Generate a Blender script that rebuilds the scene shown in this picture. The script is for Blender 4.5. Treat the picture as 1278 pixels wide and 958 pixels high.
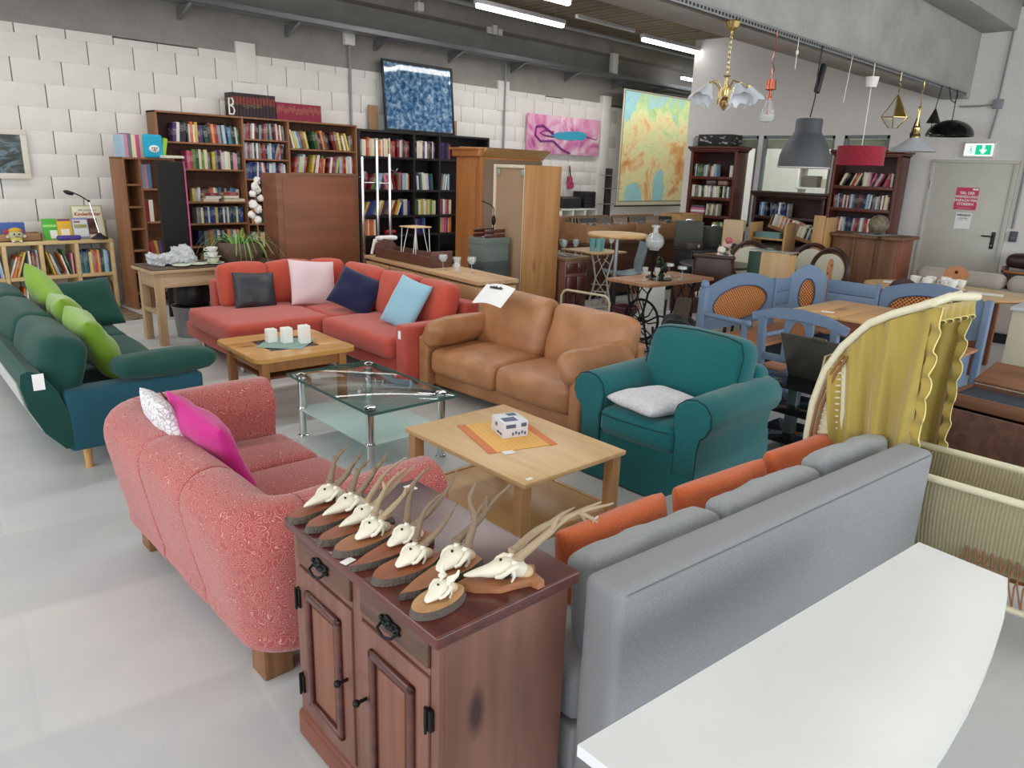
import bpy, bmesh, math, random
from mathutils import Matrix, Vector, noise
for o in list(bpy.data.objects): bpy.data.objects.remove(o)
S = bpy.context.scene
COL = S.collection
R = math.radians
rnd = random.Random(7)

# ---------------------------------------------------------------- camera, world, light, exposure
def _cam():
    f, vx, vy, ax = 925.0, -114.0, 3185.0, 1592.0 - 639.0
    d = Vector((vx, vy, f)).normalized(); up = -d
    A = Vector((ax, -(f*f + ax*vx)/vy, f)).normalized()
    B = up.cross(A)
    m = Matrix(((A.x, -A.y, -A.z), (B.x, -B.y, -B.z), (up.x, -up.y, -up.z))).to_4x4()
    m.translation = (0, 0, 1.77)
    cd = bpy.data.cameras.new('camera'); cd.sensor_width = 36; cd.sensor_fit = 'HORIZONTAL'
    cd.lens = f/1278*36; cd.clip_start = 0.05; cd.clip_end = 200
    c = bpy.data.objects.new('camera', cd); COL.objects.link(c); c.matrix_world = m
    S.camera = c
_cam()
W = bpy.data.worlds.new('world'); S.world = W; W.use_nodes = True
W.node_tree.nodes['Background'].inputs[0].default_value = (0.86, 0.93, 1.0, 1)
W.node_tree.nodes['Background'].inputs[1].default_value = 0.8
S.view_settings.view_transform = 'Standard'; S.view_settings.look = 'None'
S.view_settings.exposure = 0.24; S.view_settings.gamma = 1.0
S.view_settings.use_curve_mapping = False

def area(name, loc, rot, sx, sy, power, col=(1, 1, 1)):
    l = bpy.data.lights.new(name, 'AREA'); l.shape = 'RECTANGLE'; l.size = sx; l.size_y = sy
    l.energy = power; l.color = col
    o = bpy.data.objects.new(name, l); COL.objects.link(o); o.location = loc; o.rotation_euler = rot
    return o
# glazed front of the hall behind and left of the camera: daylight
area('daylight_front', (-3.5, 2.0, 2.3), (R(90), 0, R(-90)), 9, 3.4, 260, (0.92, 0.96, 1.0))
area('daylight_side', (5.0, -4.5, 2.3), (R(90), 0, 0), 13, 3.4, 330, (0.92, 0.96, 1.0))
# rows of fluorescent battens under the ceiling
for yy, pw in ((1.0, 60), (5.6, 95), (8.6, 60)):
    area('batten_row_light', (3.2, yy, 3.55), (0, 0, 0), 10, 0.25, pw, (1.0, 0.98, 0.95))
area('batten_row_light', (12.0, 9.0, 3.5), (0, 0, 0), 8, 0.25, 60, (1.0, 0.98, 0.95))

# ---------------------------------------------------------------- mesh helpers
class MB:
    def __init__(s, T=None): s.v = []; s.f = []; s.mi = []; s.m = 0; s.T = T or Matrix()
    def add(s, vs, fs):
        b = len(s.v); T = s.T
        s.v += [T @ Vector(p) for p in vs]
        for f in fs: s.f.append([b+i for i in f]); s.mi.append(s.m)
        return s
    def box(s, x0, y0, z0, x1, y1, z1):
        vs = [(x, y, z) for x in (x0, x1) for y in (y0, y1) for z in (z0, z1)]
        return s.add(vs, [(0,1,3,2),(4,6,7,5),(0,4,5,1),(2,3,7,6),(0,2,6,4),(1,5,7,3)])
    def rb(s, x0, y0, z0, x1, y1, z1, r=.004, k=1, m=1, bulge=(0,0,0)):
        c = Vector(((x0+x1)/2, (y0+y1)/2, (z0+z1)/2)); h = [abs(x1-x0)/2, abs(y1-y0)/2, abs(z1-z0)/2]
        r = min(r, *[a*.999 for a in h]); ax = []
        for a in h:
            inn = a - r
            l = [-a + r*i/k for i in range(k)] + [-inn + 2*inn*i/m for i in range(m+1)] + [inn + r*(i+1)/k for i in range(k)]
            ax.append(l)
        n = [len(l)-1 for l in ax]; idx = {}; vs = []
        def V(i, j, l):
            key = (i, j, l)
            if key in idx: return idx[key]
            p = [ax[0][i], ax[1][j], ax[2][l]]
            q = [max(-(h[a]-r), min(h[a]-r, p[a])) for a in range(3)]
            d = Vector([p[a]-q[a] for a in range(3)])
            if d.length > 1e-9:
                mx = max(abs(t) for t in d); d = d.normalized()*mx
            P = Vector(q) + d
            u = [P[a]/h[a] for a in range(3)]
            for a in range(3):
                if bulge[a]:
                    b, cc = [t for t in range(3) if t != a]
                    P[a] += (1 if u[a] > 0 else -1)*bulge[a]*max(0, 1-u[b]**2)*max(0, 1-u[cc]**2)*min(1, abs(u[a])*1.2)
            idx[key] = len(vs); vs.append(P + c); return idx[key]
        fs = []
        for a in range(3):
            b, cc = (a+1) % 3, (a+2) % 3
            for side in (0, n[a]):
                for i in range(n[b]):
                    for j in range(n[cc]):
                        def K(ii, jj):
                            t = [0, 0, 0]; t[a] = side; t[b] = ii; t[cc] = jj; return V(*t)
                        q = [K(i, j), K(i+1, j), K(i+1, j+1), K(i, j+1)]
                        fs.append(q if side else q[::-1])
        return s.add(vs, fs)
    def prism(s, poly, z0, z1, axis='z'):
        n = len(poly)
        def P(a, b, c): return {'z': (a, b, c), 'y': (a, c, b), 'x': (c, a, b)}[axis]
        vs = [P(a, b, z0) for a, b in poly] + [P(a, b, z1) for a, b in poly]
        fs = [list(range(n))[::-1], list(range(n, 2*n))] + [(i, (i+1) % n, n+(i+1) % n, n+i) for i in range(n)]
        return s.add(vs, fs)
    def cyl(s, p0, p1, r0, r1=None, n=12, cap=True):
        r1 = r0 if r1 is None else r1
        p0 = Vector(p0); p1 = Vector(p1); d = (p1-p0).normalized()
        a = d.orthogonal().normalized(); b = d.cross(a)
        vs = []
        for p, r in ((p0, r0), (p1, r1)):
            for i in range(n):
                t = 2*math.pi*i/n; vs.append(p + r*(a*math.cos(t) + b*math.sin(t)))
        fs = [(i, (i+1) % n, n+(i+1) % n, n+i) for i in range(n)]
        if cap: fs += [list(range(n))[::-1], list(range(n, 2*n))]
        return s.add(vs, fs)
    def tube(s, pts, r, n=8, closed=False):
        pts = [Vector(p) for p in pts]; N = len(pts)
        rs = r if isinstance(r, (list, tuple)) else [r]*N
        vs = []; prev = None
        for i, p in enumerate(pts):
            d = (pts[(i+1) % N]-pts[i-1]) if closed else (pts[min(i+1, N-1)]-pts[max(i-1, 0)])
            d.normalize()
            a = d.orthogonal().normalized() if prev is None else (prev - d*prev.dot(d)).normalized()
            prev = a; b = d.cross(a)
            for j in range(n):
                t = 2*math.pi*j/n; vs.append(p + rs[i]*(a*math.cos(t)+b*math.sin(t)))
        fs = []
        for i in range(N if closed else N-1):
            for j in range(n):
                i2 = (i+1) % N; fs.append((i*n+j, i*n+(j+1) % n, i2*n+(j+1) % n, i2*n+j))
        if not closed: fs += [list(range(n))[::-1], [(N-1)*n+j for j in range(n)]]
        return s.add(vs, fs)
    def lathe(s, prof, n=24, c=(0, 0), cap=True):
        vs = []; N = len(prof)
        for r, z in prof:
            for j in range(n):
                t = 2*math.pi*j/n; vs.append((c[0]+max(r, 1e-4)*math.cos(t), c[1]+max(r, 1e-4)*math.sin(t), z))
        fs = [(i*n+j, i*n+(j+1) % n, (i+1)*n+(j+1) % n, (i+1)*n+j) for i in range(N-1) for j in range(n)]
        if cap: fs += [list(range(n))[::-1], [(N-1)*n+j for j in range(n)]]
        return s.add(vs, fs)
    def ball(s, c, r, n=12, sc=(1, 1, 1)):
        m = n//2+1
        prof = [(math.sin(math.pi*i/(m)), -math.cos(math.pi*i/m)) for i in range(m+1)]
        vs = []
        for a, z in prof:
            for j in range(n):
                t = 2*math.pi*j/n
                vs.append((c[0]+r*sc[0]*max(a, 1e-3)*math.cos(t), c[1]+r*sc[1]*max(a, 1e-3)*math.sin(t), c[2]+r*sc[2]*z))
        fs = [(i*n+j, i*n+(j+1) % n, (i+1)*n+(j+1) % n, (i+1)*n+j) for i in range(m) for j in range(n)]
        return s.add(vs, fs)
    def grid(s, F, nu, nv, thick=None):
        vs = [F(i/nu, j/nv) for i in range(nu+1) for j in range(nv+1)]
        fs = [(i*(nv+1)+j, (i+1)*(nv+1)+j, (i+1)*(nv+1)+j+1, i*(nv+1)+j+1) for i in range(nu) for j in range(nv)]
        if thick is None: return s.add(vs, fs)
        off = Vector(thick); N = len(vs)
        vs2 = [Vector(v)+off for v in vs]
        fs2 = [tuple(N+t for t in f)[::-1] for f in fs]
        rim = [(i*(nv+1)) for i in range(nu+1)] + [nu*(nv+1)+j for j in range(1, nv+1)] + [i*(nv+1)+nv for i in range(nu-1, -1, -1)] + [j for j in range(nv-1, 0, -1)]
        fs3 = [(rim[i], rim[(i+1) % len(rim)], N+rim[(i+1) % len(rim)], N+rim[i]) for i in range(len(rim))]
        return s.add(list(vs)+vs2, fs+fs2+fs3)
    def sweep(s, path, prof, scale=None):
        """path: list of ((x,y) point, (nx,ny) outward normal); prof: closed list of (offset, z)"""
        n = len(prof); vs = []
        cz = sum(p[1] for p in prof)/n; co = sum(p[0] for p in prof)/n
        for i, (p, nn) in enumerate(path):
            k = scale[i] if scale else 1
            for o, z in prof:
                oo = co+(o-co)*k; zz = cz+(z-cz)*k
                vs.append((p[0]+nn[0]*oo, p[1]+nn[1]*oo, zz))
        fs = [(i*n+j, i*n+(j+1) % n, (i+1)*n+(j+1) % n, (i+1)*n+j) for i in range(len(path)-1) for j in range(n)]
        fs += [list(range(n))[::-1], [(len(path)-1)*n+j for j in range(n)]]
        return s.add(vs, fs)
    def pillow(s, w, h, t, n=12, pinch=.05, seed=0, rimt=.004, wr=.006, edge=.5):
        rr = random.Random(seed); ph = Vector((rr.random()*50, rr.random()*50, 0))
        top = []; bot = []
        for i in range(n+1):
            for j in range(n+1):
                u = math.sin(math.pi/2*(2*i/n-1)); v = math.sin(math.pi/2*(2*j/n-1))
                x = w/2*u*(1-pinch*(1-v*v)); y = h/2*v*(1-pinch*(1-u*u))
                th = (max(0, (1-u**4))*max(0, (1-v**4)))**edge
                z = rimt/2 + t/2*th
                nz = noise.noise(Vector((x*9, y*9, seed*1.7)))*wr*th*2
                top.append((x, y, z+nz)); bot.append((x, y, -z+noise.noise(Vector((x*9, y*9, seed+31.7)))*wr*th*2))
        N = (n+1)**2; fs = []
        for i in range(n):
            for j in range(n):
                a, b, c, d = i*(n+1)+j, (i+1)*(n+1)+j, (i+1)*(n+1)+j+1, i*(n+1)+j+1
                fs.append((a, b, c, d)); fs.append((N+d, N+c, N+b, N+a))
        rim = [i*(n+1) for i in range(n+1)] + [n*(n+1)+j for j in range(1, n+1)] + [i*(n+1)+n for i in range(n-1, -1, -1)] + [j for j in range(n-1, 0, -1)]
        L = len(rim)
        fs += [(rim[(i+1) % L], rim[i], N+rim[i], N+rim[(i+1) % L]) for i in range(L)]
        return s.add(top+bot, fs)
    def warp(s, amp, sc=3.0, seed=0.0):
        for i, p in enumerate(s.v):
            q = p*sc + Vector((seed, seed*.7, seed*1.3))
            s.v[i] = p + Vector((noise.noise(q), noise.noise(q+Vector((9, 3, 1))), noise.noise(q+Vector((4, 17, 6)))))*amp
        return s
    def mesh(s, name, mats, ang=38):
        me = bpy.data.meshes.new(name)
        me.from_pydata([tuple(v) for v in s.v], [], s.f)
        if not isinstance(mats, (list, tuple)): mats = [mats]
        for m in mats: me.materials.append(m)
        me.polygons.foreach_set('material_index', s.mi)
        me.update()
        bm = bmesh.new(); bm.from_mesh(me); bmesh.ops.recalc_face_normals(bm, faces=bm.faces); bm.to_mesh(me); bm.free()
        me.shade_smooth(); me.set_sharp_from_angle(angle=R(ang))
        return me

def part(name, mb, mats, parent, ang=38, label=None, kind=None):
    me = mb.mesh(name, mats, ang) if isinstance(mb, MB) else mb
    o = bpy.data.objects.new(name, me); COL.objects.link(o)
    if parent: o.parent = parent
    if label: o['label'] = label
    if kind: o['kind'] = kind
    return o
def tag(o, label, cat, group=None):
    o['label'] = label; o['category'] = cat
    if group: o['group'] = group
    return o
def thing(name, label, cat, loc=(0, 0, 0), rz=0, group=None):
    o = bpy.data.objects.new(name, None); COL.objects.link(o); o.empty_display_size = .1
    o.location = loc; o.rotation_euler = (0, 0, R(rz)); return tag(o, label, cat, group)
def solo(name, mb, mats, label, cat, loc=(0, 0, 0), rz=0, group=None, ang=38, rot=None):
    o = part(name, mb, mats, None, ang); o.location = loc
    o.rotation_euler = rot if rot else (0, 0, R(rz)); return tag(o, label, cat, group)
def struct(name, mb, mats, parent=None, ang=38):
    o = part(name, mb, mats, parent, ang)
    if not parent: o['kind'] = 'structure'
    return o
def dup(root, label=None, loc=None, rz=None, group=None, sc=None):
    def cp(o, par):
        c = o.copy(); COL.objects.link(c)
        if par: c.parent = par
        for ch in [x for x in KIDS.get(o.name, o.children)]: cp(ch, c)
        return c
    r = cp(root, None)
    if label: r['label'] = label
    if loc: r.location = loc
    if rz is not None: r.rotation_euler = (0, 0, R(rz))
    if group: r['group'] = group
    if sc: r.scale = sc
    return r
KIDS = {}
def TR(x=0, y=0, z=0, rx=0, ry=0, rz=0):
    return Matrix.Translation((x, y, z)) @ Matrix.Rotation(R(rz), 4, 'Z') @ Matrix.Rotation(R(ry), 4, 'Y') @ Matrix.Rotation(R(rx), 4, 'X')

# ---------------------------------------------------------------- materials
def rgb(h):
    if isinstance(h, str):
        c = [int(h[i:i+2], 16)/255 for i in (0, 2, 4)]
        return tuple(((x/12.92) if x <= .04045 else ((x+.055)/1.055)**2.4) for x in c) + (1,)
    return tuple(h) + (1,) if len(h) == 3 else h
def newmat(name):
    m = bpy.data.materials.new(name); m.use_nodes = True
    nt = m.node_tree; b = nt.nodes['Principled BSDF']
    return m, nt, b
def nd(nt, t, **kw):
    n = nt.nodes.new(t)
    for k, v in kw.items():
        if k.startswith('i_'): n.inputs[int(k[2:])].default_value = v
        else: setattr(n, k, v)
    return n
def ramp(nt, fac, stops):
    r = nt.nodes.new('ShaderNodeValToRGB'); e = r.color_ramp.elements
    while len(e) < len(stops): e.new(.5)
    for i, (p, c) in enumerate(stops): e[i].position = p; e[i].color = rgb(c)
    nt.links.new(fac, r.inputs[0]); return r.outputs[0]
def coords(nt, sc=(1, 1, 1), rot=(0, 0, 0), kind='Object'):
    tc = nt.nodes.new('ShaderNodeTexCoord'); mp = nt.nodes.new('ShaderNodeMapping')
    mp.inputs['Scale'].default_value = sc; mp.inputs['Rotation'].default_value = rot
    nt.links.new(tc.outputs[kind], mp.inputs[0]); return mp.outputs[0]
def bump(nt, b, h, st=.3, dist=.002):
    n = nt.nodes.new('ShaderNodeBump'); n.inputs['Strength'].default_value = st; n.inputs['Distance'].default_value = dist
    nt.links.new(h, n.inputs['Height']); nt.links.new(n.outputs[0], b.inputs['Normal'])
def M(name, col, rough=.5, metal=0, spec=None, emit=None, bsc=0, bst=.3, bd=.002, coat=0):
    m, nt, b = newmat(name)
    b.inputs['Base Color'].default_value = rgb(col); b.inputs['Roughness'].default_value = rough; b.inputs['Metallic'].default_value = metal
    if spec is not None: b.inputs['Specular IOR Level'].default_value = spec
    if emit: b.inputs['Emission Color'].default_value = rgb(emit[0]); b.inputs['Emission Strength'].default_value = emit[1]
    if coat: b.inputs['Coat Weight'].default_value = coat
    n = nd(nt, 'ShaderNodeTexNoise'); n.inputs['Scale'].default_value = bsc or 6; n.inputs['Detail'].default_value = 3
    nt.links.new(coords(nt), n.inputs['Vector'])
    if not emit:
        h = nd(nt, 'ShaderNodeHueSaturation'); h.inputs['Color'].default_value = rgb(col)
        mr = nd(nt, 'ShaderNodeMapRange'); mr.inputs['To Min'].default_value = .92; mr.inputs['To Max'].default_value = 1.08
        nt.links.new(n.outputs[0], mr.inputs[0]); nt.links.new(mr.outputs[0], h.inputs['Value']); nt.links.new(h.outputs[0], b.inputs['Base Color'])
    if bsc: bump(nt, b, n.outputs[0], bst, bd)
    return m
def WOOD(name, c1, c2, axis='x', sc=1.0, rough=.45, contrast=(.3, .7), knots=None, coat=0, bst=.15):
    m, nt, b = newmat(name)
    s = {'x': (1.2, 14, 14), 'y': (14, 1.2, 14), 'z': (14, 14, 1.2)}[axis]
    co = coords(nt, tuple(v*sc for v in s))
    n = nd(nt, 'ShaderNodeTexNoise'); n.inputs['Scale'].default_value = 1.3; n.inputs['Detail'].default_value = 6; n.inputs['Distortion'].default_value = .8
    nt.links.new(co, n.inputs['Vector'])
    col = ramp(nt, n.outputs[0], [(contrast[0], c1), (contrast[1], c2)])
    if knots:
        s2 = {'x': (2.2, 6, 6), 'y': (6, 2.2, 6), 'z': (6, 6, 2.2)}[axis]
        v = nd(nt, 'ShaderNodeTexVoronoi'); nt.links.new(coords(nt, tuple(a*sc for a in s2)), v.inputs['Vector']); v.inputs['Scale'].default_value = 1
        k = nd(nt, 'ShaderNodeMapRange'); k.inputs['From Min'].default_value = .06; k.inputs['From Max'].default_value = .16; k.inputs['To Min'].default_value = 1; k.inputs['To Max'].default_value = 0
        nt.links.new(v.outputs['Distance'], k.inputs[0])
        mx = nd(nt, 'ShaderNodeMix', data_type='RGBA'); nt.links.new(k.outputs[0], mx.inputs[0]); nt.links.new(col, mx.inputs[6]); mx.inputs[7].default_value = rgb(knots)
        col = mx.outputs[2]
    nt.links.new(col, b.inputs['Base Color']); b.inputs['Roughness'].default_value = rough
    if coat: b.inputs['Coat Weight'].default_value = coat; b.inputs['Coat Roughness'].default_value = .2
    bump(nt, b, n.outputs[0], bst, .001)
    return m
def FAB(name, col, col2=None, rough=.9, sc=260, bst=.5, sheen=.3, big=.1, aniso=(1, 1, 1)):
    m, nt, b = newmat(name); col2 = col2 or col
    n = nd(nt, 'ShaderNodeTexNoise'); n.inputs['Scale'].default_value = sc; n.inputs['Detail'].default_value = 2
    nt.links.new(coords(nt, aniso), n.inputs['Vector'])
    n2 = nd(nt, 'ShaderNodeTexNoise'); n2.inputs['Scale'].default_value = 5; n2.inputs['Detail'].default_value = 4
    nt.links.new(coords(nt), n2.inputs['Vector'])
    c = ramp(nt, n.outputs[0], [(.35, col), (.65, col2)])
    h = nd(nt, 'ShaderNodeHueSaturation'); mr = nd(nt, 'ShaderNodeMapRange'); mr.inputs['To Min'].default_value = 1-big; mr.inputs['To Max'].default_value = 1+big
    nt.links.new(n2.outputs[0], mr.inputs[0]); nt.links.new(mr.outputs[0], h.inputs['Value']); nt.links.new(c, h.inputs['Color'])
    nt.links.new(h.outputs[0], b.inputs['Base Color']); b.inputs['Roughness'].default_value = rough
    b.inputs['Sheen Weight'].default_value = sheen; b.inputs['Specular IOR Level'].default_value = .25
    ad = nd(nt, 'ShaderNodeMath', operation='ADD'); ml = nd(nt, 'ShaderNodeMath', operation='MULTIPLY'); ml.inputs[1].default_value = 3
    nt.links.new(n2.outputs[0], ml.inputs[0]); nt.links.new(ml.outputs[0], ad.inputs[0]); nt.links.new(n.outputs[0], ad.inputs[1])
    bump(nt, b, ad.outputs[0], bst, .002)
    return m
def GLASS(name, tint=(.93, .98, .96), rough=.02, solid=.0, mixc=(1, 1, 1)):
    m, nt, b = newmat(name); nt.nodes.remove(b); out = nt.nodes['Material Output']
    tr = nd(nt, 'ShaderNodeBsdfTransparent'); tr.inputs[0].default_value = rgb(tint)
    gl = nd(nt, 'ShaderNodeBsdfGlossy'); gl.inputs['Roughness'].default_value = rough
    df = nd(nt, 'ShaderNodeBsdfDiffuse'); df.inputs[0].default_value = rgb(mixc)
    lw = nd(nt, 'ShaderNodeLayerWeight'); lw.inputs[0].default_value = .5
    pw = nd(nt, 'ShaderNodeMath', operation='POWER'); nt.links.new(lw.outputs['Facing'], pw.inputs[0]); pw.inputs[1].default_value = 5
    fr = nd(nt, 'ShaderNodeMath', operation='MULTIPLY_ADD'); nt.links.new(pw.outputs[0], fr.inputs[0]); fr.inputs[1].default_value = .9; fr.inputs[2].default_value = .04
    m1 = nd(nt, 'ShaderNodeMixShader'); m1.inputs[0].default_value = solid
    nt.links.new(tr.outputs[0], m1.inputs[1]); nt.links.new(df.outputs[0], m1.inputs[2])
    m2 = nd(nt, 'ShaderNodeMixShader'); nt.links.new(fr.outputs[0], m2.inputs[0]); nt.links.new(m1.outputs[0], m2.inputs[1]); nt.links.new(gl.outputs[0], m2.inputs[2])
    nt.links.new(m2.outputs[0], out.inputs[0]); return m

m_white = M('white_paint', 'e6e4de', .6, bsc=40, bst=.1)
m_black = M('black_plastic', '16171a', .45)
m_chrome = M('chrome', 'd8dadc', .08, 1)
m_steel = M('galvanised_steel', '9a9d9f', .4, .8, bsc=60, bst=.1)
m_paper = M('white_paper', 'f2f2f0', .7)
m_brass = M('polished_brass', 'dcc283', .22, 1)
# ================================================================ SETTING
def floor_mat():
    m, nt, b = newmat('polished_concrete')
    n = nd(nt, 'ShaderNodeTexNoise'); n.inputs['Scale'].default_value = .9; n.inputs['Detail'].default_value = 7; n.inputs['Roughness'].default_value = .65
    nt.links.new(coords(nt), n.inputs['Vector'])
    c = ramp(nt, n.outputs[0], [(.3, 'bfc4c7'), (.7, 'd6d5d0')])
    # large faint rectangles in offset rows, varying from plain to darker grey
    br = nd(nt, 'ShaderNodeTexBrick'); br.inputs['Scale'].default_value = 1; br.inputs['Color1'].default_value = (1, 1, 1, 1); br.inputs['Color2'].default_value = (.70, .72, .74, 1)
    br.inputs['Mortar'].default_value = (.9, .9, .9, 1); br.inputs['Mortar Size'].default_value = .01; br.inputs['Brick Width'].default_value = 1.3; br.inputs['Row Height'].default_value = .8
    nt.links.new(coords(nt, rot=(0, 0, .15)), br.inputs['Vector'])
    mx = nd(nt, 'ShaderNodeMix', data_type='RGBA', blend_type='MULTIPLY'); mx.inputs[0].default_value = .55
    nt.links.new(c, mx.inputs[6]); nt.links.new(br.outputs[0], mx.inputs[7])
    # dark scuffs
    n3 = nd(nt, 'ShaderNodeTexNoise'); n3.inputs['Scale'].default_value = 9; n3.inputs['Detail'].default_value = 5
    nt.links.new(coords(nt), n3.inputs['Vector'])
    k = nd(nt, 'ShaderNodeMapRange'); k.inputs['From Min'].default_value = .72; k.inputs['From Max'].default_value = .8; nt.links.new(n3.outputs[0], k.inputs[0])
    mx2 = nd(nt, 'ShaderNodeMix', data_type='RGBA'); nt.links.new(k.outputs[0], mx2.inputs[0]); nt.links.new(mx.outputs[2], mx2.inputs[6]); mx2.inputs[7].default_value = rgb('707274')
    nt.links.new(mx2.outputs[2], b.inputs['Base Color'])
    r = nd(nt, 'ShaderNodeMapRange'); r.inputs['To Min'].default_value = .3; r.inputs['To Max'].default_value = .55; nt.links.new(n3.outputs[0], r.inputs[0]); nt.links.new(r.outputs[0], b.inputs['Roughness'])
    bump(nt, b, n3.outputs[0], .08, .002)
    return m
m_floor = floor_mat()
struct('floor', MB().box(-8, -7, -.1, 24, 14, 0), m_floor)

def concrete(name, c1, c2):
    m, nt, b = newmat(name)
    n = nd(nt, 'ShaderNodeTexNoise'); n.inputs['Scale'].default_value = 1.6; n.inputs['Detail'].default_value = 9; n.inputs['Roughness'].default_value = .7
    nt.links.new(coords(nt, (1, 1, 1.4)), n.inputs['Vector'])
    c = ramp(nt, n.outputs[0], [(.3, c1), (.7, c2)])
    v = nd(nt, 'ShaderNodeTexVoronoi'); v.inputs['Scale'].default_value = 9; nt.links.new(coords(nt), v.inputs['Vector'])
    k = nd(nt, 'ShaderNodeMapRange'); k.inputs['From Min'].default_value = .03; k.inputs['From Max'].default_value = .07; k.inputs['To Min'].default_value = .7; k.inputs['To Max'].default_value = 0
    nt.links.new(v.outputs['Distance'], k.inputs[0])
    mx = nd(nt, 'ShaderNodeMix', data_type='RGBA'); nt.links.new(k.outputs[0], mx.inputs[0]); nt.links.new(c, mx.inputs[6]); mx.inputs[7].default_value = rgb('4c4a47')
    nt.links.new(mx.outputs[2], b.inputs['Base Color']); b.inputs['Roughness'].default_value = .85
    bump(nt, b, n.outputs[0], .4, .01); return m
m_conc = concrete('grey_cast_concrete', '96938f', 'b0ada7')
m_conc2 = concrete('dark_cast_concrete', '85827e', '9d9993')

def block_mat():
    m, nt, b = newmat('white_ribbed_block')
    w = nd(nt, 'ShaderNodeTexWave'); w.inputs['Scale'].default_value = 10.5; w.inputs['Distortion'].default_value = 0
    nt.links.new(coords(nt), w.inputs['Vector'])
    n = nd(nt, 'ShaderNodeTexNoise'); n.inputs['Scale'].default_value = 2.5; nt.links.new(coords(nt), n.inputs['Vector'])
    c = ramp(nt, n.outputs[0], [(.3, 'd8d4ce'), (.7, 'e2dfd9')])
    nt.links.new(c, b.inputs['Base Color']); b.inputs['Roughness'].default_value = .8
    bump(nt, b, w.outputs[0], .25, .004); return m
m_block = block_mat()
m_wallwhite = M('white_wall_paint', 'e0dcd7', .75, bsc=30, bst=.08)
m_joint = M('dark_joint', '77746f', .9)

# long wall: ribbed white blocks up to 3.1 m, cast concrete above
wl = struct('wall_left', MB().box(-8, 10.09, 0, 20, 10.3, 3.1), m_joint)
bw, bh = .5, .25
shared = {}
for row in range(13):
    z0 = row*bh; x = .78 + (.25 if row % 2 else 0) + ((row*37) % 5)*.02
    while x < 12.6:
        top = z0+bh
        if row == 12: top = 3.02 + rnd.choice((.06, .08, .08, .08, .08))
        key = round(top-z0, 3)
        if key not in shared: shared[key] = MB().rb(0, 0, 0, bw-.012, .06, key-.0004, .0018).mesh('block', m_block)
        o = part('block', shared[key], None, wl); o.location = (x, 10.03+rnd.choice((0, 0, .0012)), z0)
        x += bw
for xx in (4.85, 9.62, 12.5):
    part('block', MB().rb(xx, 9.97 if xx > 12 else 10.015, 0 if xx > 12 else 2.75, xx+.27, 10.09, 3.24, .004), m_block, wl)
part('rendered_panel', MB().rb(12.85, 10.03, 0, 20, 10.09, 3.05, .004), m_wallwhite, wl)
part('rendered_panel', MB().rb(-8, 10.03, 0, .77, 10.09, 3.08, .004), m_block, wl)
up = struct('wall_left_upper', MB().box(-8, 10.06, 3.1, 20, 10.4, 4.25), m_conc2)
mb = MB()
mb.rb(-8, 9.8, 3.98, 20, 10.4, 4.25, .02)
struct('trim_1', mb, m_conc2)

# ceiling of boards between concrete girders
m_board = WOOD('aged_ceiling_board', '6f6452', '93866f', 'y', .8, .8)
ce = struct('ceiling', MB().box(-8, -7, 4.29, 22, 12, 4.4), M('dark_roof_deck', '4a4640', .9))
bmesh_ = MB().rb(0, 0, 0, .17, 12.6, .035, .004).mesh('ceiling_board', m_board)
x = 4.0; i = 0
while x < 19.5:
    o = part('ceiling_board', bmesh_, None, ce); o.location = (x, -2.6, 4.25 + (.004 if i % 3 else 0)); x += .205; i += 1
part('ceiling_board', MB().box(-8, -7, 4.25, 3.95, 12, 4.28), m_board, ce, kind='stuff')

# big concrete girder carrying the lamp rail
struct('trim_2', MB().rb(-8, 3.25, 2.9, 12.05, 3.6, 4.25, .012).rb(-8, 2.85, 3.72, 12.3, 3.25, 4.25, .012), m_conc)

# right hand white box with window openings and steel door
wr = MB()
X = 12.05
wins = [(6.277, 7.505), (5.007, 6.199), (4.2, 4.872)]
zs, zt = .95, 2.435
def wb(y0, y1, z0, z1): wr.box(X, y0, z0, X+.12, y1, z1)
wb(-7, 2.49, 0, 4.0); wb(2.49, 3.57, 2.10, 4.0); wb(3.57, 4.2, 0, 4.0)
wb(4.2, 7.66, 0, zs); wb(4.2, 7.66, zt, 4.0)
for a, b in ((4.872, 5.007), (6.199, 6.277), (7.505, 7.66)): wb(a, b, zs, zt)
wr.box(X+.12, 7.54, 0, 19, 7.66, 4.0); wr.box(X+.12, -7, 3.95, 19, 7.54, 4.0)
struct('wall_right', wr, m_wallwhite)
struct('wall_back', MB().box(19, -7, 0, 19.2, 12, 4.25), m_wallwhite)
bk = MB(); bk.box(14.6, 3.6, 0, 14.7, 7.54, 3.95); bk.box(12.17, 3.5, 0, 14.7, 3.6, 3.95)
struct('wall_office', bk, M('office_wall', 'c9c8c0', .8))
m_winframe = M('grey_green_window_frame', '7b8583', .5)
m_pane = GLASS('window_glass', (.92, .95, .94))
for i, (a, b) in enumerate(wins):
    f = MB()
    for (y0, y1, z0, z1) in ((a, a+.05, zs, zt), (b-.05, b, zs, zt), (a, b, zs, zs+.05), (a, b, zt-.05, zt)):
        f.rb(X+.02, y0, z0, X+.09, y1, z1, .004)
    w = struct('window_%d' % (i+1), f, m_winframe)
    part('pane', MB().box(X+.05, a+.05, zs+.05, X+.056, b-.05, zt-.05), m_pane, w)
    part('roller_blind', MB().rb(X+.10, a+.03, zt-.2, X+.16, b-.03, zt-.05, .01), M('blind', 'b9b69b', .8), w)

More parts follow.
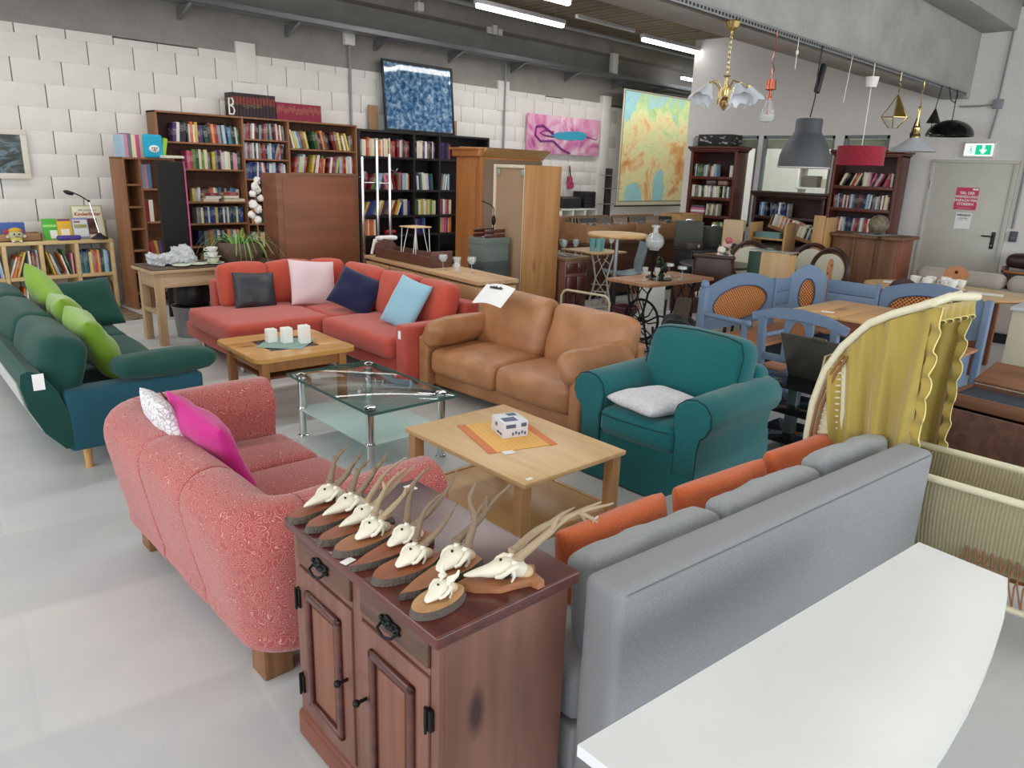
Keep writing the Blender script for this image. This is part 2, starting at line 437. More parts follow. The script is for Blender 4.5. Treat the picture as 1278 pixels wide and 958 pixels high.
# steel door with frame, lever handle and notices
d = struct('door_1', MB().rb(X-.012, 2.55, .0, X+.035, 3.52, 2.06, .003), M('cream_steel_door', 'c8c6ba', .45))
m_frame = M('door_frame_paint', 'c3c2b8', .5)
fr = MB(); fr.rb(X-.03, 2.492, 0, X+.06, 2.55, 2.06, .004); fr.rb(X-.03, 3.52, 0, X+.06, 3.568, 2.06, .004); fr.rb(X-.03, 2.492, 2.061, X+.06, 3.568, 2.098, .004)
part('door_frame', fr, m_frame, d)
h = MB(); h.rb(X-.022, 2.60, .93, X-.012, 2.65, 1.16, .003); h.cyl((X-.012, 2.625, 1.1), (X-.06, 2.625, 1.1), .011); h.tube([(X-.058, 2.625, 1.1), (X-.06, 2.65, 1.1), (X-.06, 2.76, 1.102)], .010)
part('door_handle', h, m_black, d)
part('lock_cylinder', MB().cyl((X-.03, 2.625, .98), (X-.012, 2.625, .98), .012), m_chrome, d)
part('hinge', MB().cyl((X-.03, 3.535, 1.7), (X-.03, 3.535, 1.82), .012), m_steel, d)
part('hinge', MB().cyl((X-.03, 3.535, .25), (X-.03, 3.535, .37), .012), m_steel, d)

def text(s, size, m, name='lettering', parent=None, ext=.0008, bold=0, align='CENTER'):
    cu = bpy.data.curves.new(name, 'FONT'); cu.body = s; cu.size = size; cu.align_x = align; cu.align_y = 'CENTER'; cu.extrude = ext; cu.offset = bold; cu.resolution_u = 2
    t = bpy.data.objects.new('tmp', cu); COL.objects.link(t)
    dg = bpy.context.evaluated_depsgraph_get(); me = bpy.data.meshes.new_from_object(t.evaluated_get(dg))
    bpy.data.objects.remove(t); me.materials.clear(); me.materials.append(m)
    o = bpy.data.objects.new(name, me); COL.objects.link(o)
    if parent: o.parent = parent
    return o
m_ink = M('dark_ink', '202225', .6)
m_white_ink = M('white_ink', 'f4f2f2', .6)
# pink poster: text is tilted 180/-90 so it reads from -X
def wallrot(o, loc, parent=None):
    o.location = loc; o.rotation_euler = (R(90), 0, R(-90))
p = thing('poster', 'pink printed notice taped to the cream steel door', 'poster', (X-.016, 3.045, 1.585))
part('sheet', MB().box(-.003, -.14, -.15, 0, .14, .15), M('pink_print', 'cf3a5c', .5), p)
part('badge', MB().box(-.004, -.13, .115, -.002, -.06, .14), m_white_ink, p)
for k, s in enumerate(('TEIL DER', 'WANDLUNG', 'EINFACH MAL', 'STÖBERN')):
    wallrot(text(s, .048, m_white_ink, parent=p, bold=.0012), (-.0045, 0, .075-.05*k))
wallrot(text('gemeinsam nachhaltig einkaufen', .013, m_white_ink, parent=p), (-.0045, 0, -.128))
p = thing('notice', 'small white paper notice below the pink poster on the door', 'notice', (X-.016, 3.035, 1.285))
part('sheet', MB().box(-.002, -.1, -.11, 0, .1, .11), m_paper, p)
wallrot(text('WIDADO', .04, m_ink, parent=p, bold=.001), (-.0035, 0, .075))
wallrot(text('Online Shop', .022, m_ink, parent=p), (-.0035, 0, .035))
part('rule', MB().box(-.003, -.08, .012, -.002, .08, .014), m_ink, p)

# emergency exit sign, gives off light
s_ = thing('exit_sign', 'lit green and white emergency exit sign above the steel door', 'exit sign', (X-.01, 3.0, 2.235))
part('housing', MB().rb(-.05, -.19, -.1, 0, .19, .1, .008), m_white, s_)
m_sw = M('sign_white_light', 'ffffff', .5, emit=('f0fffb', 1.3)); m_sg = M('sign_green_light', '00a070', .5, emit=('00b07a', .9))
part('light_panel', MB().box(-.054, -.17, -.075, -.049, .17, .075), m_sw, s_)
part('green_field', MB().box(-.057, -.15, -.065, -.053, .04, .065), m_sg, s_)
ar = MB(); ar.prism([(-.014, .06), (-.014, 0), (-.045, 0.0), (0, -.055), (.045, 0), (.014, 0), (.014, .06)], -.06, -.057, 'x'); ar.v = [v + Vector((0, -.055, 0)) for v in ar.v]
part('arrow', ar, m_sw, s_)
fg = MB(); fg.ball((-.058, .1, .045), .012, 8); fg.tube([(-.058, .1, .03), (-.058, .095, 0), (-.058, .075, -.03), (-.058, .095, -.055)], .008, 6); fg.tube([(-.058, .095, 0), (-.058, .115, -.03), (-.058, .135, -.035)], .007, 6); fg.tube([(-.058, .1, .022), (-.058, .075, .012)], .006, 6); fg.box(-.057, .146, -.065, -.053, .152, .065)
part('running_figure', fg, m_sg, s_)

m_grey_pl = M('grey_plastic', '8b8d90', .5)
mb = MB(); mb.cyl((X-.03, 2.22, 1.2), (X-.03, 2.22, 4.2), .014); mb.box(X-.035, 2.2, 1.2, X, 2.24, 1.24)
solo('conduit', MB().cyl((X-.03, 2.42, 1.22), (X-.03, 2.42, 2.6), .016, n=8), m_grey_pl, 'grey conduit running up beside the steel door', 'conduit')
s_ = thing('light_switch', 'dark grey light switch on the wall right of the steel door', 'light switch', (X-.002, 2.39, 1.12))
part('housing', MB().rb(-.05, -.045, -.07, 0, .045, .07, .008), M('switch_grey', '4c5058', .5), s_); part('rocker', MB().rb(-.058, -.025, -.045, -.045, .025, .0, .004), M('rocker_grey', '5c6068', .4), s_)
mb = MB(); mb.tube([(X-.03, 2.87, 4.1), (X-.03, 2.89, 3.0), (X-.03, 2.9, 2.82), (X-.03, 3.1, 2.80), (X-.03, 3.35, 2.8)], .013, 8); mb.tube([(X-.03, 2.87, 2.8), (X-.03, 2.91, 2.38)], .013, 8)
solo('conduit', mb, m_grey_pl, 'grey conduit bending under the concrete girder end on the white wall', 'conduit')
solo('junction_box', MB().rb(X-.055, 2.83, 2.76, X, 2.95, 2.88, .006), m_grey_pl, 'grey junction box on the white wall below the girder end', 'junction box')

# cable tray along the long wall, with brackets, sockets and conduits
t = thing('cable_tray', 'perforated galvanised cable tray along the long concrete wall', 'cable tray', (0, 9.78, 3.55))
mb = MB(); mb.box(-8, -.12, 0, 19, -.117, .07); mb.box(-8, -.12, 0, 19, .12, .004); mb.box(-8, .117, 0, 19, .12, .07)
part('trough', mb, m_steel, t)
bm_ = MB().prism([(-.12, -.005), (.26, -.005), (.26, -.16)], -.02, .02, 'x').mesh('bracket', m_steel)
for k in range(12):
    o = part('bracket', bm_, None, t); o.location = (2.7+1.45*k, 0, 0)
for k in range(3):
    part('cable', MB().tube([(-8+2.7*j, -.06+.05*k+.01*math.sin(j*1.7+k), .016+.004*math.sin(j+k)) for j in range(11)], .009, 6), m_black, t)
for (x_, z0, z1, lab) in ((6.58, 2.3, 3.40, 'grey conduit left of the blue framed picture'), (9.77, 2.1, 3.54, 'grey conduit left of the pink painting')):
    solo('conduit', MB().cyl((x_, 10.005, z0), (x_, 10.005, z1), .018, n=8), m_grey_pl, lab, 'conduit')
solo('junction_box', MB().rb(6.49, 9.97, 3.41, 6.66, 10.05, 3.58, .01), m_white, 'white junction box at the top of the conduit beside the blue picture', 'junction box')
sk = thing('socket_cluster', 'three small white boxes on the dark concrete above the tray', 'socket', (9.1, 9.78, 3.9))
for k in (0, .12, .24): part('socket', MB().rb(k, -.03, 0, k+.09, .02, .1 if k != .12 else .14, .006), m_white, sk)
u = solo('junction_box', MB().rb(12.4, 9.7, 3.62, 12.56, 9.8, 4.0, .01), m_white, 'tall white junction box above the tray left of the map', 'junction box')
solo('hanging_sensor', MB().rb(7.6, 9.7, 4.0, 7.72, 9.8, 4.12, .01).tube([(7.66, 9.75, 4.12), (7.66, 9.75, 4.28)], .008, 6), m_white, 'small white sensor box under the ceiling edge above the blue picture', 'sensor')

# fluorescent battens
m_tube = M('lit_tube', 'ffffff', .5, emit=('ffffff', 9.0)); m_batten = M('batten_body', 'cfd0d0', .5)
def batten(x, y, z, L, lab, dx=1):
    t = thing('ceiling_light', lab, 'ceiling light', (x, y, z), 0, 'fluorescent battens')
    del t['group']
    part('body', MB().rb(0, -.045, .02, L, .045, .08, .01), m_batten, t)
    part('diffuser', MB().rb(.02, -.04, -.03, L-.02, .04, .025, .03, 3), m_tube, t)
    
    for hx_ in (.2, L-.2): part('hanger', MB().cyl((hx_, 0, .08), (hx_, 0, 4.25-z), .005, n=6), m_steel, t)
    return t
batten(7.15, 7.92, 3.8, 1.75, 'lit fluorescent batten nearest the long wall, left one of the row')
batten(10.4, 7.6, 3.8, 1.75, 'lit fluorescent batten right of the first, close to the white wall corner')
batten(6.2, 6.85, 3.8, 1.6, 'lit fluorescent batten cut by the top edge of the photo')
batten(14.5, 9.5, 3.75, 1.6, 'small lit batten beyond the white wall corner above the map')
solo('light_trunking', MB().rb(2, 7.88, 3.9, 7.1, 7.94, 3.95, .004).rb(8.95, 7.7, 3.9, 10.35, 7.76, 3.95, .004), m_batten, 'grey trunking rail linking the fluorescent battens', 'rail')
solo('pipe', MB().cyl((4, 9.2, 4.12), (18, 9.2, 4.12), .035, n=10), m_grey_pl, 'grey pipe under the ceiling along the long wall', 'pipe')

# perforated lamp rail on the girder
rl = thing('lamp_rail', 'perforated steel rail along the concrete girder that carries the lamps', 'rail', (0, 3.2, 2.93))
part('channel', MB().box(3, -.0, -.03, 11.7, .05, -.026).box(3, 0, -.03, 11.7, .003, .025).box(3, .047, -.03, 11.7, .05, .025), m_steel, rl)
mb = MB()
for k in range(150): mb.box(4.2+.05*k, -.002, -.012, 4.226+.05*k, 0.0, .008)
part('slots', mb, m_black, rl, kind='stuff')
# ================================================================ FOREGROUND FURNITURE
m_side = WOOD('dark_stained_pine', '56342a', '85594a', 'z', .8, .42, (.12, .9), knots='38190f', coat=.1)
m_side_x = WOOD('dark_stained_pine_top', '3d1a18', '5e2b22', 'y', 1.0, .28, coat=.3)
m_side_dk = WOOD('smoky_pine', '3f3029', '6a4636', 'y', 1.5, .4)
m_iron = M('black_iron', '1b1c1e', .4, .6, bsc=80, bst=.3)

def sideboard():
    t = thing('sideboard', 'dark reddish pine sideboard with two doors, holding the mounted roe deer skulls', 'sideboard', (.913, 1.09, 0), -3.2)
    part('carcass', MB().rb(.025, .02, .09, .435, .737, .735, .004), m_side, t)
    part('top', MB().rb(-.008, 0, .735, .455, .757, .77, .007, 2), m_side_x, t)
    part('plinth', MB().rb(0, .0, 0, .45, .757, .105, .022, 3), WOOD('plinth_pine', '5c2a18', '7d4028', 'y', 1, .35), t)
    # face frame stiles and rails proud of the carcass
    fr = [(.0, .05, .1, .735), (.355, .402, .1, .735), (.707, .757, .1, .735)]
    for y0, y1, z0, z1 in fr: part('stile', MB().rb(.012, max(y0, .018), z0, .03, min(y1, .739), z1, .003), m_side, t)
    for z0, z1 in ((.632, .652), (.1, .118)):
        for a, b in ((.051, .354), (.403, .706)): part('rail', MB().rb(.012, a, z0, .03, b, z1, .002), m_side, t)
    for (a, b, kn) in ((.404, .705, .43), (.052, .353, .33)):
        dr = part('drawer', MB().rb(.004, a, .655, .028, b, .732, .004), m_side_dk, t)
        c = (a+b)/2
        pl = MB()
        pts = []
        for i in range(28):
            q = 2*math.pi*i/28; rr = 1+.22*math.cos(5*q)
            pts.append((c+.042*rr*math.cos(q), .695+.017*rr*math.sin(q)))
        pl.prism(pts, -.002, .004, 'x')
        for k in range(-3, 4): pl.ball((-.002, c+k*.012, .695+.006*math.cos(k*2)), .007, 8)
        part('drawer_pull', pl.tube([(0, c-.035, .69), (-.018, c-.03, .68), (-.022, c, .672), (-.018, c+.03, .68), (0, c+.035, .69)], .004, 6), m_iron, dr)
        dd = part('door', MB().rb(.006, a, .122, .028, b, .628, .004), m_side, t)
        # raised moulding ring and recessed field
        y0, y1, z0, z1 = a+.05, b-.05, .175, .575
        mo = MB()
        for (p, q, u, v) in ((y0, y0+.026, z0, z1), (y1-.026, y1, z0, z1), (y0, y1, z0, z0+.026), (y0, y1, z1-.026, z1)):
            mo.rb(-.008, p, u, .01, q, v, .008, 2)
        part('moulding', mo, m_side_x, dd)
        part('panel', MB().rb(-.001, y0+.04, z0+.04, .012, y1-.04, z1-.04, .008, 2), WOOD('door_panel_pine', '6b4334', '87543e', 'z', .8, .45, knots='3a211b'), dd)
        kb = MB(); kb.T = TR(0, 0, 0); kb.cyl((.01, kn, .4), (-.02, kn, .4), .005, n=8); kb.ball((-.026, kn, .4), .011, 10)
        part('knob', kb, m_iron, dd)
        hy = a+.002 if kn > c else b-.002
        hy = .052-.004 if b < .36 else .709
        for hz in (.52, .22):
            hg = MB(); hg.rb(-.001, hy-.014, hz-.03, .012, hy+.014, hz+.03, .002); hg.cyl((-.004, hy, hz-.036), (-.004, hy, hz+.036), .004, n=8)
            part('hinge', hg, m_iron, dd)
    part('price_label', MB().box(.385, .68, .7705, .415, .72, .7715), m_paper, t)
    return t
sideboard()

# ---------- roe deer trophies
m_bone = M('bleached_bone', 'e3ddca', .55, bsc=50, bst=.4)
m_bone2 = M('warm_bone', 'cbb58f', .6, bsc=70, bst=.4)
m_antler = M('antler', '7d6a53', .6, bsc=120, bst=.9, bd=.004)
m_antler2 = M('pale_antler', 'a08c70', .6, bsc=120, bst=.8, bd=.004)
m_bark = M('grey_bark', '5a5149', .95, bsc=90, bst=1, bd=.01)
def plaque_mat(c1, c2):
    return WOOD('plaque_wood', c1, c2, 'x', 2.5, .45)
m_plq = plaque_mat('7a4128', '9c5c3a'); m_plq2 = plaque_mat('a5784c', 'c39a6a'); m_plq3 = plaque_mat('8a5536', 'a8744c')
m_hole = M('dark_hollow', '221a15', .9)
def ell(a, b, n=28, p0=0, wob=0):
    return [((a+wob*math.sin(3*q+1))*math.cos(q), (b+wob*math.cos(2*q))*math.sin(q)) for q in [2*math.pi*i/n for i in range(n)]]
def trophy(x, y, rz, label, shape='oval', L=.115, Wd=.042, wood=None, sk=(0, 0), srz=0, sscale=1.0, ant=None, am=None, full=True):
    t = thing('antler_trophy', label, 'trophy', (x, y, .7712), rz, 'roe deer skulls on wooden plaques')
    del t['group']
    wood = wood or m_plq
    pl = MB()
    if shape == 'oval': out = ell(L, Wd)
    elif shape == 'log':
        out = [(-L*1.05, -.012), (-L*.8, -.03), (-L*.3, -.038), (L*.4, -.04), (L*.9, -.034), (L*1.0, 0), (L*.9, .034), (L*.3, .04), (-L*.4, .036), (-L*.85, .024), (-L*1.05, .006)]
    elif shape == 'point':
        out = [(-L*1.15, 0), (-L*.8, -.022), (-L*.3, -.036), (L*.5, -.042), (L*.95, -.03), (L, .01), (L*.8, .036), (0, .038), (-L*.6, .024)]
    else:
        out = [(-L*1.1, 0), (-L*.7, -.028), (-L*.1, -.044), (L*.35, -.034), (L*.7, -.03), (L*.85, -.05), (L*1.05, -.04), (L*.95, 0), (L*1.05, .04), (L*.85, .05), (L*.7, .03), (L*.35, .034), (-L*.1, .044), (-L*.7, .028)]
    n = len(out); h = .019
    # sloping cut: top face smaller than the bark-covered lower edge
    k = .93 if shape in ('oval', 'log') else .985
    vs = [(a, b, 0) for a, b in out] + [(a*k, b*k*.97, h) for a, b in out]
    pb = MB(); pb.m = 1 if shape in ('oval', 'log', 'point') else 0
    pb.add(vs, [(i, (i+1) % n, n+(i+1) % n, n+i) for i in range(n)] + [list(range(n))[::-1]])
    pb.m = 0; pb.add([(a*k, b*k*.97, h) for a, b in out], [list(range(n))])
    part('plaque', pb, [wood, m_bark], t, 30)
    # skull, nose towards -x
    T = TR(sk[0], sk[1], h, 0, 8, srz) @ Matrix.Scale(sscale, 4)
    st = [(-.078, .003, .001, .005), (-.066, .009, .001, .011), (-.048, .014, .001, .019), (-.028, .0195, .001, .027), (-.012, .0245, .002, .034), (.002, .028, .004, .040), (.016, .025, .006, .044), (.030, .023, .003, .044), (.044, .021, .003, .037), (.056, .012, .006, .026)]
    if not full: st = [(s[0]*.62 if s[0] < 0 else s[0], s[1]+.004*(s[0] < -.02), *s[2:]) for s in st]
    b = MB(T); vs = []; nn = 14
    for (xx, w, zl, zh) in st:
        for j in range(nn):
            q = 2*math.pi*j/nn; cz = (zl+zh)/2
            ww = w*(1 - .25*max(0, -math.sin(q)))
            vs.append((xx, ww*math.cos(q)*(1+.12*math.cos(3*q)), cz + (zh-zl)/2*math.sin(q)))
    N = len(st)
    b.add(vs, [(i*nn+j, i*nn+(j+1) % nn, (i+1)*nn+(j+1) % nn, (i+1)*nn+j) for i in range(N-1) for j in range(nn)] + [list(range(nn))[::-1], [(N-1)*nn+j for j in range(nn)]])
    for s_ in (-1, 1):
        b.tube([(.024, s_*.020, .036), (.012, s_*.029, .034), (.0, s_*.031, .026), (-.008, s_*.028, .016), (-.016, s_*.020, .010)], [.007, .006, .005, .005, .004], 8)   # orbit rim and cheek bone
        b.tube([(.014, s_*.029, .032), (.020, s_*.029, .018), (.018, s_*.026, .004)], [.0055, .0045, .003], 7)
        b.cyl((.020, s_*.013, .038), (.026, s_*.016, .052), .007, .006, 8)
    b.warp(.0032, 42, x*7+y)
    skp = part('skull', b, m_bone, t, 50)
    for s_ in (-1, 1):
        part('eye_socket', MB(T).ball((.005, s_*.0235, .0165), .0085, 10, (1.1, .5, .95)), m_hole, skp)
    part('screw', MB(T).cyl((-.004, .003, .036), (-.004, .003, .0405), .003, n=8), m_hole, skp)
    part('nape', MB(T).ball((.052, 0, .014), .018, 12, (1.1, 1.0, .8)), m_bone2, skp)
    for i, path in enumerate(ant or []):
        s_ = -1 if i % 2 == 0 else 1
        base = Vector((.026, s_*.016, .052))
        a = MB(T); main, tines = path
        pts = [base] + [base+Vector(p) for p in main]
        # subdivide smoothly
        sm = []
        for q in range(len(pts)-1):
            p0 = pts[max(q-1, 0)]; p1 = pts[q]; p2 = pts[q+1]; p3 = pts[min(q+2, len(pts)-1)]
            for k_ in range(5):
                u = k_/5; sm.append(.5*((2*p1)+(p2-p0)*u+(2*p0-5*p1+4*p2-p3)*u*u+(3*p1-p0-3*p2+p3)*u**3))
        sm.append(pts[-1]); N_ = len(sm)
        a.tube(sm, [.0098*(1-.78*(q/(N_-1))**1.2) for q in range(N_)], 8)
        for (at, vec) in tines:
            p = sm[int(at*(N_-1))]; v = Vector(vec)
            a.tube([p, p+v*.4+Vector((0, 0, .002)), p+v*.8], [.0068, .005, .0015], 7)
        a.T = T; a.lathe([(.003, .05), (.012, .05), (.013, .054), (.010, .058), (.004, .058)], 10, (base.x, base.y))
        a.warp(.002, 110)
        part('antler', a, am or m_antler, t, 60)
    return t
def A2(l1, l2, lean=.5, spread=.2, tin=True):
    """two antlers, each rising and leaning back"""
    o = []
    for s_, l in ((-1, l1*.78), (1, l2*.78)):
        o.append(([(l*.25*lean, s_*l*spread*.8, l*.33), (l*.55*lean, s_*l*spread*1.2, l*.68), (l*lean*1.0, s_*l*spread*.8, l)],
                  [(.55, (-l*.05, s_*.012, l*.24)), (.8, (l*.22, 0, l*.1))] if tin else []))
    return o
trophy(1.055, 1.812, -172+180+2, 'deer skull on the bark-edged plaque at the far end of the dark sideboard', 'log', .12, .04, m_plq, (.015, 0), 0, 1.05, A2(.115, .12, .8, .18))
trophy(1.062, 1.722, 4, 'deer skull with forked grey antlers, second plaque from the pink sofa end', 'log', .115, .04, m_plq, (.02, 0), 0, 1.05, A2(.14, .10, .75, .12))
trophy(1.058, 1.632, 3, 'deer skull half behind brown curved antlers, third plaque from the pink sofa end', 'log', .125, .04, m_plq, (.02, 0), 0, 1.02, A2(.13, .14, 1.25, .12, False), m_antler2)
trophy(1.035, 1.550, 3, 'deer skull with pale antlers on a light-rimmed oval slice at the label', 'oval', .108, .046, m_plq3, (.012, 0), 5, 1.0, A2(.15, .14, 1.15, .16), m_antler2, False)
trophy(1.06, 1.458, 3, 'deer skull with tall smooth antlers on a pointed plaque, mid sideboard', 'point', .125, .042, m_plq, (.03, .002), 2, 1.0, A2(.185, .17, .75, .26, False), m_antler, False)
trophy(1.03, 1.362, -2, 'deer skull with thin upright antlers on a thick dark oval slice', 'oval', .105, .05, m_plq, (.012, 0), 6, 1.0, A2(.125, .135, .9, .2, False), m_antler, False)
trophy(1.075, 1.275, 4, 'broad deer skull with rough twisted antlers on a pointed plaque', 'point', .125, .042, m_plq3, (.035, .0), 2, 1.1, [([(.01, -.004, .06), (.0, .01, .11), (.01, .005, .15)], [(.45, (.045, 0, .035))]), ([(.05, -.02, .05), (.075, -.03, .09), (.12, -.045, .13)], [(.5, (-.005, 0, .05))])], m_antler, False)
trophy(1.165, 1.16, -28, 'large skull with long forked antlers reaching over the grey cushion', 'shield', .1, .044, m_plq3, (.0, 0), 0, 1.2, [([(.06, .012, .05), (.11, .02, .09), (.19, .0, .13)], [(.45, (.01, 0, .04)), (.75, (.05, -.02, -.02))]), ([(.06, .03, .035), (.11, .035, .06), (.2, .04, .10)], [(.55, (.07, .02, .04)), (.8, (.03, 0, -.03))])], m_antler2)
trophy(.993, 1.192, 6, 'small skull without antlers on a pale oval slice at the near edge', 'oval', .084, .047, m_plq2, (.0, 0), 0, .85, [([(.008, -.012, .014), (.012, -.016, .03)], []), ([(.008, .012, .014), (.012, .016, .03)], [])], m_bone, False)
solo('price_tag', MB().box(-.018, -.012, 0, .018, .012, .0008), m_paper, 'white price label under the fourth trophy plaque', 'label', (.945, 1.503, .7712), 10)

# ---------- white boat shaped table top
def white_table():
    t = thing('white_table', 'white laminate table with a curved edge behind the grey daybed', 'table', (0, 0, 0))
    pts = [(.921, .697), (2.30, .526), (2.276, .385), (2.262, .288), (2.15, .265), (2.03, .246), (1.88, .231), (1.745, .221), (1.6, .214), (1.45, .213), (1.3, .217), (1.15, .226), (1.0, .24), (.905, .252)]
    n = len(pts); b = MB(); b.m = 0
    b.prism(pts, .714, .74)
    me = b
    part('table_top', me, M('white_laminate', 'd9dcdc', .28, bsc=3), t)
    for x in (1.0, 2.1):
        l = MB(); l.rb(x-.03, .3, 0, x+.03, .62, .03, .01); l.rb(x-.025, .43, .03, x+.025, .49, .71, .006)
        part('leg', l, M('dark_leg', '33363c', .4, .3), t)
    part('crossbar', MB().rb(1.025, .445, .62, 2.075, .475, .68, .004), M('dark_bar', '33363c', .4, .3), t)
white_table()

# ---------- grey daybed
m_grey = FAB('grey_linen', '7e8184', '949698', .9, 300, .4, .15, .05, (1, 6, 1))
m_grey2 = FAB('grey_cushion', '8b9194', '9ea3a5', .9, 300, .5, .2, .07)
m_orange = FAB('orange_cotton', 'bf5c34', 'd06f44', .9, 240, .4, .2, .08)
def daybed():
    t = thing('daybed', 'grey upholstered daybed seen from behind its flat high back', 'sofa', (1.372, .938, 0), -6.6)
    b = MB().rb(0, 0, .07, 1.80, .135, .755, .028, 3, 6, (0, .006, .003)); b.warp(.002, 5)
    part('backrest', b, m_grey, t)
    sm = MB(); sm.tube([(.03, -.003, .742), (1.765, -.003, .742)], .0022, 6); part('seam', sm, M('seam_grey', '7f8385', .9), t)
    part('base', MB().rb(.01, .14, .07, 1.79, .80, .24, .02, 2), m_grey, t)
    part('seat', MB().rb(.01, .145, .245, 1.80, .82, .42, .04, 3, 6, (0, 0, .01)).warp(.003, 4), m_grey, t)
    for x in (.08, 1.7):
        for y in (.06, .74): part('leg', MB().cyl((x, y, 0), (x, y, .07), .02, .024), m_black, t)
daybed()
def cushion(name, label, w, h, th, loc, tilt, rz, m, seed=0, cat='cushion', roll=0, pinch=.05, wr=.008, edge=.5, group=None, n=14):
    """upright pillow: local x = width, local y = up before tilt"""
    b = MB().pillow(w, h, th, n, pinch, seed, .004, wr, edge)
    o = part(name, b, m, None, 70)
    mt = Matrix.Translation(loc) @ Matrix.Rotation(R(rz), 4, 'Z') @ Matrix.Rotation(R(tilt), 4, 'X') @ Matrix.Rotation(R(roll), 4, 'Z')
    o.matrix_world = mt
    return tag(o, label, cat, group)
# bolster-like grey back cushions (box cushions) leaning on the back
def boxcush(label, x, y, z, w, h, th, rz, tilt, m, seed):
    b = MB().rb(-w/2, -th/2, -h/2, w/2, th/2, h/2, .03, 2, 12, (.004, .012, .012)).warp(.012, 8, seed).warp(.006, 19, seed+3)
    p = MB(); 
    o = part('back_cushion', b, m, None, 70); o.matrix_world = Matrix.Translation((x, y, z)) @ Matrix.Rotation(R(rz), 4, 'Z') @ Matrix.Rotation(R(tilt), 4, 'X')
    return tag(o, label, 'cushion')
boxcush('grey back cushion nearest the dark sideboard on the daybed', 1.80, 1.125, .555, .60, .30, .12, -6.6, -12, m_grey2, 1)
boxcush('middle grey back cushion on the daybed', 2.42, 1.05, .56, .57, .30, .12, -6.6, -12, m_grey2, 5)
boxcush('grey back cushion at the yellow curtain end of the daybed', 2.99, .985, .58, .50, .31, .12, -6.6, -12, m_grey2, 9)
def orange(label, x, y, z, w, rz, seed):
    o = cushion('orange_cushion', label, w, .34, .125, (x, y, z), 80, rz, m_orange, seed, wr=.012, pinch=.02, edge=.34)
    return o
o = orange('orange cushion with white print beside the antlers on the daybed', 1.905, 1.335, .49, .52, -5, 3)
orange('middle orange cushion, end folded, behind the second grey cushion', 2.50, 1.265, .49, .54, -7, 11)
orange('orange cushion at the far end of the daybed near the yellow curtain', 3.08, 1.195, .505, .54, -7, 17)
# small white printed motif on the first
solo('bow_print', MB().tube([(-.014, 0, 0), (-.004, .004, .007), (0, 0, 0), (.012, -.004, .008), (.016, 0, -.002), (0, 0, 0), (-.006, -.002, -.012)], .0025, 6), m_white, 'white thread bow on the orange cushion by the antlers', 'bow', (1.80, 1.36, .665), -7)

# ---------- pink scroll sofa
def scroll_mat():
    m, nt, b = newmat('pink_scroll_fabric')
    n = nd(nt, 'ShaderNodeTexNoise'); n.inputs['Scale'].default_value = 14; n.inputs['Detail'].default_value = 1
    co = coords(nt); nt.links.new(co, n.inputs['Vector'])
    ad = nd(nt, 'ShaderNodeMix', data_type='RGBA', blend_type='LINEAR_LIGHT'); ad.inputs[0].default_value = .03
    nt.links.new(co, ad.inputs[6]); nt.links.new(n.outputs['Color'], ad.inputs[7])
    v = nd(nt, 'ShaderNodeTexVoronoi'); v.inputs['Scale'].default_value = 40; nt.links.new(ad.outputs[2], v.inputs['Vector'])
    ml = nd(nt, 'ShaderNodeMath', operation='MULTIPLY'); ml.inputs[1].default_value = 4.2; nt.links.new(v.outputs['Distance'], ml.inputs[0])
    fr_ = nd(nt, 'ShaderNodeMath', operation='FRACT'); nt.links.new(ml.outputs[0], fr_.inputs[0])
    c = ramp(nt, fr_.outputs[0], [(.0, 'a64a48'), (.40, 'a84b49'), (.48, 'd0988a'), (.55, 'd0988a'), (.64, 'a24745')])
    n2 = nd(nt, 'ShaderNodeTexNoise'); n2.inputs['Scale'].default_value = 3; nt.links.new(co, n2.inputs['Vector'])
    h = nd(nt, 'ShaderNodeHueSaturation'); mr = nd(nt, 'ShaderNodeMapRange'); mr.inputs['To Min'].default_value = .85; mr.inputs['To Max'].default_value = 1.12
    nt.links.new(n2.outputs[0], mr.inputs[0]); nt.links.new(mr.outputs[0], h.inputs['Value']); nt.links.new(c, h.inputs['Color']); nt.links.new(h.outputs[0], b.inputs['Base Color'])
    b.inputs['Roughness'].default_value = .85; b.inputs['Sheen Weight'].default_value = .3
    bump(nt, b, fr_.outputs[0], .15, .001); return m
m_scroll = scroll_mat()
m_bean = WOOD('honey_wood_leg', '6f4a2c', '926640', 'z', 1, .5)
def arcpath(hx, hy, r, yfront, n=8):
    """U path, open towards -y: from (+hx,yfront) back, around, to (-hx,yfront)"""
    P = []
    for i in range(9): P.append(((hx, yfront+(hy-r-yfront)*i/8), (1, 0)))
    for i in range(1, n+1):
        q = math.pi/2*i/n; P.append(((hx-r+r*math.cos(q), hy-r+r*math.sin(q)), (math.cos(q), math.sin(q))))
    for i in range(1, 17): P.append(((hx-r-(2*hx-2*r)*i/16, hy), (0, 1)))
    for i in range(1, n+1):
        q = math.pi/2+math.pi/2*i/n; P.append(((-hx+r+r*math.cos(q), hy-r+r*math.sin(q)), (math.cos(q), math.sin(q))))
    for i in range(1, 9): P.append(((-hx, hy-r-(hy-r-yfront)*i/8), (-1, 0)))
    return P
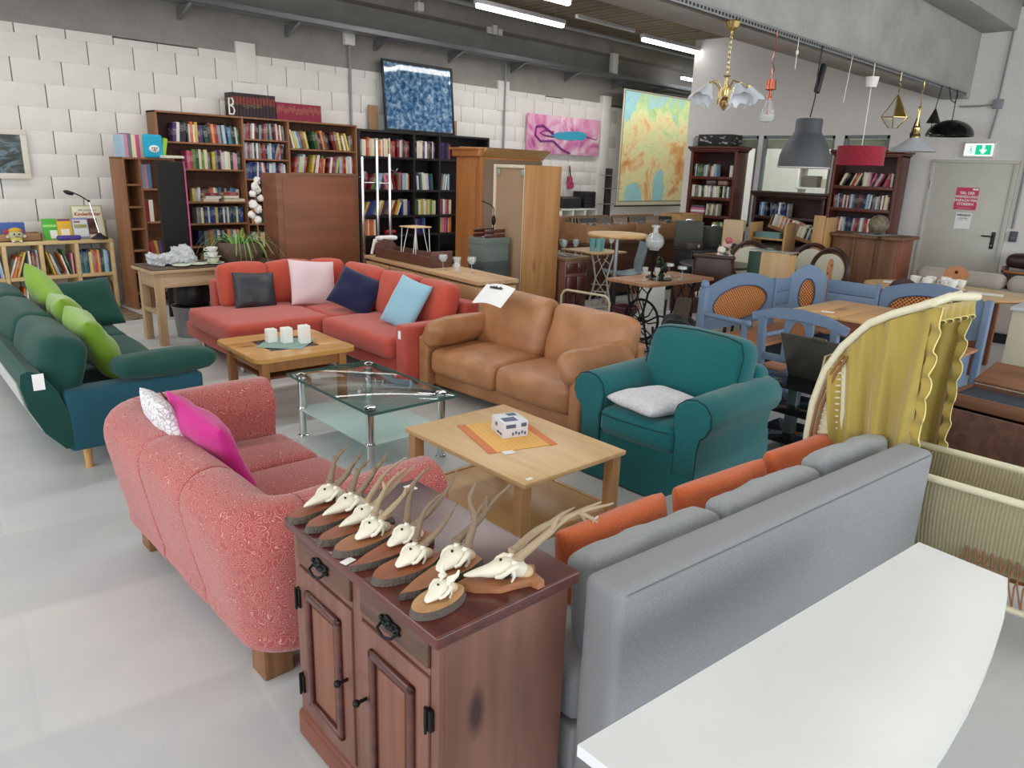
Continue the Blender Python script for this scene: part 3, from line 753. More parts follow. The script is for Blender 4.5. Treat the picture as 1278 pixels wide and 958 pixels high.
def pink_sofa():
    t = thing('pink_sofa', 'red-pink scroll patterned sofa with rolled back and arms, left of the sideboard', 'sofa', (1.345, 2.80, 0), 88)
    P = arcpath(.70, .31, .12, -.37)
    prof = [(-.09, .2), (-.085, .44), (-.11, .55), (-.105, .62), (-.06, .675), (.0, .695), (.07, .68), (.115, .63), (.125, .56), (.11, .46), (.085, .32), (.06, .2), (.05, .13), (-.08, .13)]
    # refine the profile
    pr = []
    for i in range(len(prof)):
        a, b_ = Vector(prof[i-1]), Vector(prof[i]); c, d_ = Vector(prof[(i+1) % len(prof)]), Vector(prof[(i+2) % len(prof)])
        for u in (0, .5):
            q = .5*((2*b_)+(c-a)*u+(2*a-5*b_+4*c-d_)*u*u+(3*b_-a-3*c+d_)*u**3); pr.append((q.x, q.y))
    cuts = [0, 12, 20, 25, 30, len(P)-1]
    names = ['arm', 'back_corner', 'back_section', 'back_section', 'arm']
    cuts = [0, 11, 22, 28, 40, len(P)-1]
    for k in range(5):
        seg = P[cuts[k]:cuts[k+1]+1]
        if len(seg) < 2: continue
        # densify ends so the section is rounded into the seam
        sc = [1]*len(seg)
        ext = [seg[0]] + seg + [seg[-1]]
        def mix(a, b_, u): return ((a[0][0]*(1-u)+b_[0][0]*u, a[0][1]*(1-u)+b_[0][1]*u), a[1])
        s0 = mix(seg[0], seg[1], .10); s1 = mix(seg[-1], seg[-2], .10)
        e0 = mix(seg[0], seg[1], .02); e1 = mix(seg[-1], seg[-2], .02)
        pth = [e0, mix(seg[0], seg[1], .05), mix(seg[0], seg[1], .3)] + seg[1:-1] + [mix(seg[-1], seg[-2], .3), mix(seg[-1], seg[-2], .05), e1]
        scale = [.955, .985, 1] + [1]*(len(seg)-2) + [1, .985, .955]
        b = MB().sweep(pth, pr, scale); b.warp(.006, 4, k)
        part(names[k], b, m_scroll, t, 60)
    part('base', MB().rb(-.66, -.36, .13, .66, .3, .27, .03, 3, 4).warp(.003, 4), m_scroll, t)
    for x0, x1 in ((-.61, -.205), (-.2, .2), (.205, .61)):
        part('seat_cushion', MB().rb(x0, -.40, .26, x1, .22, .42, .045, 3, 6, (.0, .015, .018)).warp(.004, 5, x0), m_scroll, t)
    for x in (-.62, .57):
        for y in (.27, -.3): part('foot', MB().rb(x-.05, y-.055, 0, x+.055, y+.055, .135, .006), m_bean, t)
pink_sofa()
m_magenta = FAB('magenta_cotton', 'b40f74', 'c81886', .85, 240, .4, .3, .08)
cushion('magenta_cushion', 'bright magenta cushion tilted against the back of the pink sofa', .44, .40, .11, (1.175, 2.86, .635), 66, 90, m_magenta, 5, roll=8, wr=.012)
def print_mat():
    m, nt, b = newmat('white_cushion_black_print')
    v = nd(nt, 'ShaderNodeTexVoronoi', feature='DISTANCE_TO_EDGE'); v.inputs['Scale'].default_value = 45; nt.links.new(coords(nt), v.inputs['Vector'])
    c = ramp(nt, v.outputs['Distance'], [(.0, '9c9aa0'), (.12, 'ece9ea')])
    nt.links.new(c, b.inputs['Base Color']); b.inputs['Roughness'].default_value = .9; return m
o = cushion('printed_cushion', 'white cushion with black swallow print behind the magenta one', .40, .40, .10, (1.125, 3.10, .635), 64, 84, print_mat(), 8, roll=-6)
for (px, py) in ((-.05, .12), (.10, .135)):
    b = MB(); b.prism([(px-.03, py), (px-.005, py+.006), (px+.035, py+.022), (px+.005, py-.004), (px+.03, py-.022), (px-.004, py-.008), (px-.03, py-.018)], (.05, .056)[0], .056)
    part('swallow_print', b, m_ink, o)

# ---------- glass coffee table
m_glass = GLASS('clear_green_glass', (.90, .97, .95)); m_edge = GLASS('glass_edge', (.25, .42, .38), .1, .3, (.15, .3, .27))
m_frost = GLASS('frosted_glass', (.72, .86, .84), .3, .45, (.70, .84, .83))
def glass_table():
    t = thing('glass_coffee_table', 'glass coffee table with chrome tube legs and frosted lower shelf', 'coffee table', (2.60, 3.825, 0), -3)
    hx, hy = .31, .52
    part('glass_top', MB().rb(-hx, -hy, .408, hx, hy, .42, .002), m_glass, t)
    e = MB()
    for a in ((-hx, -hy-.002, hx, -hy+.004), (-hx, hy-.004, hx, hy+.002), (-hx-.002, -hy, -hx+.004, hy), (hx-.004, -hy, hx+.002, hy)): e.box(a[0], a[1], .4065, a[2], a[3], .4215)
    part('polished_edge', e, m_edge, t)
    part('glass_shelf', MB().rb(-hx+.03, -hy+.07, .19, hx-.03, hy-.07, .198, .002), m_frost, t)
    for x in (-hx+.055, hx-.055):
        for y in (-hy+.095, hy-.095):
            l = part('leg', MB().cyl((x, y, .012), (x, y, .402), .024, n=20).lathe([(.034, 0), (.034, .008), (.026, .014)], 20, (x, y)), m_chrome, t)
            part('clamp', MB().lathe([(.034, .395), (.034, .406), (.03, .4065)], 20, (x, y)).lathe([(.034, .4215), (.034, .43), (.012, .438)], 20, (x, y)), m_chrome, l)
            part('shelf_collar', MB().lathe([(.0265, .18), (.03, .186), (.03, .202), (.0265, .208)], 20, (x, y)), m_chrome, l)
glass_table()

# ---------- beech coffee table
m_beech = WOOD('beech_veneer', 'c9a36f', 'd9b886', 'y', .7, .35, bst=.05)
m_beech_z = WOOD('beech_leg', 'b98a5a', 'cfa372', 'z', .8, .4, bst=.05)
def beech_table():
    t = thing('beech_coffee_table', 'pale beech coffee table with lower shelf, white boxed gadget on top', 'coffee table', (2.545, 2.477, 0), -3.2)
    hx, hy = .345, .462
    part('table_top', MB().rb(-hx, -hy, .425, hx, hy, .45, .005, 2), m_beech, t)
    part('shelf', MB().rb(-hx+.04, -hy+.05, .125, hx-.04, hy-.05, .145, .003), m_beech, t)
    for x in (-hx+.04, hx-.04):
        for y in (-hy+.05, hy-.05):
            part('leg', MB().prism([(x-.028, y-.028), (x+.028, y-.028), (x+.028, y+.028), (x-.028, y+.028)], 0, .425), m_beech_z, t)
    for y in (-hy+.05, hy-.05): part('shelf_rail', MB().rb(-hx+.068, y-.012, .105, hx-.068, y+.012, .15, .003), m_beech_z, t)
    for x in (-hx+.04, hx-.04): part('shelf_rail', MB().rb(x-.012, -hy+.08, .105, x+.012, hy-.08, .15, .003), m_beech, t)
    part('price_label', MB().box(-hx+.045, -hy+.025, .4502, -hx+.08, -hy+.045, .451), m_paper, t)
beech_table()
def stripe_mat():
    m, nt, b = newmat('striped_placemat')
    w = nd(nt, 'ShaderNodeTexWave'); w.inputs['Scale'].default_value = 12; nt.links.new(coords(nt), w.inputs['Vector'])
    c = ramp(nt, w.outputs[0], [(.2, 'e9b563'), (.5, 'f3cf86'), (.8, 'e8ab5a')])
    nt.links.new(c, b.inputs['Base Color']); b.inputs['Roughness'].default_value = .8; return m
pm = thing('placemat', 'yellow and orange striped placemat lying skewed on the beech table', 'placemat', (2.555, 2.535, .4505), -20)
part('cloth', MB().rb(-.165, -.21, 0, .165, .21, .003, .001), stripe_mat(), pm)
for s_ in (-1, 1): part('border', MB().rb(s_*.165-.022, -.212, .0005, s_*.165+.022, .212, .0038, .001), M('salmon_border', 'd98457', .8), pm)
part('care_label', MB().box(-.12, -.25, .001, -.06, -.205, .002), m_paper, pm)
bx = thing('gadget_box', 'small white cardboard gadget box standing on the striped placemat', 'box', (2.585, 2.54, .4545), -20)
part('carton', MB().rb(-.07, -.075, 0, .07, .075, .085, .003), M('white_carton', 'dfe2ea', .5), bx)
pb = MB(); pb.box(-.055, -.06, .0852, .02, .0, .0858); pb.box(.0, .02, .0852, .05, .06, .0858); pb.box(-.0708, .0, .045, -.0702, .022, .065); 
for k in range(5): pb.box(-.02+.017*k, -.0758, .012+.006*(k % 2), -.01+.017*k, -.0752, .028+.006*(k % 2))
pb.box(-.055, -.0758, .052, .0, -.0752, .072); pb.box(.03, -.0758, .055, .06, -.0752, .075)
part('printed_panels', pb, M('blue_grey_print', '5a6484', .6), bx)
o = text('LED Mini', .016, m_ink, parent=bx); o.location = (-.0712, -.03, .02); o.rotation_euler = (R(90), 0, R(-90))

# ---------- pine coffee table with tile inlay and candles
m_pine = WOOD('amber_pine', 'b5813f', 'cf9c56', 'x', .8, .35, knots='6b3d1d', coat=.2)
m_pine_z = WOOD('amber_pine_leg', '96633a', 'b17a44', 'z', .8, .4)
def pine_table():
    t = thing('pine_coffee_table', 'amber knotty pine coffee table with dark tile inlay and three candles', 'coffee table', (2.68, 5.03, 0), -4)
    H, h = .39, .19
    def rr(a, r=.07, n=5):
        o = []
        for cx_, cy_, q0 in ((a-r, a-r, 0), (-a+r, a-r, 90), (-a+r, -a+r, 180), (a-r, -a+r, 270)):
            for i in range(n+1):
                q = R(q0+90*i/n); o.append((cx_+r*math.cos(q), cy_+r*math.sin(q)))
        return o
    for (x0, y0, x1, y1, nm) in ((-H+.0, -h, -h, h, 'board'), (h, -h, H, h, 'board')):
        part('top_board', MB().rb(x0, y0, .42, x1, y1, .45, .005), m_pine, t)
    for s_ in (-1, 1):
        pts = [(-H, s_*h), (H, s_*h)] + [(p[0], p[1]) for p in (rr(H) if s_ > 0 else rr(H)) if p[1]*s_ > h+.001]
        import math as _m
        cx_, cy_ = 0, s_*(H+h)/2
        pts = sorted(pts, key=lambda p: _m.atan2(p[1]-cy_, p[0]-cx_))
        part('top_board', MB().prism(pts, .42, .45), m_pine, t)
    m_tile = M('dark_glazed_tile', '33302e', .2, bsc=9)
    for i in (0, 1):
        for j in (0, 1):
            part('tile', MB().rb(-h+.004+i*h, -h+.004+j*h, .43, -h+i*h+h-.004, -h+j*h+h-.004, .447, .002), m_tile, t)
    part('inlay_bed', MB().box(-h, -h, .418, h, h, .431), M('grout', '77716a', .9), t)
    for x in (-.3, .3):
        for y in (-.3, .3): part('leg', MB().rb(x-.03, y-.03, 0, x+.03, y+.03, .42, .01, 2), m_pine_z, t)
    for y in (-.3, .3): part('apron', MB().rb(-.27, y-.012, .33, .27, y+.012, .42, .003), m_pine_z, t)
    part('shelf', MB().rb(-.29, -.29, .27, .29, .29, .285, .003), WOOD('brown_shelf', '6d4026', '875433', 'x', .8, .5), t)
    for x in (-.3, .3): part('apron', MB().rb(x-.012, -.27, .33, x+.012, .27, .42, .003), m_pine_z, t)
pine_table()
m_napkin = FAB('sage_napkin', '7d9a92', '8da9a0', .9, 200, .3, .1)
np_ = solo('napkin', MB().box(-.17, -.17, 0, .17, .17, .003), m_napkin, 'sage green cloth spread diagonally under the candles on the pine table', 'napkin', (2.68, 5.02, .4505), 42)
m_wax = M('white_wax', 'f1f0ea', .5); m_wax.node_tree.nodes['Principled BSDF'].inputs['Subsurface Weight'].default_value = .0
for (x, y, hh, lab) in ((2.61, 5.115, .10, 'shortest square white candle, left on the pine table'), (2.69, 5.03, .115, 'middle square white candle on the pine table'), (2.79, 4.945, .135, 'tallest square white candle, right on the pine table')):
    c = thing('candle', lab, 'candle', (x, y, .4536), -6)
    part('wax_block', MB().rb(-.036, -.036, 0, .036, .036, hh, .004, 2), m_wax, c); part('wick', MB().cyl((0, 0, hh), (.002, 0, hh+.008), .0012, n=6), m_ink, c)
# ================================================================ MIDDLE GROUND
def VELV(name, c): return FAB(name, c, c, .8, 120, .25, .12, .16)
m_green = VELV('dark_green_velvet', '15443c'); m_teal = VELV('petrol_velvet', '1f4f5e'); m_lime = FAB('lime_cotton', '6d9420', '7ba22c', .8, 240, .4, .4, .12)
m_greyback = FAB('pale_grey_backing', 'b5b6b2', 'c4c4c0', .9, 200, .2, .1)
def green_sofa():
    t = thing('green_sofa', 'long dark green velvet sofa with pale grey rear panel at the left edge', 'sofa', (1.52, 5.80, 0), 86)
    L = 1.33
    def prof(pts, x0, x1, n=6):
        b = MB(); k = len(pts); vs = []; fs = []
        for i in range(n+1):
            x = x0+(x1-x0)*i/n
            for y, z in pts: vs.append((x, y, z))
        fs = [(i*k+j, i*k+(j+1) % k, (i+1)*k+(j+1) % k, (i+1)*k+j) for i in range(n) for j in range(k)] + [list(range(k))[::-1], [n*k+j for j in range(k)]]
        return b.add(vs, fs)
    shell = [(.30, .15), (.40, .17), (.49, .28), (.55, .42), (.575, .56), (.565, .625), (.53, .64), (.47, .62), (.40, .50), (.34, .30)]
    part('back_shell', prof(shell, -L, L, 2), m_green, t, 40)
    part('rear_panel', prof([(.405, .168), (.498, .28), (.558, .42), (.582, .56), (.57, .56), (.545, .42), (.48, .28), (.395, .175)], -L+.09, L-.09, 2), m_greyback, t, 40)
    part('base', MB().rb(-L+.02, -.36, .15, L-.02, .36, .27, .03, 2), m_green, t)
    for s_ in (-1, 1):
        x = s_*(L-.07)
        part('arm', MB().rb(x-.07, -.38, .14, x+.07, .38, .50, .025, 3, 5, (.006, 0, 0)).warp(.003, 5), m_teal if s_ < 0 else m_green, t)
    for k in range(3):
        x0 = -L+.15+k*.79
        part('seat_cushion', MB().rb(x0, -.40, .26, x0+.785, .30, .42, .05, 3, 7, (0, .01, .02)).warp(.005, 5, k), m_green, t)
    for k in range(3):
        x0 = -L+.06+k*.83
        b = MB(TR(x0+.41, .36, .595, 14)); b.rb(-.412, -.115, -.19, .412, .115, .19, .075, 4, 8, (.0, .02, .015)); b.T = Matrix(); b.warp(.01, 4, k*3)
        part('back_cushion', b, m_green, t, 70)
    part('price_tag', MB(TR(-L-.004, .485, .575, 0, 0, 0)).box(-.002, -.025, -.045, .002, .03, .045), m_paper, t)
    for x in (-L+.1, L-.1):
        for y in (.28, -.3):
            part('leg', MB().cyl((x, y, .02), (x, y, .15), .02, .026).lathe([(.022, 0), (.022, .02)], 12, (x, y)), WOOD('oak_leg', 'b98a55', 'cfa066', 'z'), t)
green_sofa()
o = MB().rb(-.29, -.10, -.055, .29, .10, .055, .055, 3, 8, (.02, .02, .03)).warp(.012, 6, 2)
solo('bolster', o, m_green, 'dark green bolster lying on the near arm of the green sofa', 'cushion', (1.62, 4.54, .575), 0)
cushion('lime_cushion', 'lime green cushion nearest, leaning on the back of the green sofa', .46, .42, .17, (1.365, 4.98, .645), 66, 86, m_lime, 21, roll=4, wr=.012, n=20)
cushion('lime_cushion', 'middle lime green cushion on the green sofa', .46, .42, .17, (1.41, 5.55, .665), 66, 86, m_lime, 22, roll=-4, wr=.012, n=20)
cushion('lime_cushion', 'farthest lime green cushion, peaking up in front of the low shelf', .46, .44, .17, (1.46, 6.22, .71), 66, 84, m_lime, 23, roll=30, wr=.012, n=20)
cushion('green_cushion', 'dark green square cushion at the far end of the green sofa', .50, .42, .15, (1.78, 6.60, .60), 58, 4, m_green, 24, roll=3, wr=.012)

# ---------- red corner sofa
m_red = FAB('coral_red_weave', 'ad4436', 'c0574a', .9, 220, .5, .25, .08)
m_red2 = FAB('coral_red_cushion', 'b04534', 'c35845', .9, 220, .5, .25, .12)
def red_sofa():
    t = thing('corner_sofa', 'coral red L-shaped corner sofa holding four scatter cushions', 'corner sofa', (2.64, 5.86, 0), -3.2)
    part('base', MB().rb(.04, .03, .13, 1.74, 1.22, .28, .03, 2), m_red, t)
    part('base', MB().rb(.88, -1.12, .13, 1.74, .03, .28, .03, 2), m_red, t)
    b = MB().rb(-.02, -.01, .27, .93, .98, .44, .05, 3, 8, (0, 0, .015)).warp(.004, 4); part('seat_cushion', b, m_red, t, 60)
    part('seat_cushion', MB().rb(.80, -1.115, .27, 1.52, -.015, .44, .05, 3, 8, (.01, 0, .02)).warp(.004, 4, 3), m_red, t, 60)
    part('corner_cushion', MB().rb(.935, .0, .27, 1.5, .98, .435, .04, 3, 6, (0, 0, .01)).warp(.004, 4, 5), m_red, t, 60)
    part('back_frame', MB().rb(.28, 1.05, .2, 1.74, 1.22, .66, .03, 3, 4), m_red, t)
    part('back_frame', MB().rb(1.57, -1.12, .2, 1.74, 1.05, .66, .03, 3, 4), m_red, t)
    part('arm', MB().rb(.86, -1.27, .12, 1.74, -1.125, .56, .03, 3, 5, (0, 0, .006)).warp(.003, 4), m_red, t)
    def bc(x, y, w, rz, tilt, s_, z=.62):
        b = MB(TR(x, y, z, tilt, 0, rz)); b.rb(-w/2, -.085, -.20, w/2, .085, .20, .06, 3, 8, (.01, .03, .02)); b.T = Matrix(); b.warp(.010, 5, s_)
        part('back_cushion', b, m_red2, t, 70)
    bc(.50, .93, .46, 0, -14, 1); bc(.98, .93, .50, 0, -14, 2); bc(1.33, .84, .36, -30, -12, 3)
    bc(1.45, .30, .66, -90, -14, 4); bc(1.45, -.34, .60, -90, -14, 5); bc(1.45, -.87, .44, -90, -14, 6)
    for (x, y) in ((.12, .12), (.12, 1.0), (1.0, -1.15), (1.66, -1.15), (1.66, 1.1), (.9, .1)):
        part('leg', MB().cyl((x, y, 0), (x, y, .13), .017, n=12), m_chrome, t)
    part('price_tag', MB(TR(.858, -1.2, .50)).box(-.003, -.018, -.045, 0, .018, .02), m_paper, t)
red_sofa()
cushion('black_cushion', 'black satin cushion on the left end of the red corner sofa', .40, .34, .12, (3.21, 6.56, .595), 72, -3, M('black_satin', '30343a', .45, bsc=20, bst=.2), 31, roll=-4, wr=.014)
cushion('pink_cushion', 'pale pink fringed cushion in the middle of the red corner sofa', .46, .44, .12, (3.74, 6.42, .64), 70, -6, FAB('pale_pink_cotton', 'd3bcc0', 'e2cdd0', .9, 200, .4, .3, .05), 32, roll=-6)
cushion('navy_cushion', 'navy blue cushion slumped in the corner of the red sofa', .44, .38, .12, (3.86, 5.86, .62), 60, -48, FAB('navy_cotton', '161a3c', '1d2249', .9, 200, .4, .3), 33, roll=-22, wr=.016)
cushion('light_blue_cushion', 'light blue cushion standing near the right arm of the red sofa', .36, .44, .11, (3.80, 5.02, .64), 62, -78, FAB('light_blue_cotton', '87b3c6', '98c0d0', .9, 200, .4, .3, .05), 34, roll=-12)

# ---------- tan leather sofa
def leather(name, c1, c2):
    m, nt, b = newmat(name)
    n = nd(nt, 'ShaderNodeTexNoise'); n.inputs['Scale'].default_value = 5; n.inputs['Detail'].default_value = 6; nt.links.new(coords(nt), n.inputs['Vector'])
    nt.links.new(ramp(nt, n.outputs[0], [(.3, c1), (.7, c2)]), b.inputs['Base Color']); b.inputs['Roughness'].default_value = .42
    v = nd(nt, 'ShaderNodeTexVoronoi'); v.inputs['Scale'].default_value = 220; nt.links.new(coords(nt), v.inputs['Vector'])
    ad = nd(nt, 'ShaderNodeMath', operation='MULTIPLY_ADD'); ad.inputs[1].default_value = .12; nt.links.new(v.outputs['Distance'], ad.inputs[0]); nt.links.new(n.outputs[0], ad.inputs[2])
    bump(nt, b, ad.outputs[0], .5, .012); return m
m_tan = leather('tan_leather', '9a6840', 'b88259')
def tan_sofa():
    t = thing('leather_sofa', 'tan leather two-seater sofa with soft arm pillows and a paper sheet on top', 'sofa', (3.985, 3.72, 0), -89)
    for s_ in (-1, 1):
        part('side_panel', MB().rb(s_*.775-.055, -.42, .045, s_*.775+.055, .36, .49, .03, 3, 5).warp(.002, 6), m_tan, t)
        b = MB(TR(s_*.71, -.10, .515, 0, s_*-34, s_*-3)); b.rb(-.075, -.33, -.12, .075, .33, .12, .07, 4, 8, (.025, .02, .01)); b.T = Matrix(); b.warp(.012, 6, s_*3)
        part('arm_pillow', b, m_tan, t, 70)
    part('base', MB().rb(-.72, -.34, .09, .72, .36, .22, .02, 2), m_tan, t)
    for k in (-1, 1):
        part('seat_cushion', MB().rb(min(0, k*.715)+.004, -.40, .19, max(0, k*.715)-.004, .24, .40, .06, 4, 8, (0, .03, .02)).warp(.008, 5, k*5), m_tan, t, 70)
        b = MB(TR(k*.375, .24, .565-.012*k, -16)); b.rb(-.375, -.10, -.24, .375, .10, .24, .085, 4, 9, (.0, .03, .012)); b.T = Matrix(); b.warp(.014, 5, k*7)
        part('back_cushion', b, m_tan, t, 70)
    part('back_frame', MB().rb(-.76, .31, .1, .76, .40, .60, .03, 2), m_tan, t)
    for x in (-.72, .72):
        for y in (-.34, .3): part('foot', MB().cyl((x, y, 0), (x, y, .09), .02), m_black, t)
tan_sofa()
pp = MB().grid(lambda u, v: (-.105+.21*u, -.15+.30*v, .028*math.sin(math.pi*min(1, v*1.1))), 4, 10, (0, 0, .0012))
pp_o = solo('paper_sheet', pp, m_paper, 'white printed sheet draped over the back of the tan leather sofa', 'paper', rot=(R(0), R(-38), R(4)), loc=(3.945, 4.10, .822))
tx = text('widado', .045, m_ink, parent=pp_o, bold=.002); tx.location = (.06, .0, .031); tx.rotation_euler = (0, R(0), R(-90))

# ---------- green armchair
m_ekt = FAB('turquoise_green_cotton', '125a5e', '1b6c6f', .9, 260, .4, .25, .08)
m_pipe = M('dark_piping', '0a3534', .9)
def armchair():
    t = thing('armchair', 'dark turquoise slipcovered armchair with rolled arms and a white seat pad', 'armchair', (3.74, 2.265, 0), -90)
    skirt = MB(); n = 10
    def ring(z, ex, ey): 
        o = []
        for i in range(4*n):
            s_, k = divmod(i, n); u = k/n*2-1
            p = [(u*ex, -ey), (ex, u*ey), (-u*ex, ey), (-ex, -u*ey)][s_]
            o.append((p[0]+.004*math.sin(i*2.1)*(z < .1), p[1]+.01+.004*math.cos(i*1.7)*(z < .1), z))
        return o
    vs = ring(.012, .405, .43)+ring(.15, .395, .425)+ring(.30, .385, .42); N = 4*n
    skirt.add(vs, [(r_*N+i, r_*N+(i+1) % N, (r_+1)*N+(i+1) % N, (r_+1)*N+i) for r_ in (0, 1) for i in range(N)] + [list(range(N))[::-1], [2*N+i for i in range(N)]])
    part('skirt', skirt, m_ekt, t, 40)
    for s_ in (-1, 1):
        # arm: front outline extruded along y
        out = [(.255, .20), (.258, .40), (.245, .46), (.238, .53), (.255, .59), (.305, .63), (.365, .64), (.42, .622), (.458, .575), (.462, .51), (.44, .46), (.405, .43), (.392, .36), (.39, .20)]
        b = MB(); k = len(out); vs = []
        ys = [-.425, -.41, -.2, .0, .2, .38, .405]; sc = [.93, 1, 1, 1, 1, 1, .93]
        for y, q in zip(ys, sc):
            for x, z in out: vs.append((s_*(.355+(x-.355)*q), y, .48+(z-.48)*q))
        b.add(vs, [(i*k+j, i*k+(j+1) % k, (i+1)*k+(j+1) % k, (i+1)*k+j) for i in range(len(ys)-1) for j in range(k)] + [list(range(k))[::-1], [(len(ys)-1)*k+j for j in range(k)]])
        b.warp(.003, 6, s_)
        ar = part('arm', b, m_ekt, t, 50)
        part('piping', MB().tube([(s_*x, -.414, z) for x, z in out], .0035, 6), m_pipe, ar)
    part('seat_cushion', MB().rb(-.262, -.43, .29, .262, .24, .455, .05, 4, 8, (0, .03, .02)).warp(.004, 5), m_ekt, t, 70)
    part('piping', MB().tube([(-.24+.48*i/10, -.452-.026*math.sin(math.pi*i/10)**.5, .428) for i in range(11)], .0035, 6), m_pipe, t)
    part('back_frame', MB().rb(-.36, .27, .25, .36, .43, .70, .06, 3, 4).warp(.004, 4), m_ekt, t)
    b = MB(TR(0, .20, .64, -14)); b.rb(-.335, -.11, -.24, .335, .09, .22, .08, 4, 10, (.01, .04, .02)); b.T = Matrix(); b.warp(.007, 5, 2)
    part('back_cushion', b, m_ekt, t, 70)
    T = TR(0, .20, .64, -14)
    part('piping', MB(T).tube([(-.315, -.10, -.18), (-.318, -.10, .12), (-.29, -.10, .19), (-.2, -.105, .212), (0, -.11, .222), (.2, -.105, .212), (.29, -.10, .19), (.318, -.10, .12), (.315, -.10, -.18)], .0038, 6), m_pipe, t)
armchair()
cu = MB().pillow(.41, .37, .095, 16, .02, 41, .006, .006, .42)
solo('seat_pad', cu, FAB('white_dotted_cotton', 'c9c9d0', 'dcdce0', .9, 60, .3, .2), 'white speckled flat cushion lying on the turquoise armchair seat', 'cushion', (3.50, 2.27, .515), -12)

# ---------- rattan bassinet with yellow canopy
m_cream = M('cream_painted_cane', 'd9d3b6', .45, bsc=40, bst=.2)
m_cane = M('brown_cane', '8c5f3c', .6, bsc=60, bst=.4)
def wicker():
    m, nt, b = newmat('woven_wicker')
    w = nd(nt, 'ShaderNodeTexWave', bands_direction='Y'); w.inputs['Scale'].default_value = 22; w.inputs['Distortion'].default_value = .6; nt.links.new(coords(nt), w.inputs['Vector'])
    w2 = nd(nt, 'ShaderNodeTexWave', bands_direction='Z'); w2.inputs['Scale'].default_value = 60; nt.links.new(coords(nt), w2.inputs['Vector'])
    mu = nd(nt, 'ShaderNodeMath', operation='MULTIPLY'); nt.links.new(w.outputs[0], mu.inputs[0]); nt.links.new(w2.outputs[0], mu.inputs[1])
    nt.links.new(ramp(nt, mu.outputs[0], [(.0, '9c9172'), (.5, 'cbc19d')]), b.inputs['Base Color']); b.inputs['Roughness'].default_value = .6
    bump(nt, b, mu.outputs[0], .7, .006); return m
m_wick = wicker()
m_yel = FAB('mustard_voile', 'a38d42', 'af9a4e', .8, 420, .3, .5, .08)
m_yel2 = M('yellow_ruffle_edge', 'e3d68c', .8)
def bassinet():
    t = thing('bassinet', 'cream rattan bassinet with mustard yellow canopy curtain beside the daybed', 'bassinet', (3.46, .45, 0), 0)
    # local: x across (-.22 near .. +.22 far), y along; head at +y
    hx = .205; y0, y1 = -.75, .72
    for s_ in (-1, 1):
        part('top_rail', MB().tube([(s_*hx, y0+.15, .60), (s_*hx, 0, .60), (s_*hx, .4, .605), (s_*(hx-.01), .78, .62)], .016, 10), m_cream, t)
        b = MB()
        b.grid(lambda u, v, s_=s_: (s_*(hx-.01-.09*v*v), y0+.15+(1.4)*u, .59-.34*v*(1-.25*(2*u-1)**4)), 20, 8, (-s_*.008, 0, 0))
        part('wicker_side', b, m_wick, t)
        br = MB()
        for k in range(3): br.tube([(s_*(hx-.01-.09*((.60-z)/.34)**2)+s_*.006, y, z) for y, z in [(-.60+.012*k, .58), (-.5+.012*k, .40), (-.33, .29-.012*k), (-.05, .25-.012*k), (.5, .25-.012*k)]], .005, 6)
        part('braided_trim', br, m_cane, t)
        ls = MB()
        for k in range(26):
            y = -.62+.03*k; ls.tube([(s_*(hx-.06), y, .34-.0*k), (s_*(hx-.02), y-.02, .25), (s_*(hx+.0), y-.05, .17)], .0035, 5)
            ls.tube([(s_*(hx-.06), y, .34), (s_*(hx-.02), y+.02, .25), (s_*(hx+.0), y+.01, .17)], .0035, 5)
        part('open_lattice', ls, m_cane, t, kind='stuff')
        part('lower_rail', MB().tube([(s_*(hx+.01), -.72, .165), (s_*(hx+.01), .7, .165)], .013, 8), m_cream, t)
    part('wicker_floor', MB().rb(-.12, y0+.2, .25, .12, .7, .265, .004), m_wick, t)
    part('foot_end', MB().grid(lambda u, v: ((.19-.08*v)*(2*u-1), y0+.15-.03*math.sin(math.pi*u), .59-.33*v), 10, 8, (0, .008, 0)), m_wick, t)
    for sx in (-1, 1):
        for (ya, yb) in ((-.55, -.70), (.55, .66)):
            part('leg', MB().tube([(sx*.15, ya, .27), (sx*.20, yb, .0)], .017, 8), m_cream, t)
    # hood frame: two side arcs joined by a front bar
    arc = [(.815, .30), (.83, .66), (.826, .80), (.795, .957), (.736, 1.079), (.643, 1.195), (.555, 1.25), (.42, 1.315)]
    for s_ in (-1, 1):
        part('hood_arc', MB().tube([(s_*hx, y, z) for y, z in arc], .017, 10), m_cream, t)
        part('hood_wrap', MB().tube([(s_*hx, arc[i][0]-.0, arc[i][1]) for i in (3, 4)], .0195, 10), m_cane, t) if 0 else None
        wr_ = MB()
        for k in range(5): wr_.lathe([(.017, -.004), (.022, -.002), (.022, .002), (.017, .004)], 10)
        hp = MB()
        for k in range(2):
            hp.tube([(s_*(hx+.008), .80-.02*k, .45), (s_*(hx+.01), .812-.02*k, .66), (s_*(hx+.01), .80-.02*k, .80), (s_*(hx+.01), .765-.02*k, .95), (s_*(hx+.008), .725-.02*k, 1.04)], .006, 6)
        part('cane_braid', hp, m_cane, t)
    part('front_bar', MB().tube([(-hx, .42, 1.315), (-hx*.3, .40, 1.33), (hx, .36, 1.31)], .0175, 10), m_cream, t)
    part('head_panel', MB().grid(lambda u, v: (hx*(2*u-1), .80+.02*math.sin(math.pi*v), .27+.75*v), 8, 12, (0, .008, 0)), m_wick, t)
    for s_ in (-1, 1): part('side_fan', MB().grid(lambda u, v, s_=s_: (s_*(hx-.004), .815-.15*u*(1-.5*v)-.07*v*v, .45+.56*v), 6, 14, (-s_*.004, 0, 0)), m_cream, t)
    sl = MB()
    for k in range(22):
        z = .42+.028*k; sl.tube([(-hx-.004, .81-.002*k, z), (-hx-.004, .68+.002*k, z+.01)], .004, 5)
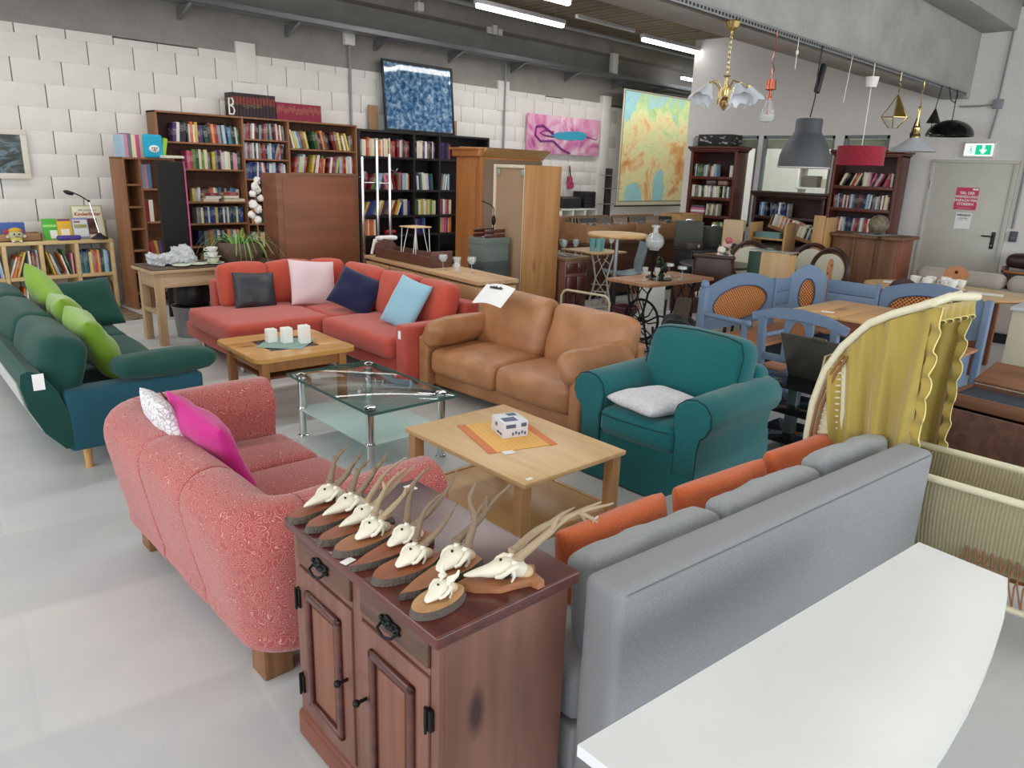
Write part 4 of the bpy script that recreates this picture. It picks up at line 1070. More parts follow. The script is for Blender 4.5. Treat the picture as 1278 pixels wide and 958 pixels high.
    part('side_spokes', sl, m_cream, t, kind='stuff')
    # curtain: near and far side panels plus the roof cloth
    arcf = [(a-.01, b-.018) for a, b in arc[3:]]
    def onarc(u):
        q = u*(len(arcf)-1); i = min(int(q), len(arcf)-2); f_ = q-i
        return (arcf[i][0]*(1-f_)+arcf[i+1][0]*f_, arcf[i][1]*(1-f_)+arcf[i+1][1]*f_)
    for s_ in (-1, 1):
        def F(u, v, s_=s_):
            ay, az = onarc(u); by = .69-.29*u; bz = .56
            fold = .026*math.sin(u*19+2*math.sin(v*2.2)+2*u*v)*min(1, .3+v*1.2) + .005*math.sin(u*47+v*3)
            y = ay*(1-v)+by*v; z = az*(1-v)+bz*v
            return (s_*(hx+.004+.02*v)+fold*s_, y, z)
        part('curtain', MB().grid(F, 70, 16, (.002, 0, 0)), m_yel, t, 80)
        # ruffled leading edge
        def Rf(u, v, s_=s_):
            ay, az = onarc(1); z = az-(az-.60)*u; y = ay*(1-u)+.40*u
            return (s_*(hx+.01)+.014*math.sin(u*46)*v, y-.035*v+.006*math.sin(u*37), z+.008*math.sin(u*46+1)*v)
        part('ruffle', MB().grid(Rf, 70, 3, (.002, 0, 0)), m_yel, t, 80)
        part('ruffle_edge', MB().tube([Rf(i/70, 1) for i in range(71)], .003, 5), m_yel2, t)
    def Rt(u, v):
        x = -hx+2*hx*u
        return (x, .42-.06*u+.014*math.sin(u*38)*v, 1.30-.075*v-.012*v*math.sin(u*38+1))
    part('valance', MB().grid(Rt, 50, 3, (0, .002, 0)), m_yel, t, 80)
    part('ruffle_edge', MB().tube([Rt(i/50, 1) for i in range(51)], .003, 5), m_yel2, t)
    def Rf2(u, v):
        ay, az = onarc(.0+v); return (-hx+2*hx*u, ay, az+.004*math.sin(u*30))
    part('roof_cloth', MB().grid(Rf2, 24, 14, (0, 0, .002)), m_yel, t, 80)
bassinet()

# ---------- black glass media stand behind the armchair
m_dglass = GLASS('smoked_glass', (.10, .12, .13), .04, .25, (.03, .035, .04))
def stand():
    t = thing('media_stand', 'smoked glass media stand with grey uprights behind the turquoise armchair', 'media stand', (4.75, 1.80, 0), -3)
    for z in (.10, .30, .47): part('glass_shelf', MB().rb(-.24, -.40, z, .24, .40, z+.008, .002), m_dglass, t)
    for y in (-.2, .2): part('upright', MB().rb(-.03, y-.035, 0, .03, y+.035, .47, .005), M('silver_upright', '8f989c', .3, .7), t)
    part('back_post', MB().rb(.18, -.04, 0, .22, .04, .55, .005), m_black, t)
stand()
b = MB(TR(0, 0, 0, 0, -28, 0)); b.rb(-.02, -.27, 0, -.008, .27, .36, .003)
b.rb(-.024, -.05, .34, -.004, .05, .37, .003)
solo('acrylic_board', b, M('smoked_acrylic_lid', '4c4b43', .25), 'dark tilted acrylic lid standing open on the smoked glass stand', 'lid', (4.84, 1.83, .482), -6)

# ---------- blue painted corner bench, chair and pine table
m_blue = M('dusty_blue_paint', '677d97', .5, bsc=30, bst=.1)
m_plank = WOOD('reddish_pine_seat', 'a2694a', 'bd8763', 'x', .8, .45, knots='6b3a22')
def cane_mat(name='woven_cane_orange'):
    m, nt, b = newmat(name)
    outs = []
    for s_ in (-1, 1):
        dp = nd(nt, 'ShaderNodeVectorMath', operation='DOT_PRODUCT'); nt.links.new(coords(nt), dp.inputs[0]); dp.inputs[1].default_value = (170, -170, 190*s_)
        sn = nd(nt, 'ShaderNodeMath', operation='SINE'); nt.links.new(dp.outputs['Value'], sn.inputs[0]); outs.append(sn.outputs[0])
    mu = nd(nt, 'ShaderNodeMath', operation='MAXIMUM'); nt.links.new(outs[0], mu.inputs[0]); nt.links.new(outs[1], mu.inputs[1])
    nt.links.new(ramp(nt, mu.outputs[0], [(.0, '4a230e'), (.7, 'cf8444')]), b.inputs['Base Color']); b.inputs['Roughness'].default_value = .6
    bump(nt, b, mu.outputs[0], .8, .004); return m
m_canew = cane_mat()
def oval_back(t, T, w, z0, z1, hump, ow, oh, name='back_panel', inner=None, thick=.025):
    """board in local xz-plane with an oval hole and a woven oval infill"""
    n = 48; oz = z0+(z1-z0)*.56; out = []; inn = []
    for i in range(n):
        q = 2*math.pi*i/n; dx, dz = math.cos(q), math.sin(q)
        inn.append((ow*dx, oz+oh*dz))
        # ray to the outer rectangle with humped top
        s_ = 9
        if abs(dx) > 1e-6: s_ = min(s_, (w/2)/abs(dx))
        if dz < -1e-6: s_ = min(s_, (oz-z0)/-dz)
        if dz > 1e-6:
            lo, hi = 0, min(s_, 3)
            for _ in range(30):
                md = (lo+hi)/2; top = z1+hump*max(0, math.cos(math.pi*md*dx/w))
                if oz+md*dz > top: hi = md
                else: lo = md
            s_ = lo
        out.append((s_*dx, oz+s_*dz))
    vs = []
    for y in (0, thick): vs += [(x, y, z) for x, z in out] + [(x, y, z) for x, z in inn]
    fs = []
    for i in range(n):
        j = (i+1) % n
        fs += [(i, j, n+j, n+i), (2*n+i, 3*n+i, 3*n+j, 2*n+j), (i, 2*n+i, 2*n+j, j), (n+i, n+j, 3*n+j, 3*n+i)]
    p = part(name, MB(T).add(vs, fs), m_blue, t, 40)
    ic = [(0, thick*.5, oz)]; b = MB(T)
    b.add([(x, thick*.35, z) for x, z in inn] + [(x, thick*.65, z) for x, z in inn], [list(range(n)), [2*n-1-i for i in range(n)]])
    part('woven_cane' if inner is None else 'oval_panel', b, inner or m_canew, p)
    part('oval_moulding', MB(T).tube([(x, -.003, z) for x, z in inn], .006, 6, True), M('dark_blue_edge', '3e4a63', .5), p)
    return p
def bench():
    t = thing('corner_bench', 'dusty blue corner bench with woven cane ovals around the pine dining table', 'bench', (5.50, 3.18, 0), -3)
    # long arm runs +x, faces -y
    oval_back(t, TR(.58, 0, 0), 1.12, .50, .86, .10, .44, .15)
    part('end_post', MB().rb(-.03, -.03, 0, .03, .04, .88, .01, 2).ball((0, .005, .90), .042, 12, (1, .8, 1)), m_blue, t)
    part('corner_post', MB().rb(1.13, -.02, 0, 1.17, .03, .88, .006, 2), m_blue, t)
    for k in range(3): part('seat_plank', MB().rb(-.02, -.46+.15*k, .43, 1.2, -.315+.15*k, .455, .006, 2), m_plank, t)
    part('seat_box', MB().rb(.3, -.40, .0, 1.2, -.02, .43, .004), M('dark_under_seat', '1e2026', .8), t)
    part('arm_rest', MB().tube([(0, -.02, .66), (0, -.42, .645)], .022, 10).ball((0, -.43, .645), .03, 10), m_blue, t)
    part('arm_post', MB().cyl((0, -.40, .455), (0, -.40, .66), .028, n=12), m_blue, t)
    # corner element at 45 degrees and short boards
    for k in range(3): part('board', MB(TR(1.15, -.0, 0, 0, 0, 0)).rb(.0, -.01, .50+.122*k, .28, .012, .618+.122*k, .004), m_blue, t)
    oval_back(t, TR(1.55, -.12, 0, 0, 0, -45), .36, .50, .87, .12, .075, .15)
    for k in range(3): part('board', MB(TR(1.68, -.26, 0, 0, 0, -90)).rb(.0, -.01, .50+.122*k, .45, .012, .618+.122*k, .004), m_blue, t)
    part('corner_post', MB().rb(1.67, -.74, 0, 1.71, -.70, .88, .006), m_blue, t)
    oval_back(t, TR(1.68, -1.17, 0, 0, 0, -90), .84, .50, .85, .09, .33, .13)
    part('end_post', MB().rb(1.65, -1.65, 0, 1.72, -1.59, .86, .01, 2), m_blue, t)
    for k in range(3): part('seat_plank', MB().rb(1.22+.15*k, -1.62, .43, 1.365+.15*k, -.3, .455, .006, 2), WOOD('reddish_pine_seat_y', 'a2694a', 'bd8763', 'y', .8, .45), t)
    part('corner_seat', MB().rb(1.21, -.295, .43, 1.66, -.02, .455, .006, 2), m_plank, t)
    part('seat_box', MB().rb(1.3, -1.58, .0, 1.62, -.3, .43, .004), m_blue, t)
bench()
def dining_table():
    t = thing('pine_dining_table', 'pine dining table with blue legs inside the corner bench', 'table', (6.25, 1.98, 0), -3)
    for k in range(5): part('top_plank', MB().rb(-.40, -.42+k*.207, .72, .46, -.42+k*.207+.2055, .745, .003), WOOD('honey_pine_top', 'c2945f', 'd9b07c', 'x', .6, .35, knots='8a542c') if k == 0 else bpy.data.materials['honey_pine_top'], t)
    part('apron', MB().rb(-.36, -.38, .63, .42, .58, .718, .004), WOOD('reddish_apron', '7a4429', '98593a', 'y'), t)
    for x in (-.33, .39):
        for y in (-.35, .55): part('leg', MB().rb(x-.035, y-.035, 0, x+.035, y+.035, .72, .008), m_blue, t)
    part('price_label', MB(TR(-.25, .36, .7455, 0, 0, 20)).box(-.03, -.05, 0, .03, .05, .001), m_paper, t)
dining_table()
def blue_chair():
    t = thing('blue_chair', 'dusty blue armchair with a wooden oval in its back, standing behind the glass stand', 'chair', (5.28, 2.13, 0), 86)
    # local: faces -y ; back at +y
    w = .27
    for s_ in (-1, 1):
        part('back_post', MB().prism([(.24, 0), (.285, 0), (.25, .44), (.30, .82), (.255, .82), (.205, .44)], s_*w-.022, s_*w+.022, 'x'), m_blue, t)
        part('front_leg', MB().rb(s_*w-.022, -.22, 0, s_*w+.022, -.176, .66, .006), m_blue, t)
        part('arm_rest', MB().tube([(s_*w, .24, .665), (s_*w, -.24, .665)], .018, 10).ball((s_*w, -.25, .665), .026, 10), m_blue, t)
    out = [(-.34, .78), (-.36, .83), (-.2, .885), (0, .905), (.2, .885), (.36, .83), (.34, .78), (.2, .815), (0, .83), (-.2, .815)]
    part('crest_rail', MB().prism(out, .25, .285, 'y'), m_blue, t)
    part('lower_rail', MB().rb(-w, .225, .50, w, .25, .55, .004), m_blue, t)
    oval_back(t, TR(0, .235, 0), .21, .52, .82, .0, .062, .125, 'splat', WOOD('brown_oval', '8a5230', 'a56a40', 'z'))
    for k in range(3): part('seat_plank', MB().rb(-.27, -.24+.155*k, .43, .27, -.09+.155*k, .455, .006, 2), m_plank, t)
    part('seat_rail', MB().rb(-.25, -.21, .37, .25, .2, .43, .004), m_blue, t)
blue_chair()
# ================================================================ BOOKS AND SHELVES
ORD = 'first second third fourth fifth sixth seventh eighth ninth tenth eleventh twelfth thirteenth fourteenth fifteenth sixteenth seventeenth eighteenth nineteenth twentieth'.split()
ORD += ['twenty-' + w for w in ORD[:9]] + ['thirtieth'] + ['thirty-' + w for w in ORD[:9]]
PAL = {'white': ('dcdad2', 'e8e4d8', 'c9c6bd'), 'cream': ('d8c9a0', 'e2d6b4'), 'black': ('1d1c22', '2a2630'), 'dark blue': ('1f2c5c', '22407c'), 'blue': ('376596', '5080a8'), 'pale blue': ('8fb0cc', 'a5bfd0'),
       'red': ('8f2828', 'a83c36'), 'dark red': ('6e1822', '7d2430'), 'orange': ('cf6a34', 'd98248'), 'yellow': ('c4ac3c', 'd0be60'), 'green': ('33693a', '5f8a45'), 'dark green': ('1d4630', '26543c'),
       'pink': ('c4547c', 'd68aa0'), 'purple': ('4a2a62', '5f3a7a'), 'grey': ('6f7274', '8c8e8e'), 'brown': ('6a4630', '85603f')}
def book_mat(name='book_cover', gold=False):
    m, nt, b = newmat(name)
    oi = nd(nt, 'ShaderNodeObjectInfo'); tc = nd(nt, 'ShaderNodeTexCoord'); sx = nd(nt, 'ShaderNodeSeparateXYZ'); nt.links.new(tc.outputs['Object'], sx.inputs[0])
    # title block: noise lettering within a height band that differs from book to book
    mu = nd(nt, 'ShaderNodeMath', operation='MULTIPLY_ADD'); nt.links.new(oi.outputs['Random'], mu.inputs[0]); mu.inputs[1].default_value = .25; mu.inputs[2].default_value = .5
    df = nd(nt, 'ShaderNodeMath', operation='SUBTRACT'); nt.links.new(sx.outputs['Z'], df.inputs[0]); nt.links.new(mu.outputs[0], df.inputs[1])
    ab = nd(nt, 'ShaderNodeMath', operation='ABSOLUTE'); nt.links.new(df.outputs[0], ab.inputs[0])
    lt = nd(nt, 'ShaderNodeMath', operation='LESS_THAN'); nt.links.new(ab.outputs[0], lt.inputs[0]); lt.inputs[1].default_value = .17
    n = nd(nt, 'ShaderNodeTexNoise'); n.inputs['Scale'].default_value = 13; mp = nd(nt, 'ShaderNodeMapping'); mp.inputs['Scale'].default_value = (1, 1, 3)
    ad = nd(nt, 'ShaderNodeVectorMath', operation='ADD'); nt.links.new(tc.outputs['Object'], ad.inputs[0]); nt.links.new(oi.outputs['Random'], ad.inputs[1]); nt.links.new(ad.outputs[0], mp.inputs[0]); nt.links.new(mp.outputs[0], n.inputs['Vector'])
    gt = nd(nt, 'ShaderNodeMath', operation='GREATER_THAN'); nt.links.new(n.outputs[0], gt.inputs[0]); gt.inputs[1].default_value = .57
    mm = nd(nt, 'ShaderNodeMath', operation='MULTIPLY'); nt.links.new(lt.outputs[0], mm.inputs[0]); nt.links.new(gt.outputs[0], mm.inputs[1])
    iv = nd(nt, 'ShaderNodeMix', data_type='RGBA'); iv.inputs[7].default_value = rgb('c8a860' if gold else 'e6e2d6'); nt.links.new(oi.outputs['Color'], iv.inputs[6])
    g2 = nd(nt, 'ShaderNodeMath', operation='MULTIPLY'); nt.links.new(mm.outputs[0], g2.inputs[0]); g2.inputs[1].default_value = .7; nt.links.new(g2.outputs[0], iv.inputs[0])
    nt.links.new(iv.outputs[2], b.inputs['Base Color']); b.inputs['Roughness'].default_value = .5
    return m
m_book = book_mat(); m_gold = book_mat('gilt_book_cover', True); m_band = M('red_spine_band', '7a2a22', .5); m_pages = M('page_edges', 'd8cfb8', .9)
bk = MB(); bk.m = 0
bk.box(0, 0, 0, .1, 1, 1); bk.box(.9, 0, 0, 1, 1, 1); bk.box(.1, 0, 0, .9, .06, 1); bk.m = 1; bk.box(.1, .06, .02, .9, .97, .98)
book_me = bk.mesh('book', [m_book, m_pages], 20); book_me2 = bk.mesh('book', [m_gold, m_pages], 20)
bk.m = 2; bk.box(.06, -.012, .55, .94, .0, .84); book_me3 = bk.mesh('banded_book', [m_gold, m_pages, m_band], 20)
m_case = book_mat('disc_case'); case_me = MB().box(0, 0, 0, 1, 1, 1).mesh('disc_case', m_case, 20)
BOOKS = []
MIX_A = ['white', 'white', 'cream', 'black', 'dark blue', 'blue', 'red', 'dark red', 'grey', 'yellow', 'dark green', 'orange', 'pale blue', 'brown', 'purple', 'black', 'white']
MIX_K = ['red', 'blue', 'yellow', 'green', 'pink', 'white', 'purple', 'orange', 'pale blue', 'dark blue', 'cream', 'brown']
def books(T, x0, x1, z, hmax, where, mix=MIX_A, hmin=.72, dep=.17, th=(.022, .042), lean=0, group=None, name='book', me=None, cat='book', gaps=.1, word='book', y=0.03, fixed=None):
    """row of standing books in a bay, local x to the right, spines towards -y"""
    x = x0+.006; i = 0; r = random.Random(hash(where) % 9999 if False else sum(map(ord, where)))
    run = 0; ang = 0
    while x < x1-.03 and i < 38:
        t = r.uniform(*th); h = hmax*r.uniform(hmin, 1) if not fixed else hmax
        col = r.choice(mix)
        if run <= 0:
            run = r.randint(3, 7); ang = lean*r.choice((0, 0, 1, 1, -1)) if lean else 0
            if r.random() < gaps: x += r.uniform(.01, .05)
        run -= 1
        a = R(ang*r.uniform(.8, 1.1))
        ext = t*math.cos(a) + (h*abs(math.sin(a)) if (ang and run == 0) else 0)
        if x+ext+(h*abs(math.sin(a)) if ang > 0 else 0) > x1: a = 0; ang = 0
        if x+t > x1-.004: break
        px = x + (h*math.sin(-a) if a < 0 and False else 0)
        if ang < 0 and run >= 0 and a: px = x + h*abs(math.sin(a))*0
        Mx = T @ Matrix.Translation((px + (h*math.sin(abs(a)) if a < 0 else 0), y+r.uniform(0, .02), z + (t*math.sin(a) if a > 0 else 0))) @ Matrix.Rotation(a, 4, 'Y')
        if a < 0: Mx = T @ Matrix.Translation((x + h*math.sin(-a)*.0 + h*math.sin(-a), y+r.uniform(0, .02), z)) @ Matrix.Rotation(a, 4, 'Y')
        d = dep*r.uniform(.85, 1)
        BOOKS.append((name, Mx @ Matrix.Diagonal((t, d, h, 1)), PAL[col][r.randrange(len(PAL[col]))], '%s %s, %s from the left on %s' % (col, word, ORD[i], where), group or 'books on '+where, me or book_me, cat))
        x += ext if a >= 0 else t/math.cos(a)
        if a > 0 and run == 0: pass
        if a < 0 and run == 0: x += h*abs(math.sin(a))
        i += 1

def case(name, label, T, w, d, h, parts, shelves, m, back=True, foot=0, cat='bookcase', tt=.022, mback=None, crown=None):
    """parts: list of x partitions incl. ends, shelves: per bay list of heights"""
    t = bpy.data.objects.new(name, None); COL.objects.link(t); t.matrix_world = T; tag(t, label, cat)
    for x in parts: part('side_panel' if x in (parts[0], parts[-1]) else 'divider', MB().rb(x-tt/2 if x not in (parts[0], parts[-1]) else (x if x == parts[0] else x-tt), 0, foot, x+tt/2 if x not in (parts[0], parts[-1]) else (x+tt if x == parts[0] else x), d, h-.001, .002), m, t)
    part('top_panel', MB().rb(0, -.002, h-tt, w, d, h, .002), m, t)
    for i, zs in enumerate(shelves):
        for z in zs: part('shelf', MB().rb(parts[i]+tt*.6, .004, z-tt, parts[i+1]-tt*.6, d-.01, z, .002), m, t)
    if back: part('back_panel', MB().box(.004, d-.008, foot+.02, w-.004, d, h-.004), mback or m, t)
    if crown: part('crown', MB().rb(-.05, -.05, h, w+.05, d+.02, h+.045, .015, 2).rb(-.025, -.03, h-.03, w+.025, d, h, .008), m, t)
    return t

# ---------- low birch cube shelf at the left
m_birch = WOOD('birch_effect', 'c9ab77', 'd6bb88', 'x', .6, .5, bst=.03)
KT = TR(1.50, 9.635, 0)
kx = [0, .375, .73, 1.09, 1.485]
case('cube_shelf', 'low birch cube shelf full of children\'s books behind the green sofa', KT, 1.485, .385, .808, kx, [[.045, .42]]*4, m_birch, tt=.038, back=False, cat='shelf')
books(KT, kx[1]+.02, kx[2]-.02, .42, .30, 'upper cube beside the lime cushion', MIX_K, .75, .2, (.010, .022), 20, gaps=.1)
books(KT, kx[2]+.02, kx[3]-.02, .42, .30, 'upper middle cube of the low birch shelf', MIX_K, .75, .2, (.010, .022), -16, gaps=.1)
books(KT, kx[3]+.02, kx[4]-.04, .42, .27, 'upper right cube of the low birch shelf', MIX_K, .85, .2, (.012, .028), 0)
books(KT, kx[3]+.05, kx[4]-.04, .045, .28, 'lower right cube of the low birch shelf', MIX_K, .8, .2, (.012, .028), 4)
books(KT, kx[1]+.02, kx[1]+.2, .045, .26, 'lower cube behind the lime cushion', MIX_K, .8, .2, (.012, .028), 6)
books(KT, kx[0]+.04, kx[1]-.02, .42, .28, 'leftmost upper cube of the low birch shelf', MIX_K, .8, .2, (.014, .03), 6)

# ---------- big brown bookcase
m_oakf = WOOD('brown_bookcase_veneer', '7c5134', '9a6a48', 'z', .7, .5, bst=.05)
m_oakb = WOOD('brown_back_panel', '4a2f22', '5a3a2a', 'z', .7, .7)
BT = TR(3.64, 9.74, 0)
bx_ = [0, 1.10, 1.755, 2.86]
bs = [[.09, .36, .66, .95, 1.225, 1.63, 1.95], [.09, .35, .62, .93, 1.24, 1.52, 1.78, 2.03], [.09, .36, .66, .95, 1.27, 1.615, 1.935]]
case('brown_bookcase', 'tall brown three-bay bookcase against the white block wall', BT, 2.86, .28, 2.30, bx_, bs, m_oakf, mback=m_oakb)
books(BT, .20, 1.08, 1.95, .25, 'left bay top shelf of the brown bookcase', MIX_A, .8, .18, (.022, .045), 5)
books(BT, .35, 1.08, 1.63, .24, 'left bay second shelf of the brown bookcase', ['yellow', 'cream', 'green', 'dark green', 'white', 'black', 'pink', 'grey', 'red'], .82, .18, (.024, .045), 0)
books(BT, .42, 1.08, 1.225, .18, 'left bay third shelf of the brown bookcase', MIX_A, .85, .1, (.026, .045), 0, y=.13)
books(BT, .42, 1.08, .95, .21, 'left bay fourth shelf of the brown bookcase', ['yellow', 'cream', 'blue', 'white', 'grey', 'dark green', 'dark blue', 'cream'], .9, .15, (.024, .036))
books(BT, 1.12, 1.72, 2.03, .21, 'narrow bay top shelf of the brown bookcase', ['black', 'dark red', 'red', 'white', 'white', 'grey'], .85, .16, (.024, .036), 3)
books(BT, 1.12, 1.72, 1.78, .21, 'narrow bay second shelf of the brown bookcase', ['grey', 'white', 'black', 'red', 'pale blue', 'dark blue'], .85, .16, (.024, .038), 16)
books(BT, 1.12, 1.72, 1.52, .22, 'narrow bay third shelf of the brown bookcase', ['purple', 'dark blue', 'white', 'blue', 'orange', 'pale blue'], .85, .16, (.024, .038), 4)
books(BT, 1.78, 2.83, 1.935, .26, 'right bay top shelf of the brown bookcase', MIX_A, .8, .18, (.024, .05), 15)
books(BT, 1.78, 2.83, 1.615, .25, 'right bay second shelf of the brown bookcase', ['cream', 'green', 'red', 'yellow', 'white', 'pale blue', 'dark red', 'orange', 'blue'], .8, .18, (.024, .045), 10)
# flat piles on the third shelf
for k, (x, w_, zz, lab, c_) in enumerate(((.52, .2, 0, 'flat pile of pale books, lowest, on the third shelf of the brown bookcase', 'd8cfb8'), (.55, .2, .035, 'white book lying second on the left pile of the brown bookcase', 'e4e0d4'), (.54, .18, .07, 'dark red book lying topmost on the left pile of the brown bookcase', '7d2430'),
        (.80, .2, 0, 'cream book lying lowest in the right pile on the third shelf', 'dccfae'), (.80, .19, .04, 'pale book in the middle of the right pile on the third shelf', 'e8dfc6'), (.79, .2, .08, 'red edged book on top of the right pile on the third shelf', 'a03a3a'), (1.0, .075, 0, 'cream book lying beside the bay divider, third shelf of the brown bookcase', 'e0d6ba'))):
    BOOKS.append(('book', BT @ Matrix.Translation((x, .02, 1.225+zz)) @ Matrix.Rotation(R(90), 4, 'Y') @ Matrix.Translation((-.034, 0, 0)) @ Matrix.Diagonal((.034, .13, w_, 1)), c_, lab, 'piled books', book_me, 'book'))
# ---------- black bookcase
m_blk = M('black_brown_veneer', '1c1718', .45)
DT = TR(6.515, 9.74, 0)
dx = [0, 1.04, 1.56, 2.66]
ds = [[.07, .38, .70, 1.0, 1.39, 1.88]]*3
case('black_bookcase', 'wide black-brown bookcase below the blue framed picture', DT, 2.66, .28, 2.26, dx, ds, m_blk, tt=.035)
books(DT, .04, .72, 1.88, .27, 'black bookcase left bay top shelf', ['white', 'orange', 'cream', 'grey', 'white', 'brown', 'red'], .8, .18, (.024, .042), 0)
books(DT, .74, 1.0, 1.88, .27, 'black bookcase top shelf beside the bay divider', ['yellow', 'white', 'grey', 'orange', 'dark red'], .8, .18, (.03, .05), 0)
books(DT, 1.07, 1.52, 1.88, .27, 'black bookcase middle bay top shelf', ['white', 'cream', 'purple', 'black', 'green', 'white'], .85, .18, (.024, .042), 0)
books(DT, .04, 1.0, 1.39, .27, 'black bookcase left bay second shelf', ['pink', 'green', 'red', 'white', 'pale blue', 'dark red', 'orange'], .8, .18, (.024, .042), 16)
books(DT, 1.07, 1.48, 1.39, .27, 'black bookcase middle bay second shelf', ['pink', 'orange', 'yellow', 'green', 'dark blue', 'white'], .8, .18, (.026, .044), 5)
books(DT, .04, 1.0, 1.0, .25, 'black bookcase left bay third shelf', ['white', 'red', 'cream', 'yellow', 'blue', 'dark blue', 'purple'], .8, .18, (.026, .05), 24, gaps=.6)
books(DT, 1.07, 1.52, 1.0, .25, 'black bookcase middle bay third shelf', ['cream', 'yellow', 'dark green', 'green', 'white'], .85, .18, (.026, .042), 0)
books(DT, 1.60, 1.86, 1.88, .27, 'black bookcase right bay top shelf', ['purple', 'dark blue', 'red', 'black'], .85, .18, (.026, .04), 0)
books(DT, 1.60, 1.86, 1.39, .27, 'black bookcase right bay second shelf', ['grey', 'pale blue', 'white', 'dark blue'], .85, .18, (.026, .04), 8)
books(DT, 1.60, 1.88, 1.0, .25, 'black bookcase right bay third shelf', ['brown', 'white', 'pink', 'cream'], .85, .18, (.026, .04), 0)
books(DT, 1.60, 1.88, .70, .26, 'black bookcase right bay fourth shelf', ['pink', 'purple', 'orange', 'yellow'], .9, .18, (.034, .05), 0)
# encyclopedia sets on top of the brown bookcase
def eset(x0, n, th, h, col, lab, grp, me_=None):
    for i in range(n):
        BOOKS.append(('encyclopedia_volume', BT @ Matrix.Translation((x0+i*th, .03, 2.301)) @ Matrix.Diagonal((th*.9, .2, h, 1)), col, lab % ORD[i], grp, me_ or book_me2, 'encyclopedia'))
eset(.99, 13, .047, .29, '2a171c', 'black and red encyclopedia volume, %s of the tall set on the brown bookcase', 'tall black and red encyclopedia set', book_me3)
eset(1.61, 24, .0285, .22, '8a1c3a', 'burgundy encyclopedia volume, %s of the long set on the brown bookcase', 'long burgundy encyclopedia set')
# lower priority rows
books(DT, .04, .35, .70, .25, 'black bookcase left bay fourth shelf', ['yellow', 'orange', 'white'], .9, .18, (.03, .05), 0)
books(DT, 1.07, 1.3, .70, .26, 'black bookcase middle bay fourth shelf', ['dark blue', 'purple', 'blue'], .9, .18, (.03, .045), 0)
books(BT, 2.70, 2.83, 1.0, .22, 'right bay fourth shelf, beside the brown cabinet back', ['yellow', 'cream'], .9, .18, (.03, .045), 0)
books(BT, 2.70, 2.83, .66, .22, 'right bay fifth shelf, beside the brown cabinet back', ['blue', 'cream', 'grey'], .9, .18, (.03, .04), 0)
books(BT, 2.70, 2.83, .36, .22, 'right bay sixth shelf, beside the brown cabinet back', ['grey', 'black', 'white'], .9, .18, (.03, .04), 0)
books(BT, .42, 1.08, .66, .21, 'left bay fifth shelf of the brown bookcase', ['black', 'dark blue', 'grey', 'orange', 'red', 'pink', 'white'], .9, .15, (.026, .045))
books(BT, 1.12, 1.72, .93, .2, 'narrow bay fifth shelf of the brown bookcase', MIX_A, .9, .15, (.026, .045))
books(BT, 1.12, 1.72, .62, .2, 'narrow bay sixth shelf of the brown bookcase', MIX_A, .9, .15, (.026, .045))
books(BT, .42, 1.08, .36, .2, 'left bay sixth shelf of the brown bookcase', MIX_A, .9, .15, (.026, .045))

# ---------- small brown shelf left of the brown bookcase, with dark board in front
ST = TR(3.07, 9.30, 0, 0, 0, 8)
case('narrow_shelf', 'narrow brown two-bay shelf beside the tall brown bookcase', ST, .62, .30, 1.745, [0, .20, .62], [[.2, .45, .70, .95, 1.2, 1.45], [.2, .62, 1.02, 1.40]], m_oakf, mback=m_oakf)
books(ST, .22, .36, 1.40, .28, 'narrow brown shelf upper part', ['pale blue', 'pink', 'blue'], .9, .18, (.03, .045), 0)
books(ST, .22, .34, 1.02, .26, 'narrow brown shelf middle part', ['white', 'red'], .9, .18, (.04, .055), 0)
books(ST, .22, .40, .62, .18, 'narrow brown shelf lower part', ['red', 'yellow', 'purple'], .9, .12, (.03, .045), 10)
books(ST, .02, .27, 1.746, .26, 'top of the narrow brown shelf', ['cream', 'grey', 'pale blue', 'pink', 'brown'], .9, .18, (.03, .045), 0)
p = MB(); p.rb(-.11, -.03, 0, .11, .03, .26, .03, 3); 
pl = thing('cloth_book', 'bright blue plush cloth book with a face on top of the narrow shelf', 'toy', (3.42, 9.30, 1.747), 4)
part('cover', p, M('sky_blue_plush', '1fa3c4', .8), pl)
part('face_patch', MB().ball((0, -.032, .10), .055, 14, (1.1, .15, .75)), m_white, pl)
mk = MB(); mk.ball((-.025, -.045, .11), .008, 8); mk.ball((.025, -.045, .11), .008, 8); mk.tube([(-.02, -.046, .085), (0, -.046, .078), (.02, -.046, .085)], .003, 5); mk.box(-.004, -.046, .085, .004, -.04, .12)
part('face', mk, m_ink, pl)
part('green_page', MB(TR(.10, .01, 0, 0, 12)).rb(-.02, -.03, 0, .03, .03, .23, .012, 2), M('lime_plush', '8fbf3a', .8), pl)
solo('flat_book', MB().rb(0, 0, 0, .22, .16, .03, .003), M('cream_cover', 'e0d8c4', .7), 'cream book lying flat beside the blue cloth book on the narrow shelf', 'book', (3.50, 9.14, 1.75), 8)
t = thing('dark_board', 'tall dark brown board leaning in front of the narrow shelf, pink edged', 'board', (3.16, 8.55, 0), 4)
part('panel', MB().rb(0, 0, .02, .30, .03, 1.72, .012, 2), M('ebony_board', '120d0b', .7, bsc=8, bst=.2), t)
part('pink_edge', MB().tube([(.31, .0, .05), (.312, 0, .9), (.308, 0, 1.66), (.30, 0, 1.72)], .009, 6), M('pink_ribbon', 'c05a86', .7), t)

